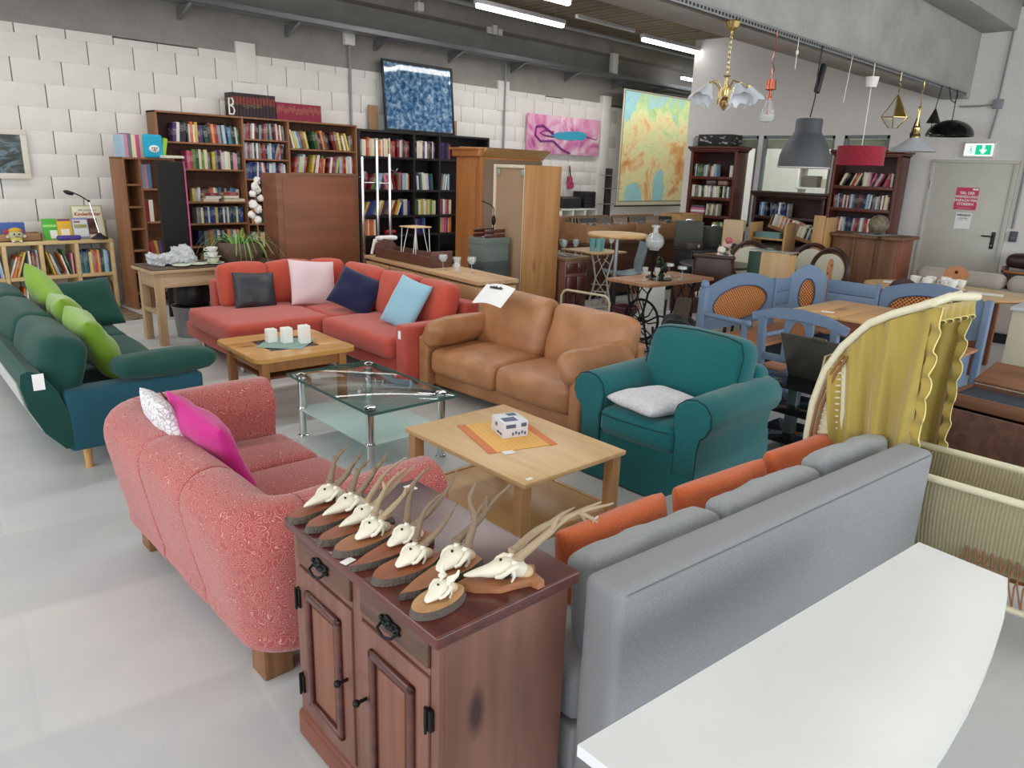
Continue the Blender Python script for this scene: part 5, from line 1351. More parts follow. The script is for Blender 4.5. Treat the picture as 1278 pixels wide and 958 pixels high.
# ---------- things on the cube shelf
def standing(name, lab, x, z0, w, h, col, tilt=-10, y=9.78, extra=None, cat='book', rz=0):
    t = thing(name, lab, cat, (x, y, z0), rz)
    T = TR(0, 0, 0, tilt)
    part('cover', MB(T).rb(0, 0, 0, w, .012, h, .002), M(name+'_cover_'+col, col, .5), t)
    for (a, b, c, d, cc) in (extra or []):
        part('cover_print', MB(T).box(a*w, -.0015, b*h, c*w, .0, d*h), M('print_'+cc, cc, .6), t)
    return t
standing('picture_book', 'green children\'s book standing beside the wooden box on the cube shelf', 2.31, .81, .15, .235, '4fae35', extra=[(.45, .05, .95, .45, 'e6e8de'), (.05, .6, .95, .72, '9fdc7a')])
standing('picture_book', 'yellow children\'s book between the green and the white one', 2.46, .81, .15, .23, 'e2b030', extra=[(.2, .1, .8, .5, 'f0e8cc'), (.05, .9, .95, .99, '7a3a6a')])
standing('picture_book', 'white and blue children\'s book beside the large song book', 2.615, .81, .17, .24, '8f98b8', extra=[(.05, .1, .95, .9, 'd8dcd8'), (.1, .5, .9, .68, 'd8d26a'), (.1, .75, .5, .85, 'c85a6a')])
t = standing('song_book', 'large cream children\'s song book with red lettering on the cube shelf', 2.65, .81, .31, .37, 'e8e0c8', -12, 9.80, extra=[(.30, .12, .78, .62, '6a4038'), (.36, .2, .72, .5, 'a88470')])
part('green_border', MB(TR(0, 0, 0, -12)).rb(-.012, .004, 0, .322, .014, .38, .002), M('song_book_border', '9fb05a', .6), t)
o = text('100 schönsten', .034, M('green_ink', '5a7a3a', .6), parent=t); o.matrix_local = TR(0, 0, 0, -12) @ Matrix.Translation((.155, -.003, .325)) @ Matrix.Rotation(R(90), 4, 'X')
o = text('Kinderlieder', .056, M('red_ink', 'b83a3a', .6), parent=t, bold=.0012); o.matrix_local = TR(0, 0, 0, -12) @ Matrix.Translation((.155, -.003, .28)) @ Matrix.Rotation(R(90), 4, 'X')
t = thing('wooden_box', 'shallow brown wooden box with picture books on the cube shelf', 'box', (1.85, 9.70, .809))
part('box_body', MB().rb(0, 0, 0, .42, .012, .085, .002).rb(0, .2, 0, .42, .212, .085, .002).rb(0, 0, 0, .012, .212, .085, .002).rb(.408, 0, 0, .42, .212, .085, .002).rb(0, 0, 0, .42, .212, .01, .002), WOOD('box_brown', '8a6545', 'a67e58', 'x'), t)
standing('picture_book', 'blue and red picture book standing in the wooden box', 1.90, .82, .24, .19, '3a5aa0', -6, 9.80, extra=[(.1, .3, .9, .6, 'b84a5a'), (.1, .1, .6, .3, '4aa0a8')])
t = thing('plush_toy', 'round smiling plush toy with blond hair sitting on the cube shelf', 'toy', (2.01, 9.655, .81))
part('body', MB().ball((0, 0, .075), .062, 16, (1.15, .8, .95)), M('plush_skin', 'b9b78e', .9), t)
part('hair', MB().ball((0, .01, .125), .055, 14, (1.15, .9, .55)), M('plush_blond', 'd8a83c', .9), t)
part('shirt', MB().ball((0, 0, .035), .055, 14, (1.1, .85, .6)), M('plush_shirt', 'c9c25a', .9), t)
for s_ in (-1, 1):
    part('foot', MB().ball((s_*.035, -.03, .012), .018, 10, (1, 1.3, .7)), m_white, t)
    part('hand', MB().ball((s_*.08, -.01, .06), .016, 10), M('plush_hand', 'd8d4c0', .9), t)
    part('eye', MB().ball((s_*.022, -.049, .088), .009, 8), m_ink, t)
part('smile', MB().tube([(-.02, -.05, .065), (0, -.053, .058), (.02, -.05, .065)], .0025, 5), m_ink, t)
solo('wrapped_roll', MB().rb(-.125, -.03, 0, .125, .03, .055, .025, 3), M('purple_wrap', '4a3a8c', .5), 'purple and blue wrapped roll lying at the front edge of the cube shelf', 'toy', (2.53, 9.67, .809))
t = thing('desk_lamp', 'black desk lamp with bent arm reaching over the song book', 'desk lamp', (2.86, 9.69, .81))
part('base', MB().lathe([(.09, 0), (.09, .012), (.06, .03), (.03, .05), (.012, .07)], 20), m_black, t)
part('lower_arm', MB().tube([(0, 0, .06), (-.03, .02, .25), (-.06, .04, .43)], .007, 8), m_chrome, t)
part('joint', MB().ball((-.06, .04, .43), .016, 10), m_black, t)
part('upper_arm', MB().tube([(-.06, .04, .43), (-.15, .02, .49), (-.23, .0, .53)], .007, 8), m_black, t)
part('lamp_shade', MB(TR(-.27, 0, .525, 0, 20)).ball((0, 0, 0), .035, 12, (1.6, 1, .7)), m_black, t)

# framed pictures, cardboard, violin, map
def paint_mat(name, stops, sc=3, det=8, dist=1.5, st=(1, 1, 1)):
    m, nt, b = newmat(name)
    n = nd(nt, 'ShaderNodeTexNoise'); n.inputs['Scale'].default_value = sc; n.inputs['Detail'].default_value = det; n.inputs['Distortion'].default_value = dist
    nt.links.new(coords(nt, st), n.inputs['Vector']); nt.links.new(ramp(nt, n.outputs[0], stops), b.inputs['Base Color']); b.inputs['Roughness'].default_value = .5; return m
def picture(name, lab, x0, z0, w, h, y, fr, mf, mp, tilt=-4, gloss=False):
    t = thing(name, lab, 'picture', (x0, y, z0)); T = TR(0, 0, 0, tilt)
    for (a, b, c, d) in ((0, 0, w, fr), (0, h-fr, w, h), (0, fr, fr, h-fr), (w-fr, fr, w, h-fr)):
        part('frame_rail', MB(T).rb(a, -.012, b, c, .015, d, .003), mf, t)
    part('print', MB(T).box(fr*.9, .0, fr*.9, w-fr*.9, .008, h-fr*.9), mp, t)
    return t
mp = paint_mat('frosty_blue_print', [(.3, '24466a'), (.47, '4a7096'), (.58, '7896b0'), (.7, 'a9bcc9')], 14, 14, .4); mp.node_tree.nodes['Principled BSDF'].inputs['Roughness'].default_value = .06; mp.node_tree.nodes['Principled BSDF'].inputs['Coat Weight'].default_value = .6; mp.node_tree.nodes['Principled BSDF'].inputs['Coat Roughness'].default_value = .02
picture('blue_picture', 'large black framed blue frosty picture leaning on the black bookcase', 7.07, 2.265, 1.39, 1.03, 9.83, .035, m_black, mp, -5)
mp2 = paint_mat('harbour_print', [(.3, '1f2422'), (.5, '4a5450'), (.6, '6d8290'), (.7, '3a4a38')], 3, 8, 2, (1, 1, 3))
picture('small_picture', 'cream framed harbour picture cut by the left edge', 1.55, 1.47, .765, .53, 9.985, .06, M('cream_frame', 'd6cfc0', .6), mp2, 0)
m_kraft = M('brown_cardboard', '9c7b5c', .85, bsc=12)
solo('cardboard', MB().rb(6.86, 9.96, 2.262, 7.03, 9.975, 2.62, .002), m_kraft, 'upright brown cardboard strip left of the blue picture', 'cardboard')
solo('cardboard', MB().rb(8.42, 9.96, 2.262, 8.62, 9.975, 2.50, .002), m_kraft, 'brown cardboard strip right of the blue picture', 'cardboard')
t = thing('pink_painting', 'pink abstract canvas with a turquoise streak on the white wall', 'painting', (10.33, 9.955, 2.065))
part('canvas', MB().rb(0, 0, 0, 2.1, .04, .69, .004), paint_mat('pink_abstract', [(.3, 'a03a8a'), (.42, 'cf7aa6'), (.55, 'd9a6bd'), (.68, 'e3cfd4'), (.8, 'c44a6a')], 1.6, 7, 2.5), t)
part('turquoise_stroke', MB().prism([(.60, .33), (.8, .39), (1.1, .43), (1.55, .45), (1.67, .41), (1.70, .36), (1.62, .30), (1.2, .27), (.85, .28)], -.006, .001, 'y'), M('turquoise_acrylic', '2f9ab8', .4), t)
part('violet_loop', MB().tube([(.7, -.004, .36), (.4, -.004, .5), (.22, -.004, .47), (.2, -.004, .32), (.35, -.004, .22), (.7, -.004, .24), (.95, -.004, .1), (1.2, -.004, .03)], .022, 6), M('violet_acrylic', '8a2f86', .4), t)
part('violet_loop', MB().tube([(.72, -.004, .31), (.45, -.004, .33), (.34, -.004, .37), (.45, -.004, .42), (.72, -.004, .4)], .014, 6), bpy.data.materials['violet_acrylic'], t)
part('tail_stroke', MB().tube([(1.68, -.004, .37), (1.85, -.004, .34), (2.0, -.004, .32), (2.04, -.004, .36)], .008, 6), bpy.data.materials['violet_acrylic'], t)
t = thing('violin', 'small pink violin hanging on the white wall below the pink painting', 'violin', (11.62, 9.98, 1.42))
m_vio = M('pink_lacquer', 'b83a62', .3)
b = MB(TR(0, 0, .14, 0, -12)); out = [(0, -.14), (.07, -.13), (.085, -.07), (.05, -.01), (.06, .05), (.045, .1), (0, .115), (-.045, .1), (-.06, .05), (-.05, -.01), (-.085, -.07), (-.07, -.13)]
b.prism(out, -.03, .01, 'y'); part('body', b, m_vio, t)
T = TR(0, 0, .14, 0, -12)
part('neck', MB(T).rb(-.012, -.035, .1, .012, -.015, .28, .004), m_ink, t); part('scroll', MB(T).ball((0, -.025, .29), .02, 10).cyl((-.04, -.025, .27), (.04, -.025, .27), .005), m_vio, t)
part('bow', MB().tube([(-.12, -.02, .12), (-.04, -.02, .46)], .005, 6), m_ink, t); part('bridge', MB(T).box(-.02, -.045, -.03, .02, -.03, -.025), m_ink, t)
def map_mat():
    m, nt, b = newmat('relief_map')
    n = nd(nt, 'ShaderNodeTexNoise'); n.inputs['Scale'].default_value = 1.5; n.inputs['Detail'].default_value = 12; n.inputs['Roughness'].default_value = .62; n.inputs['Distortion'].default_value = .6
    nt.links.new(coords(nt), n.inputs['Vector'])
    sx = nd(nt, 'ShaderNodeSeparateXYZ'); nt.links.new(coords(nt), sx.inputs[0])
    # hills rise towards the middle height of the sheet, plains above
    z = nd(nt, 'ShaderNodeMath', operation='SUBTRACT'); nt.links.new(sx.outputs['Z'], z.inputs[0]); z.inputs[1].default_value = .95
    za = nd(nt, 'ShaderNodeMath', operation='ABSOLUTE'); nt.links.new(z.outputs[0], za.inputs[0])
    zs_ = nd(nt, 'ShaderNodeMath', operation='MULTIPLY_ADD'); nt.links.new(za.outputs[0], zs_.inputs[0]); zs_.inputs[1].default_value = -.22; nt.links.new(n.outputs[0], zs_.inputs[2])
    c = ramp(nt, zs_.outputs[0], [(.17, 'a8d4cf'), (.21, 'b5d795'), (.33, 'dce3ae'), (.43, 'eadba4'), (.52, 'dfa468'), (.64, 'c47f50')])
    # sea basins
    col = c
    for (cx_, cz_, rx_, rz_) in ((.1, 2.35, .45, .55), (.62, .22, .33, .3), (1.5, .35, .24, .42)):
        vx = nd(nt, 'ShaderNodeVectorMath', operation='SUBTRACT'); nt.links.new(coords(nt), vx.inputs[0]); vx.inputs[1].default_value = (cx_, 0, cz_)
        vm = nd(nt, 'ShaderNodeVectorMath', operation='MULTIPLY'); nt.links.new(vx.outputs[0], vm.inputs[0]); vm.inputs[1].default_value = (1/rx_, 0, 1/rz_)
        ln = nd(nt, 'ShaderNodeVectorMath', operation='LENGTH'); nt.links.new(vm.outputs[0], ln.inputs[0])
        a = nd(nt, 'ShaderNodeMath', operation='MULTIPLY_ADD'); nt.links.new(n.outputs[0], a.inputs[0]); a.inputs[1].default_value = 2.2; a.inputs[2].default_value = -1.1
        s2 = nd(nt, 'ShaderNodeMath', operation='ADD'); nt.links.new(ln.outputs['Value'], s2.inputs[0]); nt.links.new(a.outputs[0], s2.inputs[1])
        lt = nd(nt, 'ShaderNodeMath', operation='LESS_THAN'); nt.links.new(s2.outputs[0], lt.inputs[0]); lt.inputs[1].default_value = 1
        mx = nd(nt, 'ShaderNodeMix', data_type='RGBA'); nt.links.new(lt.outputs[0], mx.inputs[0]); nt.links.new(col, mx.inputs[6]); mx.inputs[7].default_value = rgb('9ed3d8'); col = mx.outputs[2]
    v = nd(nt, 'ShaderNodeTexVoronoi', feature='DISTANCE_TO_EDGE'); v.inputs['Scale'].default_value = 4.2; nt.links.new(coords(nt), v.inputs['Vector'])
    lt = nd(nt, 'ShaderNodeMath', operation='LESS_THAN'); nt.links.new(v.outputs['Distance'], lt.inputs[0]); lt.inputs[1].default_value = .012
    mx = nd(nt, 'ShaderNodeMix', data_type='RGBA'); mu = nd(nt, 'ShaderNodeMath', operation='MULTIPLY'); nt.links.new(lt.outputs[0], mu.inputs[0]); mu.inputs[1].default_value = .3
    nt.links.new(mu.outputs[0], mx.inputs[0]); nt.links.new(col, mx.inputs[6]); mx.inputs[7].default_value = rgb('7a6a50')
    nt.links.new(mx.outputs[2], b.inputs['Base Color']); b.inputs['Roughness'].default_value = .28
    return m
t = thing('wall_map', 'tall school relief map of Europe hanging on the long white wall', 'map', (12.68, 9.60, 1.09)); t.scale = (.96, 1, .94)
part('sheet', MB().box(.06, 0, .12, 2.74, .006, 2.40), map_mat(), t)
part('margin', MB().box(0, .003, .02, 2.8, .008, 2.45), M('map_margin', 'c9c6ac', .6), t)
part('rod', MB().cyl((-.05, 0, .01), (2.85, 0, .01), .018, n=8), m_black, t); part('rod', MB().cyl((-.05, 0, 2.45), (2.85, 0, 2.45), .018, n=8), m_black, t); part('hanging_cord', MB().tube([(.3, 0, 2.46), (1.4, .1, 2.50), (2.5, 0, 2.46)], .004, 6), m_black, t)
part('border_line', MB().box(.05, -.001, .11, 2.75, .002, .118).box(.05, -.001, .11, .058, .002, 2.41).box(.05, -.001, 2.402, 2.75, .002, 2.41), m_ink, t)

# ---------- old work table with plates, planter and bubble wrap
m_scrub = WOOD('scrubbed_pine', 'a58a68', 'c2a784', 'x', .8, .7); m_scrubz = WOOD('scrubbed_pine_leg', 'a98c68', 'c7aa84', 'z', .8, .7)
t = thing('work_table', 'old scrubbed pine work table behind the red corner sofa', 'table', (2.56, 7.28, 0), 0)
part('table_top', MB().rb(0, 0, .725, 1.30, .50, .75, .006), WOOD('dark_table_top', '4a3a30', '5f4a3c', 'x', 1, .5), t)
part('edge', MB().rb(-.012, -.012, .70, 1.31, .512, .73, .005), m_scrub, t)
for x in (.07, 1.2):
    for y in (.05, .44): part('leg', MB().prism([(x-.035, y-.035), (x+.035, y-.035), (x+.035, y+.035), (x-.035, y+.035)], 0, .70), m_scrubz, t)
for y in (.03, .46): part('apron', MB().rb(.1, y-.012, .56, 1.17, y+.012, .70, .003), m_scrub, t)
for x in (.05, 1.22): part('apron', MB().rb(x-.012, .07, .56, x+.012, .42, .70, .003), m_scrub, t)
part('foot_rail', MB().rb(.04, .1, .30, .075, .42, .34, .004), m_scrub, t)
b = MB().rb(-.2, -.1, 0, .2, .1, .10, .05, 3, 16); b.warp(.05, 9, 3).warp(.03, 28, 5); b.v = [Vector((v.x, v.y, max(0.001, v.z))) for v in b.v]
b2 = MB().rb(.02, -.09, .0, .22, .09, .17, .06, 3, 14).warp(.04, 9, 7).warp(.03, 30, 2); b2.v = [Vector((v.x, v.y, max(0.001, v.z))) for v in b2.v]; b.add([v for v in b2.v], b2.f)
wrapm = M('bubble_wrap', 'c2c5c8', .25, bsc=60, bst=1, bd=.012)
solo('bubble_wrap', b, wrapm, 'crumpled silvery bubble wrap on the left end of the work table', 'packaging', (2.84, 7.52, .752), 6)
m_china = M('green_white_china', 'cfd8c0', .25); m_china2 = M('white_china', 'e2e2dc', .25)
def plate(x, y, z, r, lab, m=m_china):
    return solo('plate', MB().lathe([(.03, 0), (r*.6, .002), (r, .016), (r*.98, .019), (r*.6, .007), (.002, .006)], 28), m, lab, 'plate', (x, y, z), 0)
for k, (x, y, r, lab) in enumerate(((2.86, 7.34, .085, 'leftmost green plate at the front edge of the work table'), (3.03, 7.37, .09, 'green plate between the wrap and the cups'), (2.98, 7.50, .08, 'green plate behind, against the bubble wrap'))): plate(x, y, .7505, r, lab)
plate(3.20, 7.38, .7505, .10, 'large green-rimmed plate under the cup stack')
def cup(x, y, z, lab, m, r=.045, h=.055, hang=200):
    t = thing('cup', lab, 'cup', (x, y, z), hang)
    part('bowl', MB().lathe([(r*.55, 0), (r*.6, .004), (r*.9, h*.5), (r, h), (r*.94, h), (r*.84, h*.5), (r*.5, .008), (.001, .007)], 24), m, t)
    part('handle', MB().tube([(r*.9, 0, h*.8), (r*1.35, 0, h*.78), (r*1.45, 0, h*.45), (r*.85, 0, h*.25)], .0045, 6), m, t)
    return t
cup(3.2, 7.38, .765, 'lowest cup of the stack beside the planter', m_china, .055, .05)
solo('saucer', MB().lathe([(.03, 0), (.075, .01), (.074, .013), (.03, .005)], 24), m_china2, 'saucer between the stacked cups beside the planter', 'saucer', (3.2, 7.38, .816))
cup(3.19, 7.38, .826, 'middle cup of the stack beside the planter', m_china2, .055, .045, 170)
cup(3.19, 7.38, .872, 'topmost cup of the stack beside the planter', m_china2, .055, .045, 170)
t = thing('planter', 'wooden bowl planter with a spider plant on the work table', 'plant', (3.52, 7.50, .75))
part('bowl', MB().lathe([(.19, 0), (.235, .06), (.25, .14), (.24, .20), (.225, .20), (.225, .15), (.001, .15)], 28), WOOD('dark_planter', '4a3b30', '66523f', 'x', 1.5, .7), t)
part('wire_stand', MB().tube([(-.27, -.05, 0), (-.29, -.05, .15), (-.24, -.05, .2)], .004, 6), m_iron, t)
m_leaf = M('spider_leaf', '5f8f3f', .5); m_leaf2 = M('pale_leaf', '9ab86a', .5)
for i in range(46):
    q = rnd.uniform(0, 6.28); l = rnd.uniform(.22, .42); up_ = rnd.uniform(.08, .20)
    pts = [Vector((.08*math.cos(q), .08*math.sin(q), .16))]
    for k in range(1, 6):
        u = k/5; pts.append(Vector(((.08+l*u)*math.cos(q), (.08+l*u)*math.sin(q), .16+up_*math.sin(math.pi*min(1, u*.95))*1.0 - .12*u*u*rnd.uniform(.6, 1.4))))
    b = MB(); sd = Vector((-math.sin(q), math.cos(q), 0)); vs = []
    for k, p_ in enumerate(pts):
        w_ = .009*(1-.8*k/5); vs += [p_+sd*w_, p_-sd*w_-Vector((0, 0, .001)), p_-Vector((0, 0, .004))]
    b.add(vs, [(3*k+a, 3*k+(a+1) % 3, 3*k+3+(a+1) % 3, 3*k+3+a) for k in range(5) for a in range(3)] + [(0, 1, 2), (17, 16, 15)])
    part('leaf', b, m_leaf if i % 3 else m_leaf2, t)
t = thing('zinc_tub', 'galvanised zinc tub on the floor under the work table', 'tub', (3.05, 7.62, 0))
part('tub_body', MB().lathe([(.17, 0), (.20, .30), (.208, .31), (.20, .315), (.165, .02), (.001, .02)], 28), m_steel, t); part('rim', MB().tube([(.205*math.cos(i*.2618), .205*math.sin(i*.2618), .31) for i in range(24)], .007, 6, True), m_steel, t)
solo('black_pot', MB().lathe([(.15, 0), (.18, .06), (.17, .16), (.15, .22), (.14, .22), (.15, .1), (.001, .03)], 24), m_black, 'black pot standing in the zinc tub under the work table', 'pot', (3.05, 7.62, .316))
solo('green_vase', MB().lathe([(.06, 0), (.07, .04), (.055, .2), (.05, .42), (.058, .5), (.05, .5), (.045, .3), (.001, .05)], 20), M('sage_glaze', '6f8f78', .3), 'tall sage green floor vase under the work table', 'vase', (3.42, 7.63, 0))
def rug_mat():
    return paint_mat('patterned_rug', [(.35, '3f5a50'), (.45, '8a4a3c'), (.52, '6a7a68'), (.62, '9a8a6a'), (.7, '54302c')], 7, 3, 3)
solo('rug', MB().rb(2.10, 8.72, 0.001, 2.98, 9.62, .012, .003), rug_mat(), 'small patterned rug on the floor in front of the cube shelf', 'rug')

# tall brown cabinet seen from behind
t = thing('brown_cabinet', 'plain brown veneered cabinet back standing behind the red corner sofa', 'cabinet', (4.03, 7.59, 0))
part('carcass', MB().rb(0, 0, .04, 1.03, .33, 1.635, .006), WOOD('brown_cabinet_veneer', '6c4029', '86523a', 'x', .5, .5), t)
part('back_board', MB().rb(.07, -.006, .06, .985, .0, 1.60, .001), WOOD('brown_back_board', '744329', '8c5538', 'x', .35, .55, bst=.04), t); part('plinth', MB().box(.03, .02, 0, 1.0, .31, .04), m_black, t)
t = thing('cotton_branch', 'white blossom branch against the corner of the brown cabinet', 'flower', (3.66, 7.36, .752))
part('stem', MB().tube([(0, 0, 0), (.02, 0, .3), (.0, 0, .6), (.05, 0, .8)], .006, 6), m_bean, t)
for (x, z, r_) in ((.03, .82, .035), (.0, .76, .04), (.04, .72, .045), (-.03, .68, .035), (.06, .64, .035), (-.02, .58, .05), (.03, .53, .045), (-.03, .47, .04), (.05, .80, .03), (.02, .42, .04)):
    part('blossom', MB().ball((x, rnd.uniform(-.03, .03), z), r_*.9, 16).warp(.016, 34, x*9), M('cotton_white', 'dcdad4', .95) if 'cotton_white' not in bpy.data.materials else bpy.data.materials['cotton_white'], t)

# ---------- low sideboard behind the sofa with tray, hairpin stool, glasses
LT = TR(4.43, 4.805, 0, 0, 0, -7.3)
t = bpy.data.objects.new('low_sideboard', None); COL.objects.link(t); t.matrix_world = LT; tag(t, 'long pale sideboard with drawer gaps behind the red corner sofa', 'sideboard')
m_rust = WOOD('pale_rustic_oak', 'a88660', 'c4a37a', 'y', .8, .6)
part('top', MB().rb(0, 0, .765, .46, 2.18, .80, .004), m_rust, t); part('carcass', MB().rb(.02, .02, .06, .44, 2.16, .74, .004), m_rust, t); part('plinth', MB().box(.05, .05, 0, .42, 2.12, .06), m_black, t)
for k in range(4): part('drawer', MB().rb(.006, .03+.535*k, .60, .02, .545+.535*k, .745, .003), m_rust, t); part('door', MB().rb(.006, .03+.535*k, .08, .02, .545+.535*k, .59, .003), m_rust, t)
t = bpy.data.objects.new('wooden_trough', None); COL.objects.link(t); t.matrix_world = LT @ TR(.10, .93, .801, 0, 0, 3); tag(t, 'dark stained wooden trough lying on the long pale sideboard', 'trough')
m_tro = WOOD('dark_trough', '4f3026', '6a4434', 'y', 1, .5)
part('trough_floor', MB().rb(0, 0, 0, .24, 1.05, .012, .002), m_tro, t)
for x in (0, .228): part('side', MB(TR(x, 0, 0, 0, -12 if x == 0 else 12)).rb(0, 0, 0, .012, 1.05, .11, .002), m_tro, t)
part('end', MB().rb(-.01, 0, 0, .25, .012, .16, .004), m_tro, t); part('end', MB().prism([(-.01, 0), (.25, 0), (.26, .1), (.2, .17), (.1, .19), (.0, .15), (-.02, .1)], 1.04, 1.055, 'y'), m_tro, t)
t = bpy.data.objects.new('hairpin_stool', None); COL.objects.link(t); t.matrix_world = LT @ TR(.28, 1.55, .815, 0, 0, 10); tag(t, 'small wire stool with thin hairpin legs standing in the trough', 'stool')
part('seat_frame', MB().rb(-.12, -.12, .33, .12, .12, .342, .003), m_birch, t)
for a in (-1, 1):
    for b_ in (-1, 1): part('hairpin_leg', MB().tube([(a*.09, b_*.11, .33), (a*.10, b_*.12, 0), (a*.115, b_*.09, .0), (a*.05, b_*.06, .33)], .004, 6), m_white, t)
def wineglass(x, y, z, lab, h=.13, r=.035, group=None, T=None, bowl=.5):
    g = MB().lathe([(r*.85, 0), (r*.8, .003), (.004, .006), (.0035, h*(1-bowl)), (r*.6, h*(1-bowl)+.012), (r, h*.8), (r*.9, h), (r*.86, h), (r*.93, h*.8), (r*.5, h*(1-bowl)+.016), (.001, h*(1-bowl)+.008)], 18, cap=False)
    o = part('stem_glass', g, m_cglass, None); o.location = (x, y, z); return tag(o, lab, 'glass', group)
m_cglass = GLASS('crystal', (.93, .95, .95), .04, .22, (.85, .88, .88))
for k, (x, y, lab) in enumerate(((4.66, 5.56, 'stemmed glass on the sideboard nearest the trough'), (4.78, 5.28, 'stemmed glass on the sideboard beside the grey boxes'))): wineglass(x, y, .801, lab, .15, .045)
solo('tumbler', MB().lathe([(.03, 0), (.038, .07), (.03, .09), (.042, .14), (.038, .14), (.026, .09), (.034, .07), (.001, .01)], 18, cap=False), m_cglass, 'waisted cut glass tumbler between the two stemmed glasses', 'glass', (4.70, 5.40, .801))
# chrome clothes rail stand
t = thing('clothes_stand', 'chrome upright garment stand in front of the black bookcase', 'clothes rack', (5.0, 7.25, 0))
for (x, y, h) in ((-.07, .05, 1.84), (.13, .05, 2.02), (.23, -.05, 1.88)): part('post', MB().cyl((x, y, .03), (x, y, h), .017, n=12), m_chrome, t); 
part('crossbar', MB().cyl((-.07, .05, 1.56), (.13, .05, 1.56), .008).cyl((.13, .05, 1.56), (.23, -.05, 1.56), .008), m_chrome, t); part('foot', MB().rb(-.25, -.02, 0, .35, .02, .03, .008), m_chrome, t)
part('hook', MB().tube([(.23, -.05, 1.72), (.30, -.07, 1.69), (.33, -.07, 1.73)], .006, 6), m_chrome, t); part('hook', MB().tube([(-.07, .05, 1.64), (-.16, .02, 1.61), (-.2, .0, 1.66)], .006, 6), m_chrome, t)
t = thing('letter_ornament', 'white easel-shaped ornament at the far end of the pale sideboard', 'ornament', (4.83, 6.80, .801))
part('strut', MB().tube([(0, 0, 0), (-.06, .05, .18)], .016, 8), m_white, t); part('strut', MB().tube([(-.06, .05, .18), (-.09, .07, .02)], .016, 8), m_white, t)
part('cloth', MB().rb(-.05, -.02, .17, .2, .06, .215, .02, 2).warp(.015, 15), m_white, t)
solo('red_roll', MB().cyl((0, 0, 0), (.19, .02, 0), .035, n=16), M('red_foil', 'a8243a', .4), 'red cylindrical roll lying on a black bookcase shelf behind the trough', 'roll', (7.03, 9.80, .736), 0)


solo('letter_ornament_b', MB().tube([(0, 0, .0), (0, 0, .2), (.045, 0, .2), (.06, 0, .165), (.05, 0, .125), (.0, 0, .11)], .010, 6).tube([(0, 0, .005), (.055, 0, .01), (.07, 0, .05), (.055, 0, .095), (.02, 0, .11)], .010, 6), m_white, 'white letter B standing against the black encyclopedias', 'ornament', (4.58, 9.75, 2.315), 0)
bpy.data.objects['letter_ornament_b'].name = 'white_letter'
# ================================================================ RIGHT AND FAR BACKGROUND
# wardrobe carcass standing on its end, oak side, open back with pale frame
m_oak = WOOD('natural_oak', 'a87443', 'c2905a', 'z', .55, .5, knots='6a4524', bst=.05)
t = thing('oak_wardrobe', 'tall oak-sided wardrobe carcass with pale framed back beside the leather sofa', 'wardrobe', (6.0, 5.78, 0))
part('oak_side', MB().rb(0.0, 0, .02, .58, .024, 1.812, .002), m_oak, t)
part('back_board', MB().box(.018, .03, .04, .022, .48, 1.79), M('raw_hardboard', 'a08468', .8, bsc=4), t)
m_pf = M('cream_edge', 'd3c7b0', .6)
for (a, b_, c, d) in ((0, .0, .035, 1.812), (.475, .0, .51, 1.812), (.035, 1.777, .475, 1.812), (.035, .0, .475, .04)): part('frame_rail', MB().rb(0, max(a, .0245), b_+.001, .018, c, d, .002), m_pf, t)
part('far_side', MB().rb(0.02, .49, .02, .58, .51, 1.81, .002), m_oak, t); part('top', MB().rb(.02, .025, 1.79, .58, .49, 1.811, .002), m_pf, t)
for y in (.06, .43): part('hanging_bracket', MB().rb(-.006, y-.02, 1.70, .018, y+.02, 1.765, .003), M('mint_metal', '9fb8b0', .4, .5), t)
solo('spring_clip', MB().tube([(0, .0, 0), (0, .02, .03), (0, 0, .06), (0, .02, .09), (0, 0, .12)], .008, 6), m_chrome, 'small metal bracket at the foot of the wardrobe back above the leather sofa', 'bracket', (5.985, 6.12, .16))

# orange pine wardrobe with crown lying behind
m_or = WOOD('orange_pine', '9c6032', 'b5773f', 'z', .6, .4)
t = thing('crown_wardrobe', 'orange pine wardrobe with moulded crown, its brown hardboard back towards us', 'wardrobe', (6.78, 7.36, 0))
part('side_frame', MB().rb(-.01, .0, .05, .02, .46, 1.90, .004), m_or, t); part('side_moulding', MB().rb(-.022, .06, .2, -.01, .40, 1.78, .008, 2), m_or, t)
part('corner_post', MB().rb(-.012, -.012, .05, .06, .05, 1.90, .004), m_or, t)
part('back_panel', MB().rb(.06, .0, .05, 1.18, .02, 1.88, .002), M('brown_mirror_back', '7d6652', .35, bsc=4), t)
part('carcass', MB().rb(.021, .021, .05, 1.18, .46, 1.90, .004), m_or, t)
part('crown', MB().rb(-.05, -.02, 1.90, .04, .52, 2.0, .02, 2).rb(-.08, -.02, 1.985, .04, .55, 2.015, .008), m_or, t)
cr = MB().prism([(-.10, 2.02), (.06, 1.89), (.40, 1.89), (.46, 2.03)], .04, 1.25, 'x'); part('open_crown', cr, WOOD('light_crown', 'b98d58', 'd0a870', 'x', .6, .4), t)
part('base', MB().box(.02, .03, 0, 1.16, .44, .05), m_black, t)

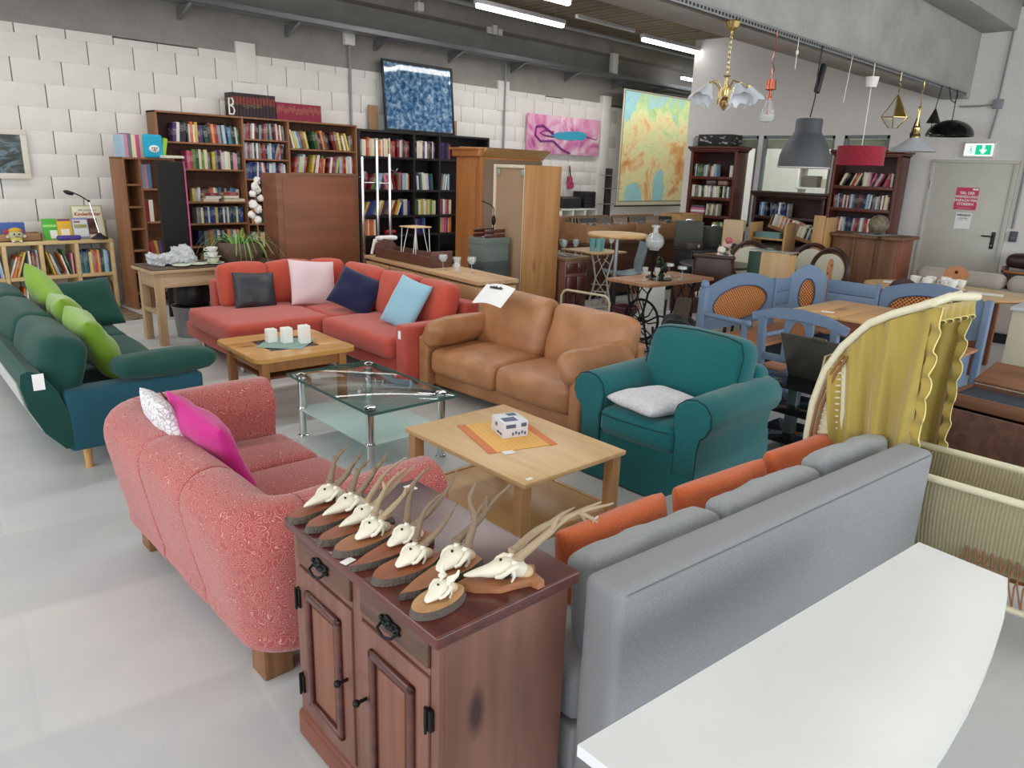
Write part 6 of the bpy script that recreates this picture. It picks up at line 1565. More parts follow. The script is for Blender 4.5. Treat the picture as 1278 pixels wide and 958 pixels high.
# grey boxes on a dark brown trunk
m_gbox = M('grey_green_board', '5e6660', .7, bsc=10); 
t = thing('storage_chest', 'dark brown chest carrying the grey boxes beside the wardrobe', 'chest', (5.56, 5.93, 0)); t.scale = (.78, .62, 1)
part('body', MB().rb(0, 0, 0, .5, .5, .55, .006), m_side_x, t); part('lid', MB().rb(-.01, -.01, .551, .51, .51, .575, .005), m_side_x, t)
for (z, hh, lab, c) in ((.576, .20, 'lower dark grey storage box beside the wardrobe', '464d4e'), (.777, .255, 'upper grey-green storage box beside the wardrobe', '66706a')):
    t = thing('storage_box', lab, 'box', (5.57, 5.945, z)); t.scale = (.82, .62, 1); mm = M('board_'+c, c, .75, bsc=10)
    part('body', MB().rb(.008, .008, 0, .45, .42, hh-.05, .003), mm, t); part('lid', MB().rb(0, 0, hh-.07, .458, .428, hh, .004), mm, t)
t = thing('small_crate', 'brown wooden crate with a dark figure on top of the grey boxes', 'crate', (5.60, 5.98, 1.033)); t.scale = (.9, .9, 1)
for z in (0, .05): part('slat', MB().rb(0, 0, z, .34, .012, z+.04, .002), m_side_x, t); part('slat', MB().rb(0, .2, z, .34, .212, z+.04, .002), m_side_x, t)
part('floor_board', MB().rb(0, .012, 0, .34, .2, .01, .002), m_side_x, t)
t = thing('metal_figure', 'thin dark metal bird figure standing on the crate', 'figurine', (5.80, 6.06, 1.045))
part('body', MB().ball((0, 0, .17), .035, 12, (.7, .7, 1.6)), m_iron, t); part('neck', MB().tube([(0, 0, .2), (.0, 0, .30), (-.06, 0, .34), (-.18, 0, .38)], .006, 6), m_iron, t); part('legs', MB().tube([(0, 0, .12), (.01, 0, 0)], .008, 6), m_iron, t)

# sideboard with slanted carved front and white cast-iron sewing stand
t = thing('carved_sideboard', 'dark carved wooden sideboard behind the wardrobe', 'sideboard', (6.62, 5.66, 0), -2); t.scale = (.64, 1, 1)
part('carcass', MB().rb(0, .03, .1, .62, .66, .76, .006), m_side, t); part('top', MB().rb(-.03, 0, .76, .66, .70, .795, .006), WOOD('oak_edge_top', '6a5238', '8a6c48', 'x'), t); part('dark_inlay', MB().rb(.03, .04, .795, .45, .62, .799, .001), m_black, t)
for k in range(2): part('drawer', MB().rb(.04+.28*k, .015, .60, .30+.28*k, .03, .72, .006), m_side_x, t); part('door', MB().rb(.04+.28*k, .012, .14, .30+.28*k, .03, .57, .01), m_side_x, t)
part('plinth', MB().rb(-.02, .01, 0, .64, .67, .1, .01), m_side, t)
t = thing('white_sewing_stand', 'white cast-iron treadle stand carrying a wooden board', 'table', (7.45, 5.95, 0), -4)
m_wi = M('white_cast_iron', 'cfcdc6', .5)
part('board', MB().rb(-.25, -.30, .795, .30, .32, .815, .003), WOOD('pale_board', 'a0825c', 'bd9d74', 'x'), t)
def casting(T, m, t, w=.20, h=.79):
    """pierced treadle-stand side frame in the local yz plane"""
    for s_ in (-1, 1):
        part('casting_edge', MB(T).tube([(0, s_*w, 0), (0, s_*w*.72, .12), (0, s_*w*.5, .3), (0, s_*w*.36, .45), (0, s_*w*.55, .64), (0, s_*w*.75, h)], .012, 6), m, t)
        b = MB(T)
        b.tube([(0, s_*w*.36, .45), (0, 0, .60), (0, s_*.06, .72), (0, s_*w*.4, h)], .007, 6)
        b.tube([(0, s_*w*.36, .45), (0, 0, .34), (0, s_*w*.5, .22)], .007, 6)
        b.tube([(0, s_*w*.1, .05), (0, s_*w*.45, .16), (0, s_*w*.15, .22), (0, 0, .14), (0, s_*w*.1, .05)], .007, 6)
        b.tube([(0, s_*w*.5, .64), (0, s_*.02, .70)], .006, 6)
        part('scrollwork', b, m, t)
    part('crossbar', MB(T).tube([(0, -w*.55, .28), (0, w*.55, .28)], .010, 6).tube([(0, -w*.8, .06), (0, w*.8, .06)], .010, 6).tube([(0, -w*.6, .37), (0, w*.6, .37)], .006, 6), m, t)
casting(TR(.16, -.02, 0, 0, 0, 32), m_wi, t); casting(TR(-.18, .22, 0, 0, 0, 32), m_wi, t)
part('treadle', MB().rb(-.2, -.12, .09, .2, .16, .105, .003), m_wi, t)

# glasses and blue tumblers on the two tables
for k, (x, y, lab) in enumerate(((6.76, 5.84, 'tall stem glass nearest the wardrobe on the carved sideboard'), (6.86, 5.96, 'stem glass second from the wardrobe on the carved sideboard'), (6.97, 5.84, 'stem glass on the right edge of the carved sideboard'), (7.56, 5.93, 'large wine glass on the white stand'), (7.62, 5.80, 'wine glass beside the turquoise tumblers'))):
    wineglass(x, y, .80 if k < 3 else .816, lab, .18, .04)
m_tq = GLASS('turquoise_glass', (.55, .85, .85), .05, .3, (.5, .8, .8))
for k, (x, y, lab) in enumerate(((7.34, 5.88, 'turquoise tumbler at the left of its group'), (7.40, 5.83, 'turquoise tumbler at the front of its group'), (7.44, 5.95, 'turquoise tumbler at the back of its group'), (7.48, 5.84, 'turquoise tumbler at the right of its group'))):
    solo('tumbler', MB().lathe([(.03, 0), (.038, .15), (.034, .15), (.027, .01), (.001, .01)], 16, cap=False), m_tq, lab, 'glass', (x, y, .816))

# high bistro table
t = thing('bistro_table', 'high round bistro table with pale wooden top and steel column', 'table', (7.04, 5.28, 0))
part('table_top', MB().lathe([(.001, 1.055), (.33, 1.055), (.345, 1.07), (.345, 1.085), (.335, 1.095), (.001, 1.095)], 40), WOOD('pale_bistro_top', 'b9935f', 'cfaa74', 'x', .5, .4), t)
part('column', MB().cyl((0, 0, .55), (0, 0, 1.05), .024, n=16), m_steel, t); part('lower_column', MB().cyl((0, 0, .02), (0, 0, .55), .034, n=16), m_black, t)
part('base', MB().rb(-.28, -.03, 0, .28, .03, .025, .006).rb(-.03, -.28, 0, .03, .28, .025, .006), m_black, t)
# grey shell chair
t = thing('shell_chair', 'grey moulded shell chair on wooden legs behind the bistro table', 'chair', (8.22, 6.02, 0), 228)
m_shell = M('blue_grey_shell', '7d8b93', .5)
def F(u, v):
    # u across, v from front edge up the back
    a = (u-.5)*2
    if v < .45: q = v/.45; y = -.24+.42*q; z = .45-.03*math.sin(math.pi*q)+.02*(1-q)**2
    else: q = (v-.45)/.55; y = .18+.10*math.sin(q*1.3)+.02; z = .45+.42*q**1.15
    w = .235*(1-.18*abs(v-.5)**1.5*2)
    return (a*w, y-.06*a*a*(v > .4)*min(1, (v-.4)*4), z+.05*a*a*(1-abs(v-.4)))
part('shell', MB().grid(F, 14, 20, (0, .006, -.012)), m_shell, t, 80)
for sx in (-1, 1):
    for sy in (-1, 1): part('leg', MB().tube([(sx*.12, sy*.11, .42), (sx*.21, sy*.22, 0)], [.018, .011], 10), WOOD('beech_round_leg', 'a9835a', 'c49d70', 'z') if 'beech_round_leg' not in bpy.data.materials else bpy.data.materials['beech_round_leg'], t)
part('cross_frame', MB().rb(-.13, -.12, .40, .13, .12, .42, .004), m_black, t)

# treadle sewing machine table with plank top
t = thing('sewing_table', 'plank-topped table on a black treadle sewing machine stand', 'table', (6.45, 4.24, 0), -4)
m_cast = M('black_cast_iron', '18181a', .5, .4)
for k in range(3): part('top_plank', MB().rb(-.53, -.27+k*.18, .725, .53, -.092+k*.18, .757, .006), WOOD('weathered_plank', '8a6448', 'a87c58', 'x', .8, .5) if k == 0 else bpy.data.materials['weathered_plank'], t)
casting(TR(-.36, 0, 0, 0, 0, 4), m_cast, t, .22, .72); casting(TR(.36, 0, 0, 0, 0, 4), m_cast, t, .22, .72)
wh = MB(TR(-.30, -.02, .36, 0, 0, 4)); wh.tube([(0, .20*math.cos(i*.2618), .20*math.sin(i*.2618)) for i in range(24)], .014, 6, True)
part('flywheel_rim', wh, m_cast, t)
for k in range(8): part('flywheel_spoke', MB(TR(-.30, -.02, .36)).tube([(0, .02*math.cos(k*.785), .02*math.sin(k*.785)), (0, .10*math.cos(k*.785+.3), .10*math.sin(k*.785+.3)), (0, .195*math.cos(k*.785), .195*math.sin(k*.785))], .007, 6), m_cast, t)
part('flywheel_hub', MB().cyl((-.33, -.02, .36), (-.27, -.02, .36), .022), m_cast, t)
part('treadle', MB().rb(-.2, -.15, .09, .2, .15, .105, .003), m_cast, t); part('stretcher', MB().tube([(-.36, 0, .28), (0, 0, .36), (.36, 0, .28)], .010, 6), m_cast, t)
t = thing('decanter', 'round cut-glass decanter on a dark metal goblet stand', 'decanter', (6.36, 4.30, .758))
part('flask', MB().lathe([(.001, .27), (.04, .272), (.085, .32), (.095, .37), (.075, .42), (.03, .45), (.026, .49), (.045, .50), (.045, .52), (.02, .52), (.02, .455), (.06, .41), (.085, .37), (.07, .32), (.001, .285)], 24, cap=False), m_cglass, t)
part('stand', MB().lathe([(.06, 0), (.06, .01), (.015, .03), (.012, .2), (.045, .26), (.05, .275)], 16), m_iron, t)
t = thing('pine_wreath', 'dark evergreen table decoration around the decanter foot', 'decoration', (6.30, 4.16, .758))
for i in range(26):
    a = rnd.uniform(0, 6.28); r_ = rnd.uniform(.0, .07); z = rnd.uniform(.01, .2)
    part('sprig', MB(TR(r_*math.cos(a), r_*math.sin(a), z, rnd.uniform(0, 90), rnd.uniform(0, 90), rnd.uniform(0, 360))).ball((0, 0, 0), .028, 6, (1.5, .35, .6)), M('fir_green', '25402c', .8) if i == 0 else (bpy.data.materials['fir_green'] if i % 3 else m_iron), t)
part('plate', MB().lathe([(.001, .002), (.11, .002), (.12, .01)], 20), m_black, t)
for k, (x, y, lab) in enumerate(((6.12, 4.22, 'small stem glass at the left on the treadle table'), (6.18, 4.12, 'second stem glass on the left of the treadle table'), (6.52, 4.05, 'champagne coupe at the front on the treadle table'), (6.62, 4.27, 'champagne coupe at the back on the treadle table'))):
    wineglass(x, y, .758, lab, .13, .03 if k < 2 else .05, bowl=.55 if k < 2 else .3)
solo('burgundy_pot', MB().lathe([(.14, 0), (.145, .03), (.10, .07), (.10, .22), (.14, .27), (.15, .33), (.13, .33), (.09, .25), (.001, .1)], 24), M('burgundy_glaze', '4a1420', .2), 'burgundy glazed umbrella stand on the floor beside the treadle table', 'pot', (6.78, 4.90, 0))
t = thing('sled_bag', 'black fabric bag lying in a curved black sled beside the blue bench', 'bag', (6.38, 3.95, 0), 25)
part('bag', MB().rb(-.25, -.16, .16, .25, .16, .40, .1, 4, 8).warp(.05, 6, 4), FAB('black_nylon', '22262c', '2e333a', .6, 100, .3, .2), t)
part('strap', MB(TR(.1, 0, .36, 0, -35)).rb(-.1, -.08, 0, .28, .08, .06, .03, 3, 4), FAB('taupe_fabric', '5a5248', '6a6256'), t)
for s_ in (-1, 1): part('runner', MB().tube([(-.34, s_*.2, .34), (-.2, s_*.2, .12), (.1, s_*.2, .06), (.38, s_*.2, .22), (.42, s_*.2, .5)], .014, 8), m_black, t)
part('rocker_foot', MB().tube([(-.05, -.2, .07), (-.05, .2, .07)], .012, 8).tube([(.0, -.2, 0.012), (.0, -.2, .1)], .012, 8).tube([(.0, .2, 0.012), (.0, .2, .1)], .012, 8), m_black, t)
t = thing('bed_rail', 'cream tubular bed end standing behind the leather sofa', 'bed end', (6.62, 5.36, 0), -86)
part('tube_frame', MB().tube([(-.34, 0, 0), (-.34, 0, .36), (-.31, 0, .41), (-.26, 0, .43), (.26, 0, .43), (.31, 0, .41), (.34, 0, .36), (.34, 0, 0)], .014, 8), m_cream, t)
part('slatted_base', MB().rb(-.33, -.12, .04, .33, .12, .055, .003), WOOD('raw_plank', '9a8468', 'b8a284', 'x'), t)

# ---------- dark dining chairs, round table and flowers
m_dk = WOOD('dark_walnut', '2c1812', '40241a', 'z', 1, .4); m_pad = FAB('cream_upholstery', 'b9b7a4', 'cac8b6', .9, 120, .3, .2)
def dchair(label, x, y, rz, padded=False, seat=M('cream_seat', 'cfcab0', .8)):
    t = thing('dining_chair', label, 'chair', (x, y, 0), rz)
    for s_ in (-1, 1):
        part('leg', MB().tube([(s_*.2, -.2, .43), (s_*.21, -.21, .2), (s_*.2, -.2, 0)], [.024, .018, .015], 8), m_dk, t)
        part('back_leg', MB().tube([(s_*.2, .27, 0), (s_*.2, .2, .43), (s_*.2, .25, .9 if not padded else .6)], .02, 8), m_dk, t)
    part('seat_rail', MB().rb(-.22, -.22, .39, .22, .22, .44, .01), m_dk, t); part('seat', MB().rb(-.22, -.22, .44, .22, .2, .485, .022, 3, 6, (0, 0, .012)), seat, t)
    if padded:
        n = 24; ring = [(.235*math.cos(2*math.pi*i/n), .245+.03*math.sin(2*math.pi*i/n), .73+.25*math.sin(2*math.pi*i/n)) for i in range(n)]
        part('back_frame', MB().tube(ring, .028, 8, True), m_dk, t)
        part('back_pad', MB(TR(0, .245, .73, 90)).lathe([(.001, .03), (.15, .026), (.2, .008), (.2, -.008), (.15, -.02), (.001, -.02)], 24), m_pad, t)
    else:
        part('back_panel', MB().rb(-.2, .235, .58, .2, .262, .92, .006), m_dk, t); part('top_rail', MB().rb(-.23, .235, .90, .23, .275, .94, .012, 2), m_dk, t)
        part('back_cloth', MB().rb(-.165, .228, .62, .165, .236, .88, .003), M('dark_leatherette', '231c1e', .5), t)
        for k in range(5): part('spindle', MB().cyl((-.14+.07*k, .24, .47), (-.14+.07*k, .25, .59), .008, n=8), m_dk, t)
    return t
dchair('dark straight-backed dining chair with cream seat behind the treadle table', 7.62, 4.28, 108)
dchair('dark chair with oval cream padded back nearest the flower pot', 8.65, 4.45, -65, True)
dchair('dark oval padded chair leaning between the green case and the pine cupboard', 8.75, 3.62, -100, True)
dchair('dark oval padded chair seen through the open pine crate', 9.15, 3.98, -90, True)
t = thing('round_dark_table', 'round dark table between the dark dining chairs', 'table', (8.2, 4.62, 0))
part('table_top', MB().lathe([(.001, .72), (.43, .72), (.45, .735), (.44, .75), (.001, .75)], 36), M('dark_table_lacquer', '2f2a2a', .3), t); part('pedestal', MB().lathe([(.2, 0), (.18, .03), (.05, .08), (.04, .4), (.06, .66), (.12, .72)], 20), m_dk, t)
t = thing('flower_pot', 'white pot of pale artificial roses on the round dark table', 'flower', (8.25, 4.56, .751))
part('pot', MB().lathe([(.06, 0), (.09, .08), (.10, .11), (.09, .11), (.001, .06)], 20), m_china2, t)
for (x, z, r_, c) in ((-.10, .17, .05, 'e6e2d2'), (-.06, .12, .04, 'e6e2d2'), (.06, .22, .06, 'd8b4a8'), (.08, .14, .045, 'dcc0b4'), (.02, .28, .045, 'b9605f')): part('rose', MB().ball((x, rnd.uniform(-.03, .03), z), r_, 10, (1, 1, .85)).warp(.014, 40), M('petal_'+c, c, .8), t)
for k in range(7): part('leaf', MB(TR(rnd.uniform(-.08, .08), rnd.uniform(-.05, .05), rnd.uniform(.1, .2), rnd.uniform(0, 60), rnd.uniform(0, 60), k*50)).ball((0, 0, 0), .035, 6, (1.3, .6, .12)), M('rose_leaf', '3f5a34', .7) if k == 0 else bpy.data.materials['rose_leaf'], t)

# ---------- record bins and counter along the far side
m_binw = WOOD('plywood_bin', '8a6544', 'a67c54', 'x', .6, .6); m_counter = WOOD('counter_brown', '4a2f22', '643f2c', 'x', .8, .5)
def bins(label, x, y, w, d, z, rz, n=3):
    t = thing('record_bin', label, 'record bin', (x, y, z), rz)
    part('front_board', MB().rb(0, 0, 0, w, .015, .24, .002), m_binw, t); part('back_board', MB().rb(0, d-.015, 0, w, d, .34, .002), m_binw, t); part('bin_floor', MB().rb(0, .015, 0, w, d-.015, .015, .002), m_binw, t)
    for k in range(n+1): part('divider', MB().rb(k*(w-.015)/n, .015, .0, k*(w-.015)/n+.015, d-.015, .26, .002), m_binw, t)
    return t
def records(T, n, lab, cols, w=.31, step=.03, group='records in the bins'):
    for k in range(n):
        BOOKS.append(('record_sleeve', T @ Matrix.Translation((0, k*step, 0)) @ Matrix.Rotation(R(-14), 4, 'X') @ Matrix.Diagonal((w, .012, .31, 1)), cols[k % len(cols)], lab % ORD[k], group, case_me, 'record'))
t = thing('bin_counter', 'long dark wooden counter under the record bins', 'counter', (8.15, 6.60, 0), -3)
part('top', MB().rb(0, 0, .77, 3.4, .95, .80, .005), m_counter, t); part('front', MB().rb(.03, .03, .06, 3.37, .06, .77, .003), m_counter, t); part('end_panel', MB().rb(0.03, .06, .06, .06, .92, .77, .003), m_counter, t); part('end_panel', MB().rb(3.34, .06, .06, 3.37, .92, .77, .003), m_counter, t); part('plinth', MB().box(.05, .08, 0, 3.35, .9, .06), m_black, t)
cols = ['4a4642', '6a655c', '8f8270', '2f2a2a', '9a8a72', '5a3a34', 'b0a890']
bins('plywood record bin at the left end of the counter, facing the bistro table', 8.20, 6.68, 1.05, .55, .801, -3)
bins('plywood record bin in the middle of the counter', 9.30, 6.60, 1.05, .55, .801, -3)
for k in range(3):
    records(TR(8.24+.34*k, 6.76-.02*k, .83, 0, 0, -3), 9, 'record sleeve in the left bin, column '+('left', 'middle', 'right')[k]+', %s from the front', cols[k:]+cols[:k])
    records(TR(9.34+.34*k, 6.70-.02*k, .83, 0, 0, -3), 7, 'record sleeve in the middle bin, column '+('left', 'middle', 'right')[k]+', %s from the front', cols[k+1:]+cols[:k+1])
for (x, lab, c, w_) in ((10.45, 'taller pale wooden crate at the right end of the counter', None, .62), ):
    t = thing('record_crate', lab, 'crate', (x, 6.62, .801), -3); mm = WOOD('pale_crate', 'a8824f', 'c29c66', 'x', .7, .5)
    part('front', MB().rb(0, 0, 0, w_, .015, .36, .002), mm, t); part('back', MB().rb(0, .4, 0, w_, .415, .36, .002), mm, t)
    for xx in (0, w_-.015): part('side', MB().rb(xx, .015, 0, xx+.015, .4, .36, .002), mm, t)
m_spk = M('dark_green_vinyl', '3a3d34', .6, bsc=30, bst=.2)
for (x, y, w_, h_, lab) in ((9.0, 5.55, .36, .34, 'larger dark olive speaker box on the black shelf'), (9.36, 5.36, .36, .27, 'smaller dark olive speaker box beside the larger one')):
    t = thing('speaker_box', lab, 'speaker', (x, y, .83), -55); part('cabinet', MB().rb(-w_/2, -.15, 0, w_/2, .15, h_, .006), m_spk, t); part('handle', MB().tube([(-.05, 0, h_), (-.04, 0, h_+.02), (.04, 0, h_+.02), (.05, 0, h_)], .005, 6), m_chrome, t)
t = thing('media_rack', 'black open rack full of discs below the olive speaker boxes', 'rack', (8.55, 5.20, 0), -20)
m_rk = M('black_rack', '1f1d20', .5)
part('top', MB().rb(0, 0, .80, 1.15, .36, .825, .003), m_rk, t); part('shelf', MB().rb(.02, .01, .5, 1.13, .35, .52, .003), m_rk, t); part('base', MB().rb(0, 0, .0, 1.15, .36, .5, .003), m_counter, t); part('back', MB().box(.01, .345, .5, 1.14, .36, .8), m_rk, t)
for x in (0, .56, 1.13): part('upright', MB().rb(x, 0, .52, x+.02, .35, .80, .002), m_rk, t)
RT = TR(8.55, 5.20, 0, 0, 0, -20)
CD = ['black', 'white', 'dark blue', 'grey', 'red', 'black', 'dark green', 'cream']
books(RT, .03, .55, .521, .15, 'left half of the black disc rack', CD, .9, .14, (.016, .03), 0, name='disc_case', me=case_me, cat='disc case', word='disc case')
books(RT, .59, 1.12, .521, .15, 'right half of the black disc rack', CD, .9, .14, (.016, .03), 0, name='disc_case', me=case_me, cat='disc case', word='disc case')
for (x, y, lab, c) in ((8.75, 5.32, 'small dark radio on the black disc rack', '3a2e30'),):
    t = thing('radio', lab, 'radio', (x, y, .826), -18); part('case', MB().rb(-.13, -.06, 0, .13, .06, .09, .008), M('radio_case', c, .5), t); part('dial', MB().cyl((.05, -.066, .045), (.05, -.058, .045), .025), m_chrome, t)

solo('white_door_panel', MB().rb(-.17, -.01, 0, .17, .01, .52, .003), m_white, 'white panel standing on the floor behind the grey shell chair', 'panel', (8.35, 5.62, 0.0), -50)
# white shelf with black cases and CD tower by the long wall
WT = TR(11.0, 9.62, 0)
case('white_cube_shelf', 'white cube shelf against the long wall under the violin', WT, 1.10, .38, 1.06, [0, .36, .73, 1.10], [[.04, .38, .70]]*3, m_white, tt=.03, cat='shelf')
t = thing('instrument_case', 'black instrument case lying on the white cube shelf', 'case', (11.05, 9.65, 1.062)); part('lid', MB().rb(0, 0, 0, .60, .3, .22, .05, 3).warp(.012, 6), m_black, t)
t = thing('black_organiser', 'black plastic drawer unit on the right end of the white cube shelf', 'organiser', (11.72, 9.66, 1.062))
part('housing', MB().rb(0, .02, 0, .36, .3, .32, .005), m_black, t)
for k in range(4): part('drawer', MB().rb(.01, 0, .015+.075*k, .35, .02, .08+.075*k, .004), m_rk, t)
t = thing('disc_tower', 'black upright disc tower with thin steel shelves beside the map', 'tower', (12.28, 9.50, 0))
part('spine', MB().rb(-.08, 0, 0, .08, .06, 1.84, .004), m_black, t)
for k, z in enumerate((.55, .85, 1.15, 1.45, 1.70)): part('shelf', MB().rb(-.25+.12*(k % 2), -.12, z, .12+.14*(k % 2), .06, z+.012, .002), m_steel, t)
part('base', MB().rb(-.2, -.1, 0, .2, .2, .02, .003), m_black, t)

# ---------- cherry bookcases on the right
m_cherry = WOOD('cherry_stain', '4a1e14', '66301f', 'z', .8, .35); m_cherb = WOOD('cherry_back', '2e120d', '42201a', 'z', .8, .5)
C1 = TR(11.60, 7.26, 0, 0, 0, -90); C2 = TR(11.60, 4.80, 0, 0, 0, -90)
case('cherry_bookcase', 'cherry-stained bookcase with crown left of the office window', C1, .88, .36, 2.20, [0, .88], [[.1, .42, .80, 1.12, 1.42, 1.76]], m_cherry, mback=m_cherb, tt=.05, crown=True)
case('cherry_bookcase', 'cherry-stained bookcase right of the office window, near the steel door', C2, .96, .36, 2.16, [0, .96], [[.1, .40, .72, 1.04, 1.38, 1.70]], m_cherry, mback=m_cherb, tt=.05, crown=True)
DV = ['black', 'white', 'grey', 'dark blue', 'red', 'cream', 'pale blue', 'dark red', 'white', 'black']
for (z, a, b_, h_, nm, mx_) in ((1.76, .06, .5, .2, 'top shelf', ['black', 'white', 'green', 'pale blue', 'white', 'red']), (1.76, .74, .83, .2, 'top shelf right end', ['dark blue', 'white']), (1.42, .06, .78, .2, 'second shelf', ['white', 'cream', 'grey', 'white', 'dark green']), (1.12, .36, .60, .2, 'third shelf', ['cream', 'grey', 'yellow']), (.80, .50, .82, .22, 'fourth shelf', ['yellow', 'green', 'grey', 'cream'])):
    books(C1, a, b_, z, h_, 'the left cherry bookcase '+nm, mx_, .85, .15, (.02, .034), 3, name='disc_case', me=case_me, cat='disc case', word='case')
for (z, lab, c) in ((1.125, 'bottom magenta box in the left cherry bookcase', 'a02a6a'), (1.165, 'white box second from below in the left cherry bookcase', 'dcd8d0'), (1.205, 'pink box third from below in the left cherry bookcase', 'c2508a'), (1.245, 'dark box on top of the pile in the left cherry bookcase', '2a2a30')):
    BOOKS.append(('game_box', C1 @ Matrix.Translation((.08, .03, z-.004)) @ Matrix.Diagonal((.26, .2, .038, 1)), c, lab, 'boxes', case_me, 'box'))
for (z, x, lab, c) in ((1.62, .34, 'brown box lying on the discs, left of two, in the left cherry bookcase', '5f4444'), (1.62, .56, 'tan box lying on the discs, right of two, in the left cherry bookcase', '8a6a50')):
    BOOKS.append(('game_box', C1 @ Matrix.Translation((x, .03, z+.005)) @ Matrix.Diagonal((.17, .15, .07, 1)), c, lab, 'boxes', case_me, 'box'))
for (z, a, b_, h_, nm) in ((1.38, .07, .90, .21, 'second shelf'), (1.04, .07, .90, .21, 'third shelf'), (.72, .07, .5, .2, 'fourth shelf'), (.40, .07, .4, .2, 'fifth shelf')):
    books(C2, a, b_, z, h_, 'the right cherry bookcase '+nm, DV, .85, .15, (.018, .034), 3, name='disc_case', me=case_me, cat='disc case', word='case')
books(C2, .12, .90, 1.70, .2, 'the right cherry bookcase top shelf', ['red', 'white', 'black', 'pink', 'cream'], .9, .15, (.02, .03), 24, name='disc_case', me=case_me, cat='disc case', word='case')
t = thing('game_carton', 'black printed carton lying on the left cherry bookcase', 'carton', (11.62, 7.16, 2.247), -90)
part('carton', MB().rb(0, 0, 0, .62, .36, .19, .004), M('black_carton', '1e1b1c', .5), t)
pr_ = MB()
for k in range(14): a = rnd.uniform(.02, .54); z = rnd.uniform(.01, .15); pr_.box(a, -.002, z, a+rnd.uniform(.02, .07), 0, z+rnd.uniform(.01, .035))
for k in range(10): a = rnd.uniform(.02, .30); z = rnd.uniform(.01, .15); pr_.box(.62, a, z, .622, a+rnd.uniform(.02, .06), z+rnd.uniform(.006, .02))
part('white_print', pr_, M('carton_print', 'b5aea8', .6), t, kind='stuff')
solo('glass_jar', MB().lathe([(.06, 0), (.075, .02), (.075, .13), (.05, .16), (.001, .16)], 18), GLASS('jar_glass', (.8, .85, .85), .05, .3, (.7, .73, .73)), 'dim glass jar beside the black carton on the left cherry bookcase', 'jar', (11.72, 7.24, 2.247))
# dark low rack between the cherry cases with slanted books
XT = TR(11.62, 6.02, 0, 0, 0, -90)
case('dark_rack', 'dark low bookcase under the office window full of paperbacks', XT, 1.18, .34, 1.52, [0, 1.18], [[.1, .5, .85, 1.18]], m_dk, tt=.05, mback=m_dk, crown=True)
books(XT, .10, .62, 1.18, .22, 'the dark low bookcase top shelf left part', ['blue', 'dark blue', 'grey', 'white', 'black'], .85, .15, (.02, .034), 5, name='paperback', me=book_me, word='paperback', cat='paperback')
for k in range(2):
    t0 = XT @ TR(.42+.38*k, -.22-.14*k, 1.04-.10*k, 0, 14, 0)
    o = bpy.data.objects.new('sloping_shelf', None); COL.objects.link(o); o.matrix_world = t0; tag(o, 'sloping pale book tray, %s of two in front of the dark low bookcase' % ('upper' if k == 0 else 'lower'), 'tray')
    part('board', MB().rb(0, 0, -.015, .75, .2, 0, .002), m_binw, o); part('lip', MB().rb(0, -.012, -.02, .75, 0, .03, .002), m_binw, o); part('end', MB().rb(0, 0, 0, .012, .2, .18, .002), m_binw, o)
    books(t0, .03, .73, .001, .2, 'the %s sloping tray' % ('upper' if k == 0 else 'lower'), ['white', 'black', 'cream', 'orange', 'red', 'white', 'grey'], .9, .14, (.024, .036), 0, name='paperback', me=book_me, word='paperback', cat='paperback')
solo('tray_stand', MB().rb(10.9, 4.55, 0, 11.3, 5.6, .78, .01), m_dk, 'dark stand under the sloping book trays', 'stand')

# pale plywood exhibition crates and green case in front
m_ply = WOOD('yellow_plywood', 'a8814f', 'c49a63', 'z', .6, .5)
t = thing('pine_rack', 'open pine rack holding magazines beside the dark dining chairs', 'rack', (9.55, 4.95, 0), -88); t.scale = (1, 1, 1.13)
for x in (0, .48, 1.0): part('upright', MB().rb(x, 0, .0, x+.03, .34, 1.05 if x < .9 else 1.16, .003), m_ply, t)
for z in (.5, .68, .86): part('shelf', MB().rb(.03, .01, z, .48, .33, z+.02, .003), m_ply, t)
part('shelf', MB().rb(.51, .01, .70, 1.0, .33, .72, .003), m_ply, t)
part('end_board', MB().rb(.86, -.02, .70, 1.0, 0, 1.18, .003), m_ply, t)
for k, (x, z, w_, c, lab) in enumerate(((.06, .70, .3, 'a8a49a', 'grey paper pile on the pine rack middle shelf'), (.05, .52, .36, 'c9a8a4', 'pinkish paper pile on the pine rack lower shelf'), (.08, .88, .34, '6f8f8a', 'teal magazine lying on the pine rack top shelf'))):
    b = MB()
    for j in range(5): b.rb(-.004*j, .004*j, .014*j, w_-.004*j, .24, .014*j+.012, .001)
    solo('paper_pile', b, M('paper_'+c, c, .8), lab, 'papers', (9.58, 4.95-x, (z+.0)*1.13+.002), -88)
t = thing('easel_binder', 'beige carton binder with a round black label behind the flowers', 'binder', (9.10, 4.95, .80), -70)
part('box', MB().rb(-.13, 0, 0, .13, .2, .42, .005), M('kraft_beige', 'b89f80', .8, bsc=20), t); part('round_label', MB(TR(.04, -.002, .08, 90)).cyl((0, 0, 0), (0, 0, .003), .045, n=20), m_ink, t); part('dark_window', MB().rb(.128, .04, .06, .133, .16, .28, .002), m_ink, t)
t = thing('counter_block', 'pale shelf counter under the beige binder', 'counter', (8.98, 5.02, 0), -70); part('body', MB().rb(-.3, -.02, 0, .32, .3, .77, .004), m_counter, t); part('top', MB().rb(-.32, -.04, .77, .34, .32, .80, .003), m_ply, t)
t = thing('green_case', 'dark green and pale plywood crate lying on the floor behind the blue bench', 'crate', (7.62, 3.92, 0), -90); t.scale = (.8, .6, 1)
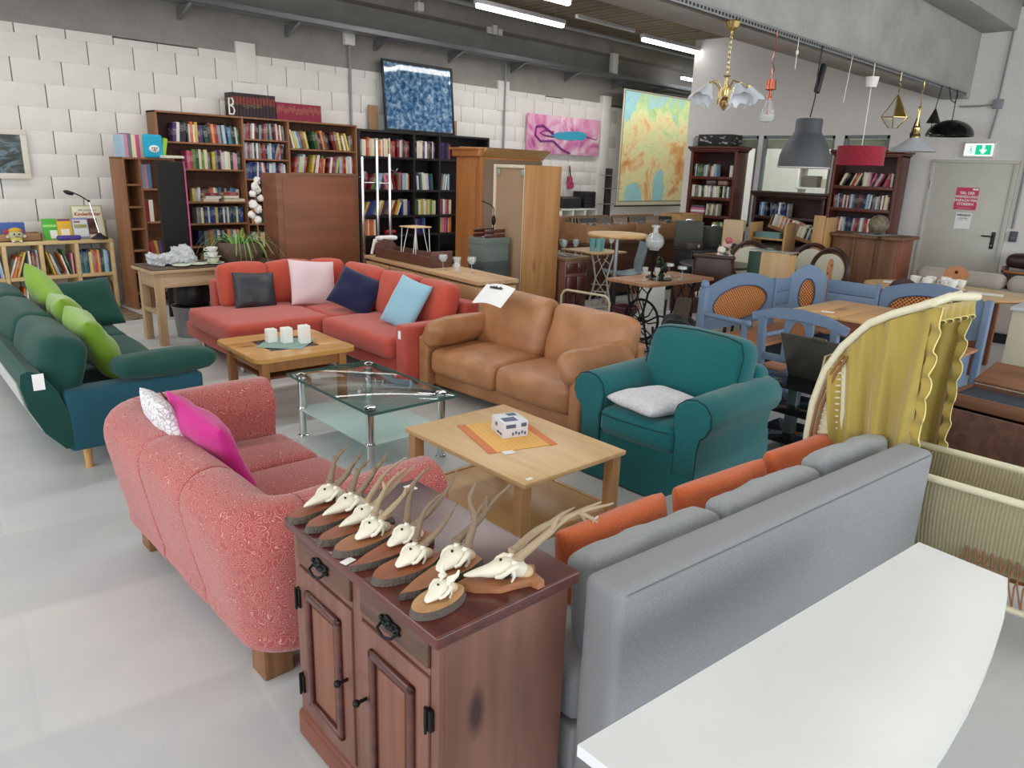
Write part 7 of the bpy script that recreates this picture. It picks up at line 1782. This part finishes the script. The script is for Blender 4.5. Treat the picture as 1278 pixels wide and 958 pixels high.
part('green_panel', MB().rb(0, -.01, .0, .18, .02, 1.0, .003), M('bottle_green_paint', '1a3b2c', .5), t); part('plywood_front', MB().rb(.18, -.01, 0, .57, .02, 1.01, .003), WOOD('pale_plywood_front', 'b59468', 'c8a97e', 'z', .5, .6), t)
part('crate_body', MB().rb(0, .02, 0, .57, .3, .99, .003), m_ply, t); part('glass_lid', MB().rb(-.02, -.03, 1.012, .60, .32, 1.02, .002), GLASS('lid_glass', (.85, .9, .88), .05, .2, (.8, .85, .82)), t)
# pine cupboard seen from behind, with cloth and globe
t = thing('pine_cupboard', 'old knotty pine cupboard, its back towards us, right of the green case', 'cupboard', (9.75, 3.90, 0), -90)
m_oldp = WOOD('old_knotty_pine', '63432c', '7c573b', 'z', .6, .7, knots='24150e')
for k in range(3): part('back_board', MB().rb(.02+.26*k, 0, .02, .275+.26*k, .018, 1.09, .003), m_oldp, t)
part('carcass', MB().rb(0, .018, 0, .82, .50, 1.09, .004), WOOD('red_brown_pine', '6a3520', '874a2e', 'z', .8, .45), t); part('batten', MB().rb(.27, -.02, .02, .30, 0, 1.09, .003), m_oldp, t)
part('top', MB().rb(-.05, -.05, 1.09, .87, .55, 1.13, .01, 2), m_oldp, t)
solo('doily', MB().rb(-.22, -.16, 0, .22, .16, .004, .002), M('grey_cloth', '8f979c', .9), 'grey cloth lying under the globe on the pine cupboard', 'cloth', (9.95, 3.45, 1.131), -20)
solo('globe_vase', MB().ball((0, 0, .12), .12, 20), paint_mat('mottled_globe', [(.3, '4a3f34'), (.6, '857660'), (.8, 'a09078')], 14, 6, 1), 'mottled brown ball standing on the grey cloth', 'ball', (9.92, 3.42, 1.136))

# ---------- oval table with cups, carved chairs, beige sofa
t = thing('oval_table', 'oval beech dining table with white cups behind the yellow canopy', 'table', (8.40, 2.17, 0))
el = [( .50*math.cos(2*math.pi*i/48), .74*math.sin(2*math.pi*i/48)) for i in range(48)]
part('table_top', MB().prism(el, .72, .75), m_beech, t); part('rim', MB().tube([(a*1.003, b_*1.003, .735) for a, b_ in el], .016, 6, True), m_beech_z, t)
for (x, y) in ((.3, -.42), (-.3, -.42), (.3, .42), (-.3, .42)): part('leg', MB().rb(x-.035, y-.035, 0, x+.035, y+.035, .72, .01), WOOD('red_beech_leg', '7a452c', '935a3c', 'z') if 'red_beech_leg' not in bpy.data.materials else bpy.data.materials['red_beech_leg'], t)
for k, (x, y, lab) in enumerate(((8.52, 2.48, 'white cup at the far left of the group on the oval table'), (8.62, 2.36, 'white cup second from the left on the oval table'), (8.45, 2.34, 'white cup at the front of the group on the oval table'), (8.70, 2.24, 'white cup at the back of the group on the oval table'), (8.55, 2.20, 'white cup in the middle of the group on the oval table'), (8.40, 2.10, 'white cup at the right front of the group on the oval table'), (8.62, 2.08, 'white cup at the far right of the group on the oval table'))): cup(x, y, .7515 if k not in (5,) else .7685, lab, m_china2, .052, .085, 30*k)
plate(8.40, 2.10, .7515, .12, 'white saucer plate under the right front cup', m_china2)
for k, (x, y, a, lab) in enumerate(((8.48, 2.62, 15, 'white paper sheet at the left end of the oval table'), (8.42, 2.35, -10, 'white paper sheet under the cups'), (8.42, 1.80, 8, 'white paper sheet at the right end of the oval table'))): solo('paper_sheet', MB().box(-.1, -.15, 0, .1, .15, .0008), m_paper, lab, 'paper', (x, y, .7506), a)
m_ch = WOOD('light_carved_pine', 'a56a40', 'c2875a', 'z', .8, .45)
def peasant(label, x, y, rz, m=m_ch):
    t = thing('carved_chair', label, 'chair', (x, y, 0), rz)
    out = [(-.09, .45), (-.13, .56), (-.14, .64), (-.10, .71), (-.08, .74), (-.12, .78), (-.125, .83), (-.09, .88), (-.04, .905), (0, .91), (.04, .905), (.09, .88), (.125, .83), (.12, .78), (.08, .74), (.10, .71), (.14, .64), (.13, .56), (.09, .45)]
    part('back', MB().prism(out, .17, .195, 'y'), m, t); part('seat', MB().rb(-.2, -.2, .43, .2, .2, .455, .01, 2), m, t)
    part('heart_hole', MB().ball((0, .168, .84), .018, 8, (1, .3, 1)), m_hole, t)
    for sx in (-1, 1):
        for sy in (-1, 1): part('leg', MB().tube([(sx*.13, sy*.13, .43), (sx*.18, sy*.18, 0)], [.02, .014], 8), m, t)
peasant('carved pine chair between the oval table and the pine cupboard', 8.60, 3.22, 12); peasant('carved pine chair on the far side of the oval table', 9.15, 2.28, -80); peasant('dark carved chair at the near side of the oval table behind the bench', 7.72, 2.30, 95, m_dk)
def beige():
    t = thing('beige_sofa', 'beige upholstered sofa seen from behind, in front of the steel door', 'sofa', (10.3, 1.35, 0), 90)
    m_be = FAB('beige_microfibre', 'a79f94', 'b6aea3', .9, 200, .3, .3, .08)
    # local: length x -> world y ; faces -y -> world +x
    part('back', MB().rb(-1.6, .05, .12, 1.62, .28, .62, .04, 3, 6), m_be, t); part('base', MB().rb(-1.6, -.6, .12, 1.62, .05, .40, .03, 2), m_be, t); part('plinth', MB().box(-1.55, -.55, 0, 1.57, .22, .12), m_black, t)
    for k in range(3):
        x0 = 1.60-.98*(k+1)
        b = MB().rb(x0+.01, .06, .60, x0+.97, .30, .79, .09, 4, 8).warp(.006, 4, k); part('head_roll', b, m_be, t, 70)
        part('seat_cushion', MB().rb(x0+.01, -.60, .40, x0+.97, .04, .52, .05, 3), m_be, t)
    for x in (-1.7, 1.62): part('arm', MB().rb(x-.06+.0, -.6, .1, x+.1, .2, .60, .04, 3), m_be, t)
beige()
t = thing('basket_stack', 'brown slatted crate with a dark cushion by the right wall', 'crate', (11.62, 2.36, .35), -90)
for z in (.0, .16, .32): part('rail', MB().rb(0, 0, z, .6, .02, z+.03, .003), m_or, t)
for x in (0, .57): part('post', MB().rb(x, 0, 0, x+.03, .3, .40, .003), m_side, t)
part('inner', MB().rb(.03, .02, 0, .57, .3, .33, .01), M('dark_brown_leather', '2c1a18', .4), t); part('cushion', MB().rb(.02, -.02, .40, .7, .34, .56, .07, 3, 5, (0, 0, .03)), M('dark_brown_pad', '33201e', .4), t)
solo('crate_stand', MB().rb(11.6, 1.6, 0, 11.95, 2.4, .348, .01), m_side, 'low brown stand under the slatted crate', 'stand')
t = thing('cream_cabinet', 'cream painted cabinet at the right edge behind the wooden chest', 'cabinet', (7.72, 1.44, 0), -90)
m_crm = M('cream_paint', 'c9c2ac', .5, bsc=6)
part('carcass', MB().rb(.02, .02, 0, .98, .5, .72, .004), m_crm, t); part('top', MB().rb(0, 0, .72, 1.0, .52, .75, .005), M('pale_grey_top', 'c5cbd0', .4), t)
# antique wooden cradle chest and spinning wheel
m_ant = WOOD('antique_brown', '4a2e22', '6a4534', 'x', .9, .6); m_ant2 = WOOD('antique_tan', '6f4a34', '8a6044', 'y', .8, .6)
t = thing('wooden_chest', 'open antique wooden chest with a blue-grey inner tray, right of the bassinet', 'chest', (5.05, .60, 0), -8)
part('front', MB().rb(0, 0, .0, .02, .75, .42, .003), m_ant, t); part('back', MB().rb(.78, 0, 0, .80, .75, .42, .003), m_ant, t)
part('side', MB().rb(.02, 0, 0, .78, .02, .42, .003), m_ant, t); part('side', MB().rb(.02, .73, 0, .78, .75, .42, .003), m_ant, t); part('floor_board', MB().box(.02, .02, .02, .78, .73, .04), m_ant, t)
part('tray_floor', MB().rb(.34, .03, .38, .76, .72, .40, .002), M('slate_blue_lining', '2a3644', .7), t); part('tray_end', MB().rb(.30, .03, .36, .33, .72, .44, .002), m_ant2, t)
part('lid', MB(TR(.80, 0, .425, 0, -14)).rb(0, 0, 0, .36, .75, .02, .003), m_ant2, t)
t = thing('spinning_wheel', 'dark antique spinning wheel at the right edge beside the chest', 'spinning wheel', (4.65, .42, 0), 10)
part('wheel_rim', MB().tube([(.20*math.cos(i*.2244), .0, .42+.20*math.sin(i*.2244)) for i in range(28)], .016, 6, True), m_ant, t)
for k in range(8): part('spoke', MB().tube([(.02*math.cos(k*.785), 0, .42+.02*math.sin(k*.785)), (.19*math.cos(k*.785), 0, .42+.19*math.sin(k*.785))], .008, 6), m_ant, t)
part('hub', MB().cyl((0, -.05, .42), (0, .05, .42), .022), m_iron, t); part('bench', MB(TR(0, 0, .3, 0, 18)).rb(-.35, -.06, -.02, .25, .06, .02, .006), m_ant2, t)
for (x, y) in ((-.28, -.08), (-.28, .08), (.2, 0)): part('leg', MB().tube([(x*.8, y*.5, .33), (x*1.1, y*1.6, 0)], .014, 8), m_ant, t)
for s_ in (-1, 1): part('upright', MB().tube([(0, s_*.05, .28), (0, s_*.05, .47)], .013, 8), m_ant, t)

# ---------- hanging lamps on the girder rail
RY = 3.19
def hang(name, label, x): return thing(name, label, 'lamp', (x, RY, 0))
m_cop = M('copper', 'c2705a', .2, 1); m_milk = M('milky_glass', 'cdd2d8', .3); m_darkcord = m_black; m_goldw = M('gold_wire', 'b99a58', .3, 1)
t = hang('chandelier', 'brass chandelier with five frilled white glass shades, leftmost on the rail', 5.50)
part('canopy', MB().lathe([(.012, 2.83), (.045, 2.85), (.06, 2.89), (.055, 2.90)], 16), m_brass, t)
ch = MB()
for k in range(9):
    z = 2.82-.035*k; T_ = TR(0, 0, z, 0, 0, 90*(k % 2)); T0 = ch.T; ch.T = T_; ch.tube([(.009*math.cos(i*.785), 0, .022*math.sin(i*.785)) for i in range(8)], .0028, 5, True); ch.T = T0
part('chain', ch, m_brass, t, kind='stuff')
part('body', MB().lathe([(.004, 2.26), (.016, 2.275), (.035, 2.30), (.04, 2.33), (.02, 2.36), (.028, 2.39), (.016, 2.44), (.012, 2.50), (.03, 2.51), (.006, 2.52), (.004, 2.54)], 18), m_brass, t)
for k in range(5):
    a = k*1.2566+.4; c_, s_ = math.cos(a), math.sin(a)
    ar = part('arm', MB().tube([(.02*c_, .02*s_, 2.34), (.06*c_, .06*s_, 2.31), (.05*c_, .05*s_, 2.42), (.10*c_, .10*s_, 2.47), (.155*c_, .155*s_, 2.455), (.17*c_, .17*s_, 2.44)], .006, 7), m_brass, t)
    T_ = TR(.175*c_, .175*s_, 2.435) @ Matrix.Rotation(R(28), 4, Vector((s_, -c_, 0)))
    b = MB(T_); vs = []; n = 28
    for i, (r_, z) in enumerate(((.022, .0), (.03, -.02), (.05, -.06), (.075, -.10), (.085, -.12), (.07, -.10), (.028, -.02))):
        for j in range(n):
            q = 2*math.pi*j/n; fr_ = 1+(.10*math.cos(7*q) if r_ > .06 else 0); vs.append((r_*fr_*math.cos(q), r_*fr_*math.sin(q), z-(.012*math.cos(7*q) if r_ > .06 else 0)))
    b.add(vs, [(i*n+j, i*n+(j+1) % n, (i+1)*n+(j+1) % n, (i+1)*n+j) for i in range(6) for j in range(n)])
    part('glass_shade', b, m_milk, ar, 60); part('socket', MB(T_).cyl((0, 0, .012), (0, 0, -.02), .018), m_brass, ar)
t = hang('copper_lamp', 'copper pendant with a large clear filament bulb', 6.22)
part('cord', MB().tube([(0, 0, 2.93), (.01, 0, 2.78), (-.03, 0, 2.70), (.03, 0, 2.64), (.0, 0, 2.58), (-.02, 0, 2.64), (.0, 0, 2.55)], .004, 6), m_cop, t)
part('socket', MB().lathe([(.002, 2.56), (.04, 2.555), (.045, 2.48), (.03, 2.475), (.002, 2.47)], 16), m_cop, t); part('cap', MB().lathe([(.008, 2.47), (.02, 2.42), (.02, 2.40)], 12), m_cop, t)
part('bulb', MB().lathe([(.02, 2.405), (.03, 2.37), (.06, 2.30), (.065, 2.27), (.05, 2.23), (.002, 2.215)], 20, cap=False), m_cglass, t); part('filament', MB().tube([(-.015, 0, 2.38), (-.02, 0, 2.28), (0, 0, 2.30), (.02, 0, 2.28), (.015, 0, 2.38)], .003, 5), m_cop, t)
t = hang('bare_cord', 'short white bare cord with a connector between the copper and grey lamps', 6.62)
part('cord', MB().cyl((0, 0, 2.93), (0, 0, 2.68), .003, n=6), m_white, t); part('connector', MB().cyl((0, 0, 2.80), (0, 0, 2.83), .012, n=8), m_white, t)
t = hang('grey_pendant', 'big matt grey metal dome pendant hanging in front of the office window', 7.05)
part('cord', MB().tube([(.06, 0, 2.93), (.03, 0, 2.7), (.05, 0, 2.5), (0, 0, 2.32)], .006, 6), m_black, t); part('transformer', MB(TR(.10, 0, 2.66, 0, 18)).rb(-.03, -.02, -.13, .03, .02, .13, .006), m_black, t)
m_mg = M('matt_grey_metal', '45494d', .55); m_li = M('lamp_inside_white', 'c8c6c0', .6)
part('lamp_shade', MB().lathe([(.001, 2.305), (.11, 2.305), (.118, 2.29), (.118, 2.19), (.13, 2.17), (.19, 2.08), (.225, 1.98), (.232, 1.875), (.224, 1.875), (.215, 1.98), (.18, 2.07), (.11, 2.16), (.001, 2.17)], 40, cap=False), m_mg, t); part('rim', MB().tube([(.23*math.cos(i*.1963), .23*math.sin(i*.1963), 1.873) for i in range(32)], .006, 6, True), m_li, t)
t = hang('bare_cord', 'thin pale bare cord right of the big grey pendant', 7.80); part('cord', MB().cyl((0, 0, 2.93), (-.06, 0, 2.50), .003, n=6), m_white, t)
t = hang('red_drum_lamp', 'flat red fabric drum pendant in front of the right cherry bookcase', 8.38)
part('cord', MB().tube([(0, 0, 2.93), (.01, 0, 2.80), (-.01, 0, 2.74), (0, 0, 2.6), (0, 0, 2.12)], .005, 6), m_white, t); part('canopy', MB().lathe([(.05, 2.70), (.065, 2.80), (.055, 2.80), (.002, 2.79)], 18), m_white, t)
part('lamp_shade', MB().lathe([(.235, 1.93), (.235, 2.12), (.228, 2.12), (.228, 1.93)], 36, cap=False), FAB('red_lamp_fabric', '8a1c30', 'a02a3e', .8, 60, .4, .2), t); part('spider', MB().cyl((-.23, 0, 2.11), (.23, 0, 2.11), .004, n=6).cyl((0, -.23, 2.11), (0, .23, 2.11), .004, n=6), m_white, t)
t = hang('brass_diamond_lamp', 'faceted brass and glass diamond pendant', 9.18)
part('hook', MB().tube([(0, 0, 2.93), (0, 0, 2.84), (-.03, 0, 2.82), (.03, 0, 2.80), (0, 0, 2.72)], .006, 6), m_brass, t)
m_fac = GLASS('pale_facet_glass', (.85, .86, .82), .1, .35, (.75, .76, .72))
n = 6; tip = (0, 0, 2.70); ring = [(.15*math.cos(R(60*i+15)), .15*math.sin(R(60*i+15)), 2.46) for i in range(n)]; low = [(.05*math.cos(R(60*i+15)), .05*math.sin(R(60*i+15)), 2.35) for i in range(n)]
for i in range(n):
    j = (i+1) % n
    part('facet', MB().add([tip, ring[i], ring[j]], [(0, 1, 2)]), m_brass if i % 2 else m_fac, t); part('lower_facet', MB().add([ring[i], ring[j], low[j], low[i]], [(0, 1, 2, 3)]), m_fac, t)
    part('brass_edge', MB().tube([tip, ring[i], low[i]], .005, 6).tube([ring[i], ring[j]], .005, 6), m_brass, t)
t = hang('farmhouse_lamp', 'brass pendant with scroll arms and a white cone glass shade', 9.95)
part('chain', MB().tube([(0, 0, 2.93), (.02, 0, 2.85), (-.02, 0, 2.76), (.02, 0, 2.68), (0, 0, 2.6)], .006, 6), m_brass, t); part('stem', MB().lathe([(.012, 2.64), (.02, 2.62), (.014, 2.55), (.016, 2.42), (.05, 2.40), (.05, 2.36), (.03, 2.33), (.055, 2.30), (.05, 2.27)], 16), m_brass, t)
for s_ in (-1, 1): part('scroll_arm', MB().tube([(s_*.03, 0, 2.50), (s_*.09, 0, 2.42), (s_*.11, 0, 2.33), (s_*.15, 0, 2.28), (s_*.17, 0, 2.32), (s_*.14, 0, 2.34)], .008, 6), m_iron, t)
part('lamp_shade', MB().lathe([(.05, 2.29), (.10, 2.25), (.26, 2.135), (.255, 2.13), (.09, 2.24), (.045, 2.28)], 36, cap=False), m_milk, t)
t = hang('black_cone_lamp', 'tiny black cone pendant just left of the black dome', 10.52)
part('cord', MB().tube([(.1, 0, 2.93), (.0, 0, 2.70), (-.01, 0, 2.63)], .005, 6), m_black, t); part('cone', MB().lathe([(.006, 2.66), (.08, 2.49), (.075, 2.49), (.003, 2.65)], 20, cap=False), m_black, t); part('tail_cord', MB().tube([(-.04, 0, 2.5), (-.05, 0, 2.42), (.06, 0, 2.36)], .005, 6), m_black, t)
t = hang('black_dome_lamp', 'glossy black dome pendant above the exit sign, rightmost on the rail', 11.25)
part('cord', MB().tube([(-.35, 0, 2.94), (-.2, 0, 2.80), (-.03, 0, 2.78), (.04, 0, 2.86), (0, 0, 2.94)], .006, 6).tube([(0, 0, 2.94), (0, 0, 2.57)], .006, 6), m_black, t)
part('lamp_shade', MB().lathe([(.001, 2.575)]+[(.285*math.sin(R(a)), 2.37+.205*math.cos(R(a))) for a in (10, 20, 32, 44, 56, 68, 80, 90)]+[(.277*math.sin(R(a)), 2.37+.197*math.cos(R(a))) for a in (90, 70, 50, 30, 10)], 40, cap=False), M('gloss_black', '0d0d0f', .12), t)

# ---------- office behind the glass
t = thing('office_shelf', 'white shelf with baskets seen through the office window', 'shelf', (13.3, 6.1, 0), -90)
for z in (.9, 1.25, 1.6, 1.95): part('board', MB().rb(0, 0, z, 1.5, .35, z+.03, .003), m_white, t)
for x in (0, .72, 1.47): part('post', MB().rb(x, 0, 0, x+.03, .35, 2.0, .003), m_white, t)
for (x, z, w_, h_, c, lab) in ((.08, 1.28, .26, .2, '6b6358', 'grey-brown basket on the office shelf'), (.42, 1.28, .2, .16, 'b9ae98', 'pale bag on the office shelf'), (.85, 1.28, .22, .24, '1f2022', 'black box on the office shelf'), (1.15, 1.28, .24, .2, '3c3f44', 'dark carton on the office shelf right'), (.15, .93, .4, .22, '2a2c30', 'black machine on the lower office shelf'), (.85, .93, .5, .25, '26282c', 'dark bag on the lower office shelf'), (.3, 1.63, .3, .14, '8f8b80', 'grey carton on the upper office shelf')):
    solo('stored_item', MB().rb(0, 0, 0, w_, .25, h_, .02, 2), M('stored_'+c, c, .7), lab, 'container', (13.34, 6.1-x, z+.351), -90)
area('office_light', (13.2, 5.8, 3.6), (0, 0, 0), 1.5, 1.5, 70)

# ================================================================ INSTANCE THE BOOKS
cnt = 0; rest = []; LEFT = set()
for (name, Mx, c, lab, grp, me, cat) in BOOKS:
    isb = cat == 'book'
    if isb:
        cnt += 1
        if cnt > 300: rest.append((Mx, c)); LEFT.add(grp); continue
    o = bpy.data.objects.new(name, me); COL.objects.link(o); o.matrix_world = Mx; o.color = rgb(c)
    tag(o, lab, cat, grp if cat in ('book', 'disc case', 'record', 'paperback', 'encyclopedia') else None)
if rest:
    b = MB(); cm = {}
    for Mx, c in rest:
        if c not in cm: cm[c] = len(cm)
        b.m = cm[c]; b.T = Mx; b.box(0, 0, 0, 1, 1, 1)
    b.T = Matrix()
    o = part('books', b, [M('bulk_book_'+c, c, .6) for c in cm], None); tag(o, 'remaining books on the lower shelves of the two big bookcases', 'books'); o['kind'] = 'stuff'
